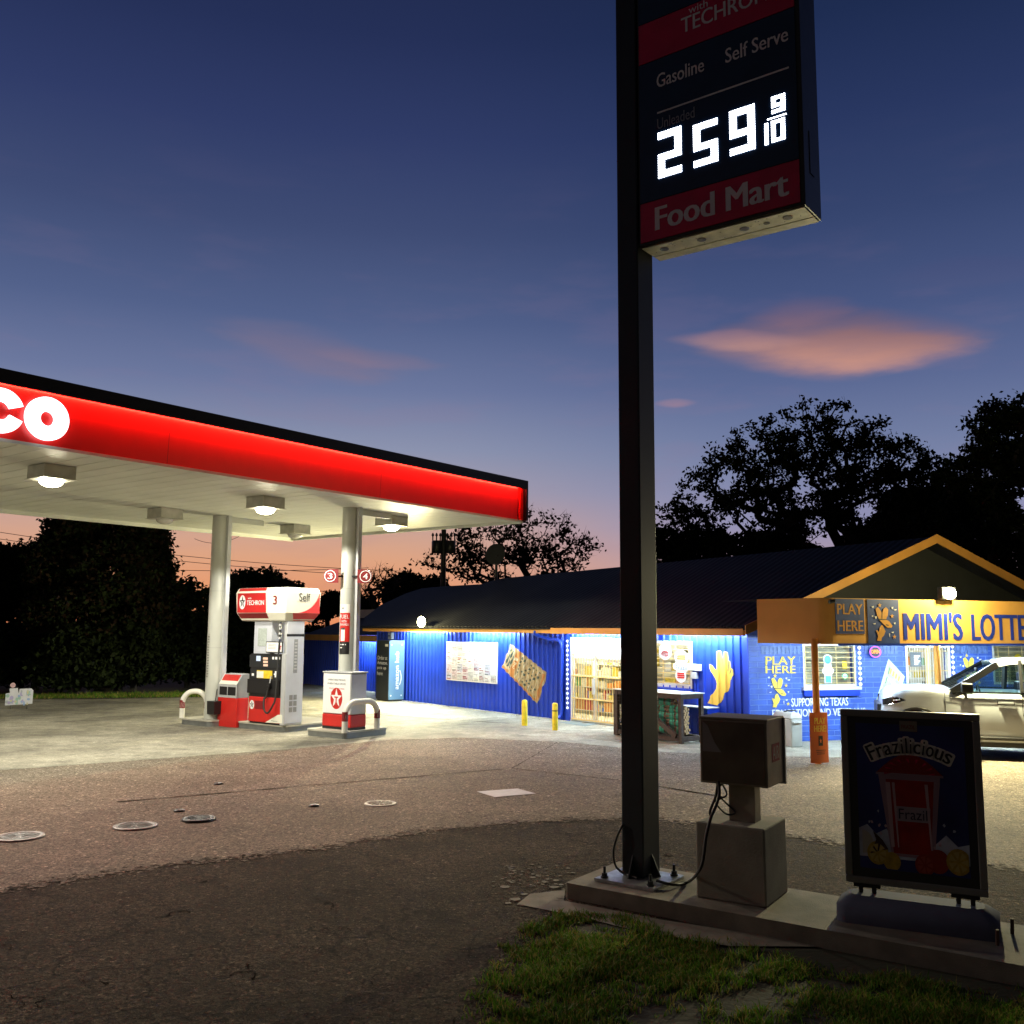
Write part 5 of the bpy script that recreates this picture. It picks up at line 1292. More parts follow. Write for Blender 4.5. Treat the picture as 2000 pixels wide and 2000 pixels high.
BG = thing('brick_shop_wing', 'blue painted brick shop wing under the orange trimmed gable', 'shop', BF)
bw = 10.6
def bp_(px, py, off=0): return BF.hx(px, py, off)
w1a, w1b = bp_(1568, 1300)[0], bp_(1671, 1300)[0]; w1z0, w1z1 = bp_(1620, 1341)[1], bp_(1620, 1258)[1]
d1a, d1b = bp_(1769, 1300)[0], bp_(1856, 1300)[0]; dz1 = bp_(1800, 1260)[1]
w2a, w2b = bp_(1938, 1280)[0], bp_(2040, 1280)[0]
mb = MB(); TH = .2
HT = 2.55
for (a, b, z0_, z1_) in ((0, w1a, 0, HT), (w1a, w1b, 0, w1z0), (w1a, w1b, w1z1, HT), (w1b, d1a, 0, HT), (d1a, d1b, dz1, HT), (d1b, w2a, 0, HT), (w2a, w2b, 0, w1z0), (w2a, w2b, w1z1, HT), (w2b, bw, 0, HT)):
    mb.box(a, b, 0, TH, z0_, z1_, brick)
# soldier course near the top
sol = mat('blue_soldier_course', (.1, .17, .4), .5, var=.4, scale=10)
k = .3
while k < w1a-.1: mb.box(k, k+.085, -.012, -.001, bp_(1500, 1278)[1], bp_(1500, 1262)[1], sol); k += .1
for (a, b) in ((w1b+.25, d1a-.1), (d1b+.1, w2a-.1)):
    k = a
    while k < b-.1: mb.box(k, k+.085, -.012, -.001, bp_(1700, 1277)[1], bp_(1700, 1261)[1], sol); k += .1
mb.build('brick_wall', BG)
# gable infill
def gl(fr, p): q = fr.l(p); return q
g0 = BF.l(GF.w(0, 0, 0)); g1 = BF.l(GF.w(gx, 0, 0)); g2 = (2*g1[0]-g0[0], 0)
gin = mat('gable_dark_boards', (.03, .033, .033), .7, var=.15, scale=2)
mb = MB().plate([(0.0, HT), (g2[0], HT), (g2[0], HT+.05), (g1[0], gz-.12), (0.0, HT+.05+(0-g0[0])*(gz-HT)/(g1[0]-g0[0])*.55)], (0, 0, 0), X, Z, gin, .0, -.01)
k = .2
mb.box(0, g2[0], .001, TH, HT+.001, HT+.06, gin).build('gable_panel', BG)
# window 1
def window(a, b, z0_, z1_, nb_, lab):
    W = MB().box(a, b, -.01, .05, z0_, z0_+.05, wframe).box(a, b, -.01, .05, z1_-.04, z1_, wframe).box(a, a+.05, -.01, .05, z0_+.05, z1_-.04, wframe).box(b-.05, b, -.01, .05, z0_+.05, z1_-.04, wframe).build('window', BG)
    MB().box(a+.05, b-.05, .02, .026, z0_+.05, z1_-.04, glass('shop_glass', (.95, .97, .97), .05)).build('pane', W)
    mb = MB(); nh = 8
    for k in range(nh): z = z0_+.08+(z1_-z0_-.15)*k/(nh-1); mb.box(a+.02, b-.02, -.04, -.028, z-.007, z+.007, goldbar)
    for f in nb_: x = a+(b-a)*f; mb.box(x-.008, x+.008, -.028, -.018, z0_+.05, z1_-.04, goldbar)
    mb.build('bars', W)
    mb = MB().box(a+.02, b-.02, .3, .32, z0_, z1_, mat('slatted_blind', (.5, .42, .26), .7, var=.4, scale=5))
    k = z0_+.03
    while k < z1_: mb.box(a+.02, b-.02, .285, .298, k, k+.03, mat('blind_slat', (.6, .52, .34), .6)); k += .06
    mb.build('blind', W); return W
W = window(w1a, w1b, w1z0, w1z1, (.04, .28, .62, .96), '')
MB().box(w1a-.05, w1b+.08, -.09, -.012, w1z0-.07, w1z0-.001, wframe).box(w1a-.02, w1b+.05, -.07, -.012, w1z0-.2, w1z0-.071, bluec).build('sill', W)
mb = MB(); qx = bp_(1614, 1300)[0]; zz = lambda y: bp_(1614, y)[1]
lb = mat('sign_sky_blue', (.1, .4, .75), .5)
mb.plate(circle(qx, zz(1288), .115, 20, .12), (0, -.05, 0), X, Z, txtw, .003, 0).box(qx-.095, qx+.095, -.053, -.05, zz(1334), zz(1290), txtw).plate(circle(qx, zz(1310), .15, 20, .09), (0, -.054, 0), X, Z, txtw, .002, .0)
mb.plate(circle(qx, zz(1288), .085, 20, .09), (0, -.0535, 0), X, Z, lb, 0, .001).box(qx-.07, qx+.07, -.056, -.0535, zz(1333), zz(1320), lb)
mb.text('frazil', (qx-.12, -.0565, zz(1313)), X, Z, .24, .09, red, .0, .001)
mb.build('drink_sign', W)
mb = MB(); qx = bp_(1650, 1300)[0]; mb.box(qx-.06, qx+.06, .005, .008, zz(1307), zz(1291), yellow)
mb.plate(circle(qx, zz(1321), .08, 20), (0, .008, 0), X, Z, mat('sticker_green', (.1, .5, .2), .5), .002, 0).plate(circle(qx, zz(1321), .06, 20), (0, .0055, 0), X, Z, txtw, .0, .001).box(qx-.045, qx+.045, .001, .003, zz(1322), zz(1320), MATS['sticker_green'])
mb.build('window_sticker', W)
bulbs([(w1b+.07, -.06, w1z0+.05+.115*k) for k in range(9)], .04, 'string of white bulbs up the right side of the barred brick wall window', BF)
bulbs([(d1b+.03, -.06, .5+.12*k) for k in range(15)], .038, 'string of white bulbs up the right side of the glass shop door', BF)
# glass door with board sign
DR2 = MB().box(d1a, d1a+.06, -.01, .06, 0, dz1, wframe).box(d1b-.06, d1b, -.01, .06, 0, dz1, wframe).box((d1a+d1b)/2-.05, (d1a+d1b)/2+.05, -.01, .06, 0, dz1, goldbar).box(d1a+.06, d1b-.06, -.01, .06, dz1-.06, dz1, wframe).build('door', BG)
MB().box(d1a+.06, d1b-.06, .02, .026, 0.02, dz1-.06, glass('shop_glass', (.95, .97, .97), .05)).build('pane', DR2)
mb = MB(); k = d1a+.1
while k < d1b-.08: mb.box(k, k+.01, -.03, -.02, .1, dz1-.05, wframe); k += .07
for z in (.5, 1.0, 1.5, 1.95): mb.box(d1a+.05, d1b-.05, -.036, -.0305, z, z+.015, goldbar)
mb.build('grille', DR2)
mb = MB(); a, z1_ = bp_(1774, 1274); b, z0_ = bp_(1797, 1302); mb.box(a, b, -.06, -.045, z0_, z1_, mat('grey_sign_board', (.12, .13, .13), .5))
for k in range(6): z = z1_-.07-(z1_-z0_-.1)*k/6; mb.box(a+.1, b-.04-.03*(k % 3), -.063, -.0605, z-.025, z, txtw)
mb.build('sign_board', DR2)
window(w2a, w2b, w1z0, w1z1, (.1, .3, .55), '')
mb = MB(); q = bp_(1984, 1285); mb.plate(circle(q[0], q[1], .1, 18), (0, -.06, 0), X, Z, yellow, .003, 0); mb.build('window_badge', BG)
mb = MB().box(.3, bw, 2.6, 2.65, 0, 2.5, inter).box(.3, bw, .3, 2.6, 2.5, 2.53, inter); shelf(mb, d1a-.2, d1b+.3, .9, .1, 1.9, 6); mb.build('interior', BG)
MB().box(w1a-.1, w1b+.1, .8, 1.0, 2.42, 2.45, MATS['interior_tube']).box(d1a, d1b, .45, .6, 2.42, 2.45, MATS['interior_tube']).box(w2a, w2b, .8, 1.0, 2.42, 2.45, MATS['interior_tube']).build('interior_lights', BG)
# wall lettering and murals
L = MB()
def wtext(s_, x0p, x1p, yt, yb, m_, bold=.03):
    a, z0_ = bp_(x0p, yb); b = bp_(x1p, yb)[0]; z1_ = bp_((x0p+x1p)/2, yt)[1]; z0_ = bp_((x0p+x1p)/2, yb)[1]
    L.text(s_, (a, -.004, z0_), X, Z, b-a, z1_-z0_, m_, bold, .012)
wtext('PLAY', 1495, 1553, 1282, 1298, txty, .03); wtext('HERE', 1495, 1553.5, 1300, 1315, txty, .03)
L.build('play_here_lettering', BG); L = MB(); wtext('SUPPORTING TEXAS', 1545, 1656, 1362.5, 1379, txtw, .02); wtext('EDUCATION AND VETERANS', 1508, 1690, 1384, 1399, txtw, .02)
def blob(pts, m_, org, sc, lift, mb=None, fr=bp_, y=-.004):
    (mb or L).plate([tuple(fr(org[0]+p[0]*sc, org[1]+p[1]*sc)) for p in pts][::-1], (0, y, 0), X, Z, m_, 0, lift)
hatA = [(265, 640), (300, 620), (330, 660), (350, 700), (370, 640), (400, 620), (430, 650), (425, 720), (400, 780), (440, 800), (485, 860), (470, 885), (420, 885), (370, 840), (320, 790), (285, 720)]
handA = [(285, 1050), (300, 990), (272, 920), (290, 915), (310, 940), (320, 880), (345, 850), (360, 860), (375, 890), (395, 930), (375, 985), (350, 1010), (340, 1055)]
def cowboy(org, sc, mb=None, fr=bp_, y=-.004, my=txty):
    blob(hatA, my, org, sc, .012, mb, fr, y); blob(handA, my, org, sc, .012, mb, fr, y)
    blob([(300, 770), (410, 775), (415, 785), (300, 782)], tdk, org, sc, .014, mb, fr, y); blob([(345, 690), (355, 690), (352, 770), (345, 770)], tdk, org, sc, .014, mb, fr, y)
    blob([(400, 840), (440, 850), (430, 860), (398, 850)], tdk, org, sc, .014, mb, fr, y)
    for (x_, y_) in ((320, 595), (480, 735), (510, 1000)):
        blob([(x_+28*(1 if k % 2 == 0 else .42)*math.sin(PI*k/5), y_-32*(1 if k % 2 == 0 else .42)*math.cos(PI*k/5)) for k in range(10)], my, org, sc, .012, mb, fr, y)
    for (x_, y_, w__, h__) in ((215, 610, 30, 22), (470, 620, 26, 26), (215, 730, 24, 14), (235, 830, 36, 12), (440, 960, 14, 50), (500, 650, 40, 12), (500, 820, 26, 24), (255, 740, 30, 30), (470, 940, 34, 14)):
        blob([(x_, y_), (x_+w__, y_-6), (x_+w__*.8, y_+h__), (x_+6, y_+h__*.8)], txtw, org, sc, .012, mb, fr, y)
L.build('wall_lettering', BG); L = MB(); cowboy((1470, 1240), 1/7.43); L.build('hat_mural', BG); L = MB(); cowboy((1845, 1202), 1/7.6); L.build('hat_mural', BG); L = MB()
gt = mat('mural_pale_green', (.5, .62, .4), .6, var=.3, scale=9); gd = mat('mural_dark_green', (.06, .16, .1), .6)
P4 = [(1735, 1286.5), (1766.8, 1321.4), (1746, 1400), (1702, 1400)]
def tkq(u, v): x = (1-u)*(1-v)*P4[0][0]+u*(1-v)*P4[1][0]+u*v*P4[2][0]+(1-u)*v*P4[3][0]; y = (1-u)*(1-v)*P4[0][1]+u*(1-v)*P4[1][1]+u*v*P4[2][1]+(1-u)*v*P4[3][1]; return bp_(x, y)
def tkr(u0, u1, v0, v1, m_, l): L.plate([tkq(u0, v1), tkq(u1, v1), tkq(u1, v0), tkq(u0, v0)], (0, 0, 0), X, Z, m_, 0, l)
tkr(0, 1, 0, 1, mat('mural_lime_edge', (.65, .72, .4), .6), .004); tkr(.1, .9, .05, .95, gt, .008)
for k in range(5): tkr(.16, .2, .1+.17*k, .22+.17*k, gd, .012); 
for i in range(4): tkr(.22+.16*i, .3+.16*i, .1, .2, txty, .012); tkr(.22+.16*i, .32+.16*i, .26, .34, txtw, .012); tkr(.25+.16*i, .27+.16*i, .26, .34, gd, .014)
for i in range(5):
    for j in range(4): tkr(.26+.13*i, .35+.13*i, .42+.13*j, .5+.13*j, tpale if (i+j) % 2 else txty, .012)
L.build('ticket_mural', BG)
q = bp_(1705, 1273)
T = thing('neon_open_sign', 'oval purple and orange neon OPEN sign on the brick wall', 'neon sign', BF)
MB().plate(circle(q[0], q[1], .15, 24, .13), (0, -.05, 0), X, Z, black, .03, 0).build('backing', T)
MB().tube([(q[0]+.145*math.cos(2*PI*k/24), -.085, q[1]+.12*math.sin(2*PI*k/24)) for k in range(25)], .012, emis('neon_purple', (.35, .1, 1.0), 4), 6, False).build('neon_ring', T)
MB().text('OPEN', (q[0]-.11, -.082, q[1]-.035), X, Z, .22, .08, emis('neon_orange', (1.0, .3, .08), 4), .02, .004).build('neon_word', T)

# ---------------- porch with lettered fascia
pbp = G(1597, 1474)
P1w = AT(1613, 1210, 18.75); PO = Frame(P1w, math.radians(20))
pz1 = PO.hx(1613, 1167.5)[1]; pz0 = PO.hx(1618, 1258)[1]
P0w = AT(1479, 1215, 19.6)
T = thing('lettered_porch', 'orange porch canopy with blue MIMI\'S lettering on orange posts', 'porch', PO)
P0l = PO.l(P0w); PR_x = 9.0
orf = mat('orange_fascia_panel', (.88, .47, .12), .5, var=.1, scale=1.5)
# rounded front left corner
cr = .22; pts = [P0l]
d_ = Vector((P0l[0], P0l[1], 0)).normalized(); ps = d_*cr
for k in range(7): t_ = k/6; a_ = ps*(1-t_)**2+Vector((0, 0, 0))*2*t_*(1-t_)+Vector((cr, 0, 0))*t_**2; pts.append((a_.x, a_.y))
pts.append((PR_x, 0)); inner = []
MBf = MB(); n = len(pts)
for (za, zb2) in ((pz0, pz1),):
    vs = [(p[0], p[1], z) for z in (za, zb2) for p in pts]; MBf.add(vs, [(i, i+1, n+i+1, n+i) for i in range(n-1)], orf)
back = [(PR_x, 2.6), (P0l[0]+.2, P0l[1]+1.6)]
top = [(p[0], p[1]) for p in pts]+back
tri = tessellate_polygon([[Vector((p[0], p[1], 0)) for p in top]])
MBf.add([(p[0], p[1], pz1) for p in top], [tuple(t_) for t_ in tri], dark)
MBf.build('fascia', T)
tri_v = [(p[0]*.995, p[1], pz0+.1) for p in top]
MB().add(tri_v, [tuple(t_) for t_ in tri], mat('porch_ceiling', (.45, .5, .6), .6)).build('porch_ceiling', T)
MB().box(.25, PR_x, -.012, -.002, pz0-.03, pz0+.012, bluec).build('fascia_drip', T)
def pp_(px, py): return PO.hx(px, py)
def prect(mb, x0p, x1p, yt, yb, m_, th, y0=-.002):
    a = pp_(x0p, (yt+yb)/2)[0]; b = pp_(x1p, (yt+yb)/2)[0]; z1_ = pp_((x0p+x1p)/2, yt)[1]; z0_ = pp_((x0p+x1p)/2, yb)[1]
    mb.box(a, b, y0-th, y0, z0_, z1_, m_); return a, b, z0_, z1_
pblue = mat('panel_blue', (.04, .08, .3), .5, var=.2, scale=6)
mb = MB(); a, b, z0_, z1_ = prect(mb, 1631, 1687, 1170, 1238, pblue, .012)
for s_, f in (('PLAY', .56), ('HERE', .08)): mb.text(s_, (a+.04, -.014, z0_+(z1_-z0_)*f), X, Z, b-a-.08, (z1_-z0_)*.30, mat('orange_lettering', (.72, .36, .08), .5), .03, .003)
mb.build('play_here_panel', T)
mb = MB(); prect(mb, 1694, 1755, 1171, 1257, pblue, .012)
cowboy((1668, 1092), 1/6.6, mb, lambda px, py: PO.hx(px, py), -.012, MATS['orange_lettering'])
mb.build('hat_panel', T)
mb = MB(); lbl = mat('blue_sign_letters', (.02, .05, .42), .45)
for s_, xa_, xb_, yt, yb in (("MIMI'S", 1765.5, 1878.5, 1196, 1250), ('LOTTE', 1898, 2003, 1200, 1251)):
    a = pp_(xa_, 1225)[0]; b = pp_(xb_, 1225)[0]; z1_ = pp_((xa_+xb_)/2, yt)[1]; z0_ = pp_((xa_+xb_)/2, yb)[1]
    mb.text(s_, (a, -.003, z0_), X, Z, b-a, z1_-z0_, lbl, .04, .002, .004)
mb.build('sign_lettering', T)
for px, pyb in ((1592, 1474), (1831, 1470)):
    py_ = .18 if px < 1700 else 1.4
    l_ = PO.hx(px, 1300, py_)[0]
    MB().tube([(l_, py_, 0), (l_, py_, pz0+.1)], .062, orange, 16).build('post', T)
l_ = PO.hx(1592, 1300, .18)[0]
# porch flood and strips
def floodlight(fr_, x, y, z, lab, grp, power, aim=-1):
    w = fr_.w(x, y, z); t = thing('flood_light', lab, 'flood light', loc=w, rot=fr_.a, group=grp)
    MB().box(-.17, .17, -.03, .1, -.11, .13, dark).bar((0, .05, -.05), (0, .22, -.2), .03, .03, dark).build('housing', t, bevel=.01)
    MB().plate(circle(0, .01, .155 if fr_ is not WF else .23, 24, .115 if fr_ is not WF else .17), (0, -.031, 0), X, Z, emis('flood_lens_glare', (1.0, .93, .5), 45), .02).build('lens', t)  # glowing disc made larger than a real lens to stand in for glare
    pd = D.lights.new('flood_glow_fill', 'POINT'); pd.energy = power*.10; pd.color = (1.0, .85, .4); pd.shadow_soft_size = .1; po_ = D.objects.new('flood_glow_fill', pd); C.objects.link(po_); po_.parent = t; po_.location = (0, -.42, .22)  # added fill lamp, brightens the fascia, gable and roof edge round the flood
    ld = D.lights.new('flood_lamp', 'SPOT'); ld.energy = power; ld.color = (1.0, .9, .5); ld.spot_size = math.radians(160); ld.spot_blend = .5; ld.shadow_soft_size = .06
    lo = D.objects.new('flood_lamp', ld); C.objects.link(lo); lo.parent = t; lo.location = (0, -.3, 0.03); lo.rotation_euler = (math.radians(-62), 0, 0)
q = PO.hx(1852, 1166, -.12); floodlight(PO, q[0], -.12, q[1]+.06, 'glaring yellowish flood light on top of the lettered porch', 'flood lights on the shop', 3000)
qx_, qz_ = WF.hx(825, 1217, EO-.12); floodlight(WF, qx_, EO-.12, qz_+.03, 'glaring yellowish flood light on the roof edge near the parcel locker', 'flood lights on the shop', 2800)
for (px, py) in ((1583, 1176), (1624, 1176)):
    w = AT(px, py, 19.1 if px < 1600 else 18.5); t = thing('small_spotlight', 'small dark spotlight on the porch corner, %s of the rounded edge' % ('left' if px < 1600 else 'right'), 'spotlight', loc=w, rot=.3, group='small spotlights on the porch corner')
    MB().tube([(-.08, -.05, 0), (.02, -.05, .02)], .035, dark, 10).tube([(.02, -.05, .02), (.05, .1, .05)], .012, dark, 6).build('housing', t); MB().tube([(.021, -.05, .02), (.03, -.05, .021)], .03, lightgrey, 10).build('lens', t)
strip_light(.6, 3.2, 'cold white strip light under the porch behind the hat panel', PO, 1.3, pz0+.05)
strip_light(3.9, 6.5, 'cold white strip light under the porch behind the blue lettering', PO, 1.3, pz0+.05)
# wrap sign on the post foot
T = thing('post_wrap_sign', 'orange PLAY HERE! sign wrapped round the foot of the porch post', 'sign', PO)
om = mat('banner_orange', (.75, .16, .03), .5, var=.08)
zt_ = PO.hx(1600, 1391.5, .08)[1]; a = PO.hx(1583.5, 1430, .08)[0]; b = PO.hx(1619, 1430, .08)[0]
vs = []; n_ = 8
for z in (.03, zt_*.5, zt_):
    for k in range(n_+1): u = k/n_; vs.append((a+(b-a)*u, .08+.03*(2*u-1)**2, z))
mb = MB().add(vs, [(r*(n_+1)+k, r*(n_+1)+k+1, (r+1)*(n_+1)+k+1, (r+1)*(n_+1)+k) for r in range(2) for k in range(n_)], om, True); mb.build('banner', T)
def bt(s_, fx0, fx1, f0, f1, m_, bold=.05): return MBT.text(s_, (a+(b-a)*fx0, .075, zt_*f0), X, Z, (b-a)*(fx1-fx0), zt_*(f1-f0), m_, bold, .006)
MBT = MB(); bt('PLAY', .2, .8, .78, .90, txty); bt('HERE!', .18, .84, .63, .75, txty)
MBT.box(a+(b-a)*.4, a+(b-a)*.62, .064, .07, zt_*.36, zt_*.55, txtk).plate(star((a+b)/2, zt_*.455, .03, .05), (0, .064, 0), X, Z, om, 0, .001)
for k in range(3): MBT.box(a+(b-a)*(.25+.02*k), a+(b-a)*(.76-.02*k), .066, .07, zt_*(.27-.035*k), zt_*(.28-.035*k), txtk)
MBT.build('banner_lettering', T)
# waste bin
BN = Frame(G(1546.6, 1461), math.radians(18)); x0_ = BN.hy(1511, 1452)[0]; x1_ = BN.hx(1568, 1459)[0]; bz = BN.hx(1546, 1393)[1]
T = thing('waste_bin', 'pale grey waste bin with dome lid in front of the brick wall', 'waste bin', BN)
bm = mat('bin_grey', (.42, .42, .38), .5, var=.12); dd = min(abs(x0_), .7)
MB().box(0, x1_, 0, dd, 0, bz*.82, bm, top=-.01).build('body', T, bevel=.03, seg=3)
MB().box(-.02, x1_+.02, -.02, dd+.02, bz*.82, bz, bm, top=.05).build('lid', T, bevel=.03, seg=3)
MB().box(x1_*.15, x1_*.85, -.035, -.015, bz*.72, bz*.76, wframe).build('flap', T)
MB().tube([(.05, dd*.5, bz), (.1, dd*.4, bz+.03), (.3, dd*.4, bz+.03)], .015, black, 6).build('lid_handle', T)

# ================================================================== pickup truck
cxw = G(1795, 1488)
cxw = G(1811, 1481)
CR = Frame((cxw.x+.15, cxw.y+.95), math.radians(162.5))     # +x to the nose, +y to the driver's side
T = thing('pickup_truck', 'pale silver pickup truck parked under the lettered porch', 'pickup truck', CR)
paint = mat('silver_car_paint', (.5, .53, .57), .35, .2, var=.03, coat=.6)
trimk = mat('black_car_trim', (.015, .015, .016), .35); chrome = mat('chrome', (.7, .7, .7), .12, 1.0, var=.02)
tint = glass('car_glass_clear', (.42, .54, .53), .12); tintd = mat('dark_car_glass', (.01, .01, .012), .06, coat=.5)
HW = .98
def ztop(x):
    P = [(-4.3, 1.30), (-3.0, 1.30), (-2.9, 1.27), (-.75, 1.27), (-.6, 1.335), (-.2, 1.345), (.25, 1.325), (.46, 1.28), (.56, 1.19), (.62, 1.0), (.65, .8), (.67, .5)]
    for (a, b), (c, d) in zip(P[:-1], P[1:]):
        if a <= x <= c: return b+(d-b)*(x-a)/(c-a)
    return P[0][1] if x < -4.3 else P[-1][1]
def hw(x):
    if x > .15: return HW-.27*((x-.15)/.52)**2.6
    return HW
sx_ = [-4.3+.045*i for i in range(int((.67+4.3)/.045)+1)]+[.67]
prof_n = 26; vs = []; 
def section(x, sgn=1):
    zt_, h = ztop(x), hw(x); pts = []
    zb0 = .34 if x < .6 else .34
    for k in range(prof_n):
        t = k/(prof_n-1)
        if t < .25: u = t/.25; y = h*.80*u; z = zt_-.02*u*u
        elif t < .42: u = (t-.25)/.17; a = u*PI/2; y = h*.80+(h*.18)*math.sin(a); z = zt_-.02-.14*min(1, (zt_-.4)/.6)*(1-math.cos(a))
        else:
            u = (t-.42)/.58; ztt = zt_-.02-.14*min(1, (zt_-.4)/.6); z = ztt+(zb0-ztt)*u; y = h*(.98+.02*math.sin(PI*min(1, u*1.35)))-.04*max(0, u-.85)/.15
        pts.append((y, z))
    return pts
mb = MB(); n = prof_n
for sg in (1, -1):
    vs = []
    for x in sx_:
        for (y, z) in section(x): vs.append([x, sg*y, z])
    wr = .50; wc = ((0, .42), (-3.55, .42))
    fs = []
    for i in range(len(sx_)-1):
        for k in range(n-1):
            c = [(i*n+k), (i*n+k+1), ((i+1)*n+k+1), ((i+1)*n+k)]
            mx_ = sum(vs[j][0] for j in c)/4; mz_ = sum(vs[j][2] for j in c)/4
            if k > n*.42 and any((mx_-w[0])**2+(mz_-w[1])**2 < wr**2 for w in wc): continue
            fs.append(tuple(c) if sg < 0 else tuple(c[::-1]))
    for v in vs:     # snap near-arch vertices to the arch
        if abs(v[1]) > .75*hw(v[0]):
            for w in wc:
                d = math.hypot(v[0]-w[0], v[2]-w[1])
                if abs(d-wr) < .035 and d > 0: v[0] = w[0]+(v[0]-w[0])*wr/d; v[2] = w[1]+(v[2]-w[1])*wr/d
    mb.add(vs, fs, paint, True)
# nose cap
nc_ = section(.67); mb.add([(.67, y, z) for y, z in nc_]+[(.67, -y, z) for y, z in nc_[::-1]], [tuple(range(2*n))], trimk)
mb.build('body', T)
mb = MB()
for sg in (1, -1):
    for w in ((0, .42), (-3.55, .42)):
        ar = [(w[0]+.515*math.cos(a), sg*(HW-.01), w[1]+.515*math.sin(a)) for a in [k*PI/16 for k in range(-1, 18)]]
        mb.tube(ar, .028, trimk, 6)
        mb.lathe((0, 0, 0), [(.001, 0), (.002, 0)], trimk, 3) if False else None
        # liner
        m_ = 14; a_ = [k*PI/m_ for k in range(m_+1)]
        mb.add([(w[0]+.5*math.cos(a), sg*y, w[1]+.5*math.sin(a)) for y in (HW, .55) for a in a_], [(k, k+1, m_+2+k, m_+1+k) for k in range(m_)], trimk)
mb.box(-3.0, -.55, -.93, .93, .25, .34, trimk).box(-4.2, .6, -.7, .7, .3, .45, trimk).build('arch_trim', T)
def wheel(x, sg):
    W = MB()
    pr = [(.26, -.13), (.38, -.13), (.42, -.09), (.425, 0), (.42, .09), (.38, .13), (.26, .13)]
    vs = []; m_ = 32
    for r, o_ in pr:
        for k in range(m_): a = 2*PI*k/m_; vs.append((x+r*math.cos(a), sg*(HW-.14)+o_, .425+r*math.sin(a)))
    W.add(vs, [(i*m_+k, i*m_+(k+1) % m_, (i+1)*m_+(k+1) % m_, (i+1)*m_+k) for i in range(len(pr)-1) for k in range(m_)], blackrub, True)
    w_ = W.build('wheel', T); R = MB(); yo = sg*(HW-.05)
    R.add([(x+.27*math.cos(2*PI*k/24), yo-sg*.05, .425+.27*math.sin(2*PI*k/24)) for k in range(24)], [tuple(range(24))], trimk)
    for k in range(6):
        a = k*PI/3; R.bar((x+.05*math.cos(a), yo, .425+.05*math.sin(a)), (x+.26*math.cos(a), yo, .425+.26*math.sin(a)), .05, .03, chrome)
    R.build('rim', w_)
for sg in (1, -1): wheel(0, sg); wheel(-3.55, sg)
# greenhouse
def gy(z): return .93-(z-1.26)*.36
def side(poly, mt, sg, off=0, th=.0):
    m = MB(); pts = [(p[0], sg*(gy(p[1])+off), p[1]) for p in poly]; m.add(pts, [tuple(range(len(pts)))], mt); return m
A0, A1 = (-.62, 1.28), (-1.42, 1.80)
roofp = [(-1.42, 1.80), (-1.7, 1.86), (-2.2, 1.885), (-2.8, 1.88), (-3.2, 1.83)]
mb = MB()
ns = 12; vs = []
for (x, z) in roofp:
    for k in range(ns+1): u = -1+2*k/ns; vs.append((x, u*gy(z), z+.03*(1-u*u)))
mb.add(vs, [(i*(ns+1)+k, (i+1)*(ns+1)+k, (i+1)*(ns+1)+k+1, i*(ns+1)+k+1) for i in range(len(roofp)-1) for k in range(ns)], paint, True)
for sg in (1, -1):
    for (p, q) in zip(roofp[:-1], roofp[1:]): mb.bar((p[0], sg*(gy(p[1])-.01), p[1]-.03), (q[0], sg*(gy(q[1])-.01), q[1]-.03), .05, .09, paint)
mb.build('roof', T)
for sg in (1, -1):
    mb = MB().bar((-.62, sg*.95, 1.26), (-1.47, sg*(gy(1.79)), 1.785), .06, .12, trimk).build('pillar', T)
    MB().bar((-1.84, sg*.93, 1.25), (-1.86, sg*gy(1.84), 1.84), .05, .2, trimk).build('pillar', T)
    MB().bar((-2.75, sg*.93, 1.25), (-2.8, sg*gy(1.84), 1.84), .05, .14, trimk).build('pillar', T)
    MB().bar((-3.3, sg*.93, 1.25), (-3.18, sg*gy(1.8), 1.82), .05, .2, paint).build('pillar', T)
    side([(-.72, 1.27), (-1.78, 1.27), (-1.78, 1.82), (-1.45, 1.78)], tint, sg, -.015).build('side_window', T)
    side([(-1.92, 1.27), (-2.7, 1.27), (-2.74, 1.83), (-1.92, 1.83)], tintd if sg > 0 else tint, sg, -.015).build('side_window', T)
    MB().bar((-.6, sg*.975, 1.262), (-3.3, sg*.975, 1.262), .02, .03, trimk).build('belt_trim', T)
MB().add([(-.58, -.9, 1.29), (-.58, .9, 1.29), (-1.43, .72, 1.79), (-1.43, -.72, 1.79)], [(0, 1, 2, 3)], tint).build('windscreen', T)
MB().add([(-3.3, -.9, 1.29), (-3.3, .9, 1.29), (-3.19, .72, 1.80), (-3.19, -.72, 1.80)], [(3, 2, 1, 0)], tint).build('rear_window', T)
mb = MB().box(-1.0, -.6, -.88, .88, .9, 1.27, black).box(-3.2, -.6, -.88, .88, .5, .6, black)
MB_seat = MB()
for y in (.42, -.42):
    for x in (-2.0, -2.9): MB_seat.box(x, x+.5, y-.25, y+.25, .6, .85, black).box(x-.12, x+.02, y-.24, y+.24, .85, 1.42, black).box(x-.1, x-.01, y-.12, y+.12, 1.44, 1.6, black)
MB_seat.build('seats', T, bevel=.03)
mb.build('dashboard', T)
MB().tube([(-1.18+.06*math.sin(a)*.5, .42+.18*math.cos(a), 1.2+.18*math.sin(a)) for a in [k*PI/10 for k in range(21)]], .016, black, 6, False).bar((-1.18, .26, 1.2), (-1.18, .58, 1.2), .04, .02, black).bar((-1.18, .42, 1.2), (-.95, .42, 1.05), .05, .05, black).build('steering_wheel', T)
MB().box(-1.22, -1.19, -.13, .13, 1.62, 1.69, black).build('rear_view_mirror', T)
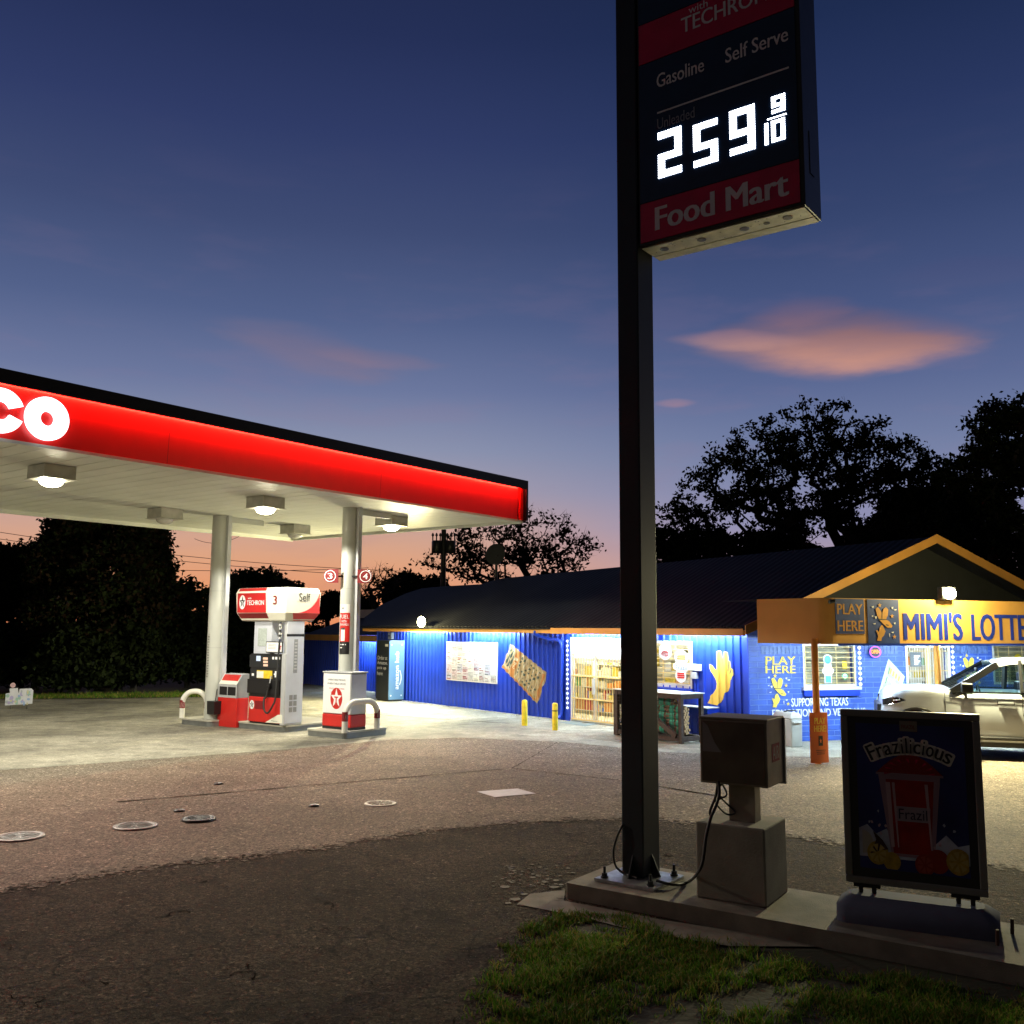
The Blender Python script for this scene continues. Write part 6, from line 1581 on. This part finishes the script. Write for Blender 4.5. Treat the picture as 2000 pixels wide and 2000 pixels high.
for sg in (1, -1):
    MB().box(-.98, -.78, sg*1.0, sg*1.2, 1.26, 1.44, trimk).box(-.9, -.84, sg*.9, sg*1.0, 1.28, 1.33, trimk).build('side_mirror', T, bevel=.03, seg=3)
    MB().box(-.97, -.79, sg*1.19, sg*1.21, 1.40, 1.425, chrome).build('mirror_trim', T)
    ys = sg*(HW+.008)
    H = MB().box(-1.68, -1.42, ys, ys+sg*.035, 1.06, 1.10, paint).box(-1.70, -1.40, ys-sg*.004, ys, 1.04, 1.12, trimk).build('door_handle', T, bevel=.006)
    mb = MB()
    for xx, zz0, zz1, bend in ((-.5, .5, 1.25, .0), (-1.83, .45, 1.25, -.14), (-2.85, .45, 1.25, 0)):
        p_ = [(xx+bend*max(0, (.9-z)/.45)**1.4, sg*(HW*1.0+.003+(.012 if .55 < z < 1.0 else 0)), z) for z in [zz1-(zz1-zz0)*k/8 for k in range(9)]]
        mb.tube(p_, .006, trimk, 5)
    mb.tube([(-.5, sg*(HW+.002), 1.16), (-4.2, sg*(HW+.002), 1.16)], .004, trimk, 4)
    mb.build('door_seam', T)
    HLp = [(.84, .72), (.60, .91), (.50, .955)]
    hx_ = [.20, .28, .36, .44, .51, .57, .61]; zb3 = [1.075, 1.045, 1.02, 1.0, .985, .975, .97]; zt3 = [1.085, 1.125, 1.135, 1.13, 1.115, 1.095, 1.08]
    V_ = [(x, sg*(hw(x)+.012), z) for x, z in zip(hx_, zb3)]+[(x, sg*(hw(x)+.010), z) for x, z in zip(hx_, zt3)]
    mb = MB().add(V_, [(i, i+1, 8+i, 7+i) for i in range(6)], tintd); mb.tube(V_[:7], .010, chrome, 6).tube([(.3, sg*(hw(.3)+.016), 1.09), (.42, sg*(hw(.42)+.016), 1.075)], .012, txtw, 6)
    mb.build('headlight', T)
MB().tube([(.3, -.4, 1.335), (.28, .1, 1.34), (.2, .35, 1.36), (-.1, .4, 1.36)], .01, trimk, 6).build('bonnet_clutter', T) if False else None
MB().box(.6, .70, -.6, .6, .55, .98, trimk).build('grille', T, bevel=.02)
MB().box(.58, .76, -.72, .72, .34, .54, chrome).build('bumper', T, bevel=.04, seg=3)
MB().box(-4.3, -4.28, -.9, .9, .45, 1.3, paint).build('tailgate', T)
MB().tube([(-.9, .3, 1.34), (-.9, .3, 1.34)], .001, trimk, 3) if False else None
MB().tube([(-1.0, HW+.0, .42), (-3.0, HW+.0, .42)], .035, trimk, 8).build('side_step', T)

# ================================================================== trees
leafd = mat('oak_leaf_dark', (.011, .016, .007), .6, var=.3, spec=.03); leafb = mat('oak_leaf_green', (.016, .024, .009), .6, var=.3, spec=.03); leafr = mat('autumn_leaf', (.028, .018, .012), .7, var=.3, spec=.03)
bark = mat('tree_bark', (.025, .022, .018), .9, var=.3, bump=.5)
def tree(name, label, dist, lobes, root_px, ntips, nleaf, lsize, crad, mats_, grp, seed, trunk_r=.22, bare=0.0, twig=True, depthk=.9):
    R = np.random.RandomState(seed)
    dr = ray(*root_px); hd = math.hypot(dr.x, dr.y); base = Vector((dr.x/hd*dist, dr.y/hd*dist, 0))
    T = thing(name, label, 'tree', loc=base, group=grp)
    rt_ = np.array([0, 0, 0.0]); vdir = np.array([dr.x/hd, dr.y/hd, 0])
    tips = []
    area = np.array([l[2]*l[3] for l in lobes], float); pr = area/area.sum()
    while len(tips) < ntips:
        i = R.choice(len(lobes), p=pr); px, py, rx, ry = lobes[i][:4]
        a = R.uniform(0, 2*PI); r = math.sqrt(R.uniform(.05, 1)); 
        w = AT(px+rx*r*math.cos(a), py+ry*r*math.sin(a), dist); k = dist/FOC
        dpt = R.uniform(-1, 1)*math.sqrt(max(0, 1-r*r))*rx*k*depthk+R.normal(0, .3)
        p = np.array([w.x-base.x, w.y-base.y, w.z])+vdir*dpt
        if p[2] < .5: continue
        tips.append(p)
    tips = np.array(tips)
    cz = tips[:, 2].mean(); fork = np.array([0, 0, max(1.0, tips[:, 2].min()*.75)])
    nodes = [rt_, fork*.5, fork]; par = [-1, 0, 1]
    order = np.argsort(np.linalg.norm(tips-fork, axis=1))
    leafnodes = []
    for t in order:
        p = tips[t]; arr = np.array(nodes[2:]); dd = np.linalg.norm(arr-p, axis=1)+.15*np.linalg.norm(arr-fork, axis=1)
        j = int(np.argmin(dd))+2; q = nodes[j]; L_ = np.linalg.norm(p-q)
        ns_ = max(1, int(L_/.7)); prev = j
        for k in range(1, ns_+1):
            m = q+(p-q)*k/ns_
            if k < ns_: m = m+R.normal(0, .1*L_/ns_**.5, 3)
            nodes.append(m); par.append(prev); prev = len(nodes)-1
        leafnodes.append(prev)
    N_ = len(nodes); wgt = np.zeros(N_); wgt[leafnodes] = 1
    for i in range(N_-1, 0, -1): wgt[par[i]] += wgt[i]
    rad = trunk_r*(wgt/max(wgt[0], 1))**.5; rad = np.maximum(rad, .012)
    V = []; Fc = []
    for i in range(1, N_):
        a = nodes[par[i]]; b = nodes[i]; d = b-a; l = np.linalg.norm(d)
        if l < 1e-4: continue
        d = d/l; u = np.cross(d, [0, 0, 1.0] if abs(d[2]) < .9 else [1.0, 0, 0]); u /= np.linalg.norm(u); v = np.cross(d, u)
        m_ = 5 if rad[i] > .05 else 3; o = len(V); ra = rad[par[i]] if par[i] > 0 and rad[par[i]] < 2.2*rad[i] else rad[i]*1.25
        if par[i] == 0: ra = rad[i]*1.4
        for (c, r_) in ((a, ra), (b, rad[i])):
            for k in range(m_): t = 2*PI*k/m_; V.append(tuple(c+r_*(math.cos(t)*u+math.sin(t)*v)))
        Fc += [(o+k, o+(k+1) % m_, o+m_+(k+1) % m_, o+m_+k) for k in range(m_)]
    # fine twigs at tips
    if twig:
        for t in tips[:: (1 if bare else 3)]:
            for _ in range(4 if bare else 2):
                a = t; d = R.normal(0, 1, 3); d[2] = abs(d[2])*.8; d /= np.linalg.norm(d); l = R.uniform(.5, 1.1)*crad*1.2
                b = a+d*l; u = np.cross(d, [.3, .2, 1.0]); u /= np.linalg.norm(u); o = len(V); w_ = .011*dist/40
                V += [tuple(a-u*w_), tuple(a+u*w_), tuple(b)]; Fc.append((o, o+1, o+2))
    me = D.meshes.new('trunk'); me.from_pydata(V, [], Fc); me.materials.append(bark); me.update()
    o = D.objects.new('trunk', me); C.objects.link(o); o.parent = T
    keep = tips if not bare else tips[R.uniform(size=len(tips)) > bare]
    if nleaf and len(keep):
        c = np.repeat(keep, nleaf, axis=0); n_ = len(c)
        off = R.normal(0, 1, (n_, 3)); off /= np.linalg.norm(off, axis=1)[:, None]; off *= (R.uniform(0, 1, n_)**.6*crad)[:, None]*R.uniform(.6, 1.25, (n_, 1)); off[:, 2] *= .75
        P = c+off; a1 = R.normal(0, 1, (n_, 3)); a1 /= np.linalg.norm(a1, axis=1)[:, None]; a2 = R.normal(0, 1, (n_, 3)); a2 -= a1*(a1*a2).sum(1)[:, None]; a2 /= np.linalg.norm(a2, axis=1)[:, None]
        s_ = lsize*R.uniform(.6, 1.3, n_)[:, None]
        Q = np.stack([P-a1*s_*.5, P+a2*s_*.28, P+a1*s_*.5, P-a2*s_*.28], 1)
        me = D.meshes.new('crown'); me.vertices.add(n_*4); me.vertices.foreach_set('co', Q.reshape(-1))
        me.loops.add(n_*4); me.loops.foreach_set('vertex_index', np.arange(n_*4, dtype=np.int32)); me.polygons.add(n_)
        me.polygons.foreach_set('loop_start', (np.arange(n_)*4).astype(np.int32)); me.polygons.foreach_set('loop_total', np.full(n_, 4, np.int32))
        for m in mats_: me.materials.append(m)
        me.polygons.foreach_set('material_index', R.randint(0, len(mats_), n_).astype(np.int32)); me.update(calc_edges=True)
        o = D.objects.new('crown', me); C.objects.link(o); o.parent = T
    return T
DK = [leafd, leafb]; gB_ = 'trees behind the shop'; gL_ = 'trees beyond the forecourt'
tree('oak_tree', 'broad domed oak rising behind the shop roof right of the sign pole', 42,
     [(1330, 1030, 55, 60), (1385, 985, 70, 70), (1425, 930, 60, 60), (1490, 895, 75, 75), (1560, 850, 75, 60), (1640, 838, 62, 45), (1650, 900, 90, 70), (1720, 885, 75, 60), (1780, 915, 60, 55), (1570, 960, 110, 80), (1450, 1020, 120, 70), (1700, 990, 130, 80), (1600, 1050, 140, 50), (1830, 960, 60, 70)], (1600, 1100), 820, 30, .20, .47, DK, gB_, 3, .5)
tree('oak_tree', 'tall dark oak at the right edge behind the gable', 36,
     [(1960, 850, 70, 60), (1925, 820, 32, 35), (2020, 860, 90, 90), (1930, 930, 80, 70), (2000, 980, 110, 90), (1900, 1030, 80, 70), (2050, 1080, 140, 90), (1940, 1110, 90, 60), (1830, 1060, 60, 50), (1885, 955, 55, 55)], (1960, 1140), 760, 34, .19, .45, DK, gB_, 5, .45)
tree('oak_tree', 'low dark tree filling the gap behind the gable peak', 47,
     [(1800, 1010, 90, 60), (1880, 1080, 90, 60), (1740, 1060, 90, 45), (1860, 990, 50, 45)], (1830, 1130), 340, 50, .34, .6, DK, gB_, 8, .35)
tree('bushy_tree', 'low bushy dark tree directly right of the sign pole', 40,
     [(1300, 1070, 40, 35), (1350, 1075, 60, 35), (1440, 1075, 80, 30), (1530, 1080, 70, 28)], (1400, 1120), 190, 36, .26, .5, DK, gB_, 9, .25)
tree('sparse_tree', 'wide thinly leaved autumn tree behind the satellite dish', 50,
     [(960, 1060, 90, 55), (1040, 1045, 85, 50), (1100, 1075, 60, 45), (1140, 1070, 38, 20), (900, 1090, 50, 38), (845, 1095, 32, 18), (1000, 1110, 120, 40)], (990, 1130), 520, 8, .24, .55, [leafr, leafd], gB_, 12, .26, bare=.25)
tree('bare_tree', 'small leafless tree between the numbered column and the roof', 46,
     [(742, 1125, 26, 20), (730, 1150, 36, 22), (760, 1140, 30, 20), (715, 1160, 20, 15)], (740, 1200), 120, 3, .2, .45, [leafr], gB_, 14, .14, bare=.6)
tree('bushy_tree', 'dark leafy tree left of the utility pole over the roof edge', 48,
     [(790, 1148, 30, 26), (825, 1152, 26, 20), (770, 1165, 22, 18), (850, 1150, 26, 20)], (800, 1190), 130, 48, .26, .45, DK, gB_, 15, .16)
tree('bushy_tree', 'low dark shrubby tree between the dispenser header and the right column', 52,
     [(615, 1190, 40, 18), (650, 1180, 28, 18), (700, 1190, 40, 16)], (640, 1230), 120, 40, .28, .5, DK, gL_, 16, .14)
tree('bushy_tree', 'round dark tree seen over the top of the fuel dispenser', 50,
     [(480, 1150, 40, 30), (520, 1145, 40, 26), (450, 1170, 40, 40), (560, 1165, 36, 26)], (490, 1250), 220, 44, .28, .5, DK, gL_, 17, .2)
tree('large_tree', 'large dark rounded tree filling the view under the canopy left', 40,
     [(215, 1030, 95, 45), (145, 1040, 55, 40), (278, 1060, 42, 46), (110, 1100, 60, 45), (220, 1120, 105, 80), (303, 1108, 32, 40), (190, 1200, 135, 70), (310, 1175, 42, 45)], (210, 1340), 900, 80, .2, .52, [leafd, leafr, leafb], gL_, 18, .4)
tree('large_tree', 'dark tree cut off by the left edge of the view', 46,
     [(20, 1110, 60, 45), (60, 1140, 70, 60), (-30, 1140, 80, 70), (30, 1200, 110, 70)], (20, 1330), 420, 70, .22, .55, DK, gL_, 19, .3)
# undergrowth: a row of dense shrubs below the trees
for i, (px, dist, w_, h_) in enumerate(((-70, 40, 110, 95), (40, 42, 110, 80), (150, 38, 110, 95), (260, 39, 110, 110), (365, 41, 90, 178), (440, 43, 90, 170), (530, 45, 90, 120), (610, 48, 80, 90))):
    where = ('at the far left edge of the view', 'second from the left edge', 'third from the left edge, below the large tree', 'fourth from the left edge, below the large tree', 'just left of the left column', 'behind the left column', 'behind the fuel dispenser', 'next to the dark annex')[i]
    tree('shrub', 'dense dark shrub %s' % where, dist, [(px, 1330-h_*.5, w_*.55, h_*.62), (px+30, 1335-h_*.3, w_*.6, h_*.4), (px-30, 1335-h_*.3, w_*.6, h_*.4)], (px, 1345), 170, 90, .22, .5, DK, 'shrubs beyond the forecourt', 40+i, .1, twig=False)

# ================================================================== utility pole and wires
up = AT(867, 1030, 44.0); s52 = 52.0/FOC
T = thing('utility_pole', 'dark utility pole with two transformer cans above the shop roof', 'utility pole', loc=(up.x, up.y, 0))
zt1_ = up.z+.9
MB().tube([(0, 0, 0), (0, 0, zt1_)], [.15, .11], dark, 10).build('pole', T)
zc1 = AT(867, 1068, 44).z
for sx__ in (-1, 1):
    B_ = MB().lathe((sx__*.30, 0, zc1-.29), [(.22, 0), (.25, .02), (.25, .52), (.22, .57)], dark, 18).build('transformer', T)
    for k in range(3):
        MB().lathe((sx__*(.16+.17*k), 0, zc1+.28), [(.03, 0), (.03, .2), (.06, .22), (.06, .27), (.02, .36)], dark, 8).build('insulator', B_)
MB().box(-.9, .9, -.05, .05, zt1_-.5, zt1_-.38, dark).build('crossarm', T)
wm = mat('power_wire', (.02, .02, .02), .6)
def wire(p0, p1, lab, sag=.5, r=.016):
    pts = []
    for k in range(25):
        t = k/24; q = p0.lerp(p1, t); q.z -= sag*4*t*(1-t); pts.append(q)
    tag(MB().tube(pts, r, wm, 5).build('power_line'), lab, 'power line', 'power lines against the sunset')
pe = Vector((up.x, up.y, 0))
for i, (pa, pb2, da) in enumerate((((-60, 1030), (800, 1116), 60), ((-60, 1044), (867, 1130), 60.5), ((-60, 1090), (720, 1109), 61), ((380, 1052), (470, 1046), 70), ((-60, 1120), (867, 1152), 60))):
    lab = ('topmost power line left of the utility pole', 'second power line left of the utility pole', 'third power line, seen between the columns', 'short rising power line left of the left column', 'lowest power line behind the pump number sign')[i]
    wire(AT(*pa, da), AT(*pb2, da-4), lab, .4)

# little cut-out yard sign at the far left
q = G(36, 1386); YS = Frame(q, math.radians(8)); k_ = q.length/FOC
T = thing('yard_sign', 'small pale cut out yard sign on the turf edge at far left', 'yard sign', YS)
w2 = 22*k_*1.0; hh2 = 36*k_; base_ = .12
pl_ = [(-w2, base_), (w2, base_+.05), (w2, base_+hh2*.72), (w2*.85, base_+hh2*.8), (0, base_+hh2*.78), (-.02, base_+hh2*.55), (-w2*.15, base_+hh2*.82), (-w2*.75, base_+hh2*.8), (-w2*.7, base_+hh2*.6), (-w2, base_+hh2*.56)]
mb = MB().plate(pl_, (0, 0, 0), X, Z, mat('sign_card_white', (.75, .76, .78), .6), .012)
mb.plate(circle(-w2*.52, base_+hh2*.95, w2*.2, 16), (0, 0, 0), X, Z, mat('pastel_pink', (.75, .5, .5), .6), .012)
pc = [mat('pastel_%s' % n_, c_, .6) for n_, c_ in (('blue', (.35, .5, .75)), ('green', (.4, .62, .5)), ('lilac', (.5, .45, .7)), ('yellow', (.7, .68, .4)), ('grey', (.5, .55, .58)))]
for i in range(34):
    x_ = rnd.uniform(-w2*.9, w2*.82); z_ = base_+rnd.uniform(.08, .5 if x_ < 0 else .66)*hh2; mb.plate(circle(x_, z_, rnd.uniform(.02, .06), 7, rnd.uniform(.02, .07)), (0, -.0125, 0), X, Z, rnd.choice(pc), 0, .0005+.0002*i)
mb.build('panel', T)
MB().tube([(-w2*.6, .012, 0), (-w2*.6, .012, base_+.1)], .008, dark, 6).tube([(w2*.6, .012, 0), (w2*.6, .012, base_+.1)], .008, dark, 6).build('stakes', T)
# dry leaves along the shop foot
ml = mat('fallen_leaves', (.25, .16, .07), .8, var=.4); mb = MB()
for i in range(420):
    s_ = rnd.uniform(.2, 12.5) if i < 260 else rnd.gauss(wx_(1310), .5); p = WF.w(s_, -.12-abs(rnd.gauss(0, .22)), .014); r = rnd.uniform(.015, .04); a = rnd.uniform(0, 6)
    mb.add([(p.x+r*math.cos(a+k*PI/2)*(1 if k % 2 else .5), p.y+r*math.sin(a+k*PI/2)*(1 if k % 2 else .5), p.z+rnd.uniform(0, .02)) for k in range(4)], [(0, 1, 2, 3)], ml)
mb.build('leaf_litter', kind='stuff', label='dry leaves blown along the foot of the shop wall', category='leaves')

# ================================================================== sky
Wd = D.worlds.new('World'); S.world = Wd; Wd.use_nodes = True
nt = Wd.node_tree; N = nt.nodes; Lk = nt.links; N.clear()
out = N.new('ShaderNodeOutputWorld'); bg = N.new('ShaderNodeBackground'); Lk.new(bg.outputs[0], out.inputs[0])
tc = N.new('ShaderNodeTexCoord'); nrmz = N.new('ShaderNodeVectorMath'); nrmz.operation = 'NORMALIZE'; Lk.new(tc.outputs['Generated'], nrmz.inputs[0])
sep = N.new('ShaderNodeSeparateXYZ'); Lk.new(nrmz.outputs[0], sep.inputs[0])
def M(op, a, b=None, c=None):
    m = N.new('ShaderNodeMath'); m.operation = op
    for i, v in enumerate((a, b, c)):
        if v is None: continue
        if isinstance(v, (int, float)): m.inputs[i].default_value = v
        else: Lk.new(v, m.inputs[i])
    return m.outputs[0]
el = M('MULTIPLY', M('ARCSINE', sep.outputs[2]), 180/PI)        # elevation in degrees
az = M('MULTIPLY', M('ARCTAN2', sep.outputs[0], sep.outputs[1]), 180/PI)
def s2l(c): return tuple(((v/255+.055)/1.055)**2.4 if v/255 > .04045 else v/255/12.92 for v in c)
def ramp(stops, inp):
    r = N.new('ShaderNodeValToRGB'); cr = r.color_ramp; cr.interpolation = 'B_SPLINE' if False else 'LINEAR'
    while len(cr.elements) > 1: cr.elements.remove(cr.elements[-1])
    for i, (p, c) in enumerate(stops):
        e = cr.elements[0] if i == 0 else cr.elements.new(p/90)
        e.position = p/90; e.color = (*s2l(c), 1)
    Lk.new(M('DIVIDE', inp, 90), r.inputs[0]); return r.outputs[0]
westR = ramp([(0, (236, 146, 98)), (2, (234, 156, 110)), (4, (222, 164, 130)), (6.2, (200, 163, 150)), (8, (168, 158, 172)), (10.5, (140, 147, 174)), (14, (108, 120, 158)), (18, (82, 97, 138)), (23, (63, 76, 116)), (28, (48, 60, 103)), (33, (37, 48, 87)), (40, (28, 38, 70)), (50, (14, 20, 38)), (90, (8, 10, 18))], el)
eastR = ramp([(0, (206, 164, 150)), (3, (188, 156, 162)), (6, (146, 146, 180)), (10, (118, 130, 166)), (14, (92, 106, 148)), (18, (72, 87, 130)), (23, (54, 69, 110)), (28, (41, 55, 96)), (33, (30, 44, 80)), (40, (24, 35, 64)), (50, (14, 20, 38)), (90, (8, 10, 18))], el)
backR = ramp([(0, (66, 56, 44)), (10, (58, 52, 46)), (30, (34, 34, 40)), (90, (8, 10, 18))], el)
def mixc(f, a, b, bt='MIX'):
    m = N.new('ShaderNodeMix'); m.data_type = 'RGBA'; m.blend_type = bt
    if isinstance(f, (int, float)): m.inputs[0].default_value = f
    else: Lk.new(f, m.inputs[0])
    for i, v in ((6, a), (7, b)):
        if isinstance(v, tuple): m.inputs[i].default_value = (*v, 1)
        else: Lk.new(v, m.inputs[i])
    return m.outputs[2]
def smooths(v, a, b):
    m = N.new('ShaderNodeMapRange'); m.interpolation_type = 'SMOOTHSTEP'; m.inputs[1].default_value = a; m.inputs[2].default_value = b; Lk.new(v, m.inputs[0]); return m.outputs[0]
fe = smooths(az, -8, 16); col = mixc(fe, westR, eastR)
fb = smooths(M('ABSOLUTE', M('ADD', az, 10)), 50, 110); col = mixc(fb, col, backR)
# wisps and lens shaped clouds lit from below
nz_ = N.new('ShaderNodeTexNoise'); nz_.inputs['Scale'].default_value = 1; nz_.inputs['Detail'].default_value = 7; nz_.inputs['Roughness'].default_value = .55
mp = N.new('ShaderNodeMapping'); mp.inputs['Scale'].default_value = (8, 8, 34); Lk.new(nrmz.outputs[0], mp.inputs[0]); Lk.new(mp.outputs[0], nz_.inputs['Vector'])
nz2 = N.new('ShaderNodeTexNoise'); nz2.inputs['Scale'].default_value = 1; nz2.inputs['Detail'].default_value = 8; nz2.inputs['Roughness'].default_value = .6
mp2 = N.new('ShaderNodeMapping'); mp2.inputs['Scale'].default_value = (22, 22, 110); Lk.new(nrmz.outputs[0], mp2.inputs[0]); Lk.new(mp2.outputs[0], nz2.inputs['Vector'])
def azel(px, py): d = ray(px, py).normalized(); return math.degrees(math.atan2(d.x, d.y)), math.degrees(math.asin(d.z))
def cloud(col, c, l, r, t, b, tilt, colr, dens, soft=.5, lens=2.0, namp=1.3):
    a0, e0_ = azel(*c); al = azel(l, c[1])[0]; ar = azel(r, c[1])[0]; et = azel(c[0], t)[1]; eb = azel(c[0], b)[1]
    w = (ar-al)/2; ac = (ar+al)/2; h = (et-eb)/2
    u = M('DIVIDE', M('SUBTRACT', az, ac), w)
    v = M('DIVIDE', M('SUBTRACT', el, M('MULTIPLY_ADD', u, tilt*h, (et+eb)/2)), h)
    # edges: flat-bottomed spindle
    au = M('POWER', M('ABSOLUTE', u), 1.5)
    d = M('ADD', M('ADD', au, M('POWER', M('ABSOLUTE', v), lens)), M('MULTIPLY', M('SUBTRACT', nz_.outputs[0], .5), namp))
    m = smooths(d, 1.0, 1.0-soft)
    m = M('MULTIPLY', M('MULTIPLY', m, dens), M('ADD', .7, M('MULTIPLY', nz2.outputs[0], .6)))
    ct = mixc(smooths(v, -.9, .9), s2l(colr[0]), s2l(colr[1]))
    return mixc(m, col, ct)
hz = M('MULTIPLY', M('SUBTRACT', nz_.outputs[0], .5), .5)
col = mixc(M('MULTIPLY', smooths(M('ADD', nz_.outputs[0], 0), .48, .72), M('MULTIPLY', smooths(el, 30, 10), .13)), col, s2l((150, 122, 148)))
def spindle(col, ac_px, w_px, tb, colr, dens, tilt=0.0, namp=1.0, soft=.5, up=1.0):
    return cloud(col, (ac_px, (tb[0]+tb[1])/2), ac_px-w_px, ac_px+w_px, tb[0], tb[1], tilt, colr, dens, soft, 1.7, namp)
pk = ((190, 140, 128), (112, 92, 112))
col = spindle(col, 1640, 330, (590, 745), pk, .62, -.25, .9, .75)
col = spindle(col, 1690, 270, (625, 735), ((206, 150, 134), (140, 106, 112)), .8, -.45, 1.3, .8)
col = spindle(col, 1440, 170, (640, 690), ((196, 148, 138), (160, 122, 132)), .5, -.5, 1.2, .9)
col = spindle(col, 1560, 130, (572, 650), ((140, 108, 122), (108, 92, 118)), .5, .1, 1.5, .9)
col = spindle(col, 600, 190, (628, 748), ((140, 120, 138), (112, 108, 138)), .5, -.5, 1.8, .9)
col = spindle(col, 720, 150, (676, 722), ((146, 122, 138), (118, 110, 138)), .4, -.4, 1.8, .9)
col = cloud(col, (1320, 788), 1265, 1372, 775, 800, 0, ((165, 132, 148), (145, 125, 150)), .6, .8, 1.8, 1.2)
col = cloud(col, (1850, 540), 1700, 2100, 505, 575, -.4, ((80, 88, 128), (72, 80, 122)), .4, .9, 2, 1.6)
Lk.new(col, bg.inputs[0]); bg.inputs[1].default_value = 1.0

# faint last light of the sun just under the horizon
sl = D.lights.new('sun', 'SUN'); sl.energy = .02; sl.angle = math.radians(10); sl.color = (1, .7, .5)
so = D.objects.new('sun', sl); C.objects.link(so); so.rotation_euler = (math.radians(88), 0, math.radians(180-13)); so.location = (0, 0, 30)

# ================================================================== camera and render
cam = D.cameras.new('camera'); cam.sensor_width = 36; cam.lens = FOC/2000*36; cam.clip_end = 2000; cam.clip_start = .1
co = D.objects.new('camera', cam); C.objects.link(co)
co.matrix_world = Matrix.Translation(EYEV) @ RC.to_4x4(); S.camera = co
S.render.engine = 'CYCLES'
cy = S.cycles; cy.use_denoising = True
try: cy.denoiser = 'OPENIMAGEDENOISE'
except Exception: pass
cy.max_bounces = 6; cy.diffuse_bounces = 3; cy.glossy_bounces = 3; cy.transmission_bounces = 4; cy.transparent_max_bounces = 10
cy.sample_clamp_indirect = 4; cy.sample_clamp_direct = 0; cy.caustics_reflective = False; cy.caustics_refractive = False; cy.use_light_tree = True
vs_ = S.view_settings; vs_.view_transform = 'Standard'; vs_.look = 'None'; vs_.exposure = 0; vs_.gamma = 1
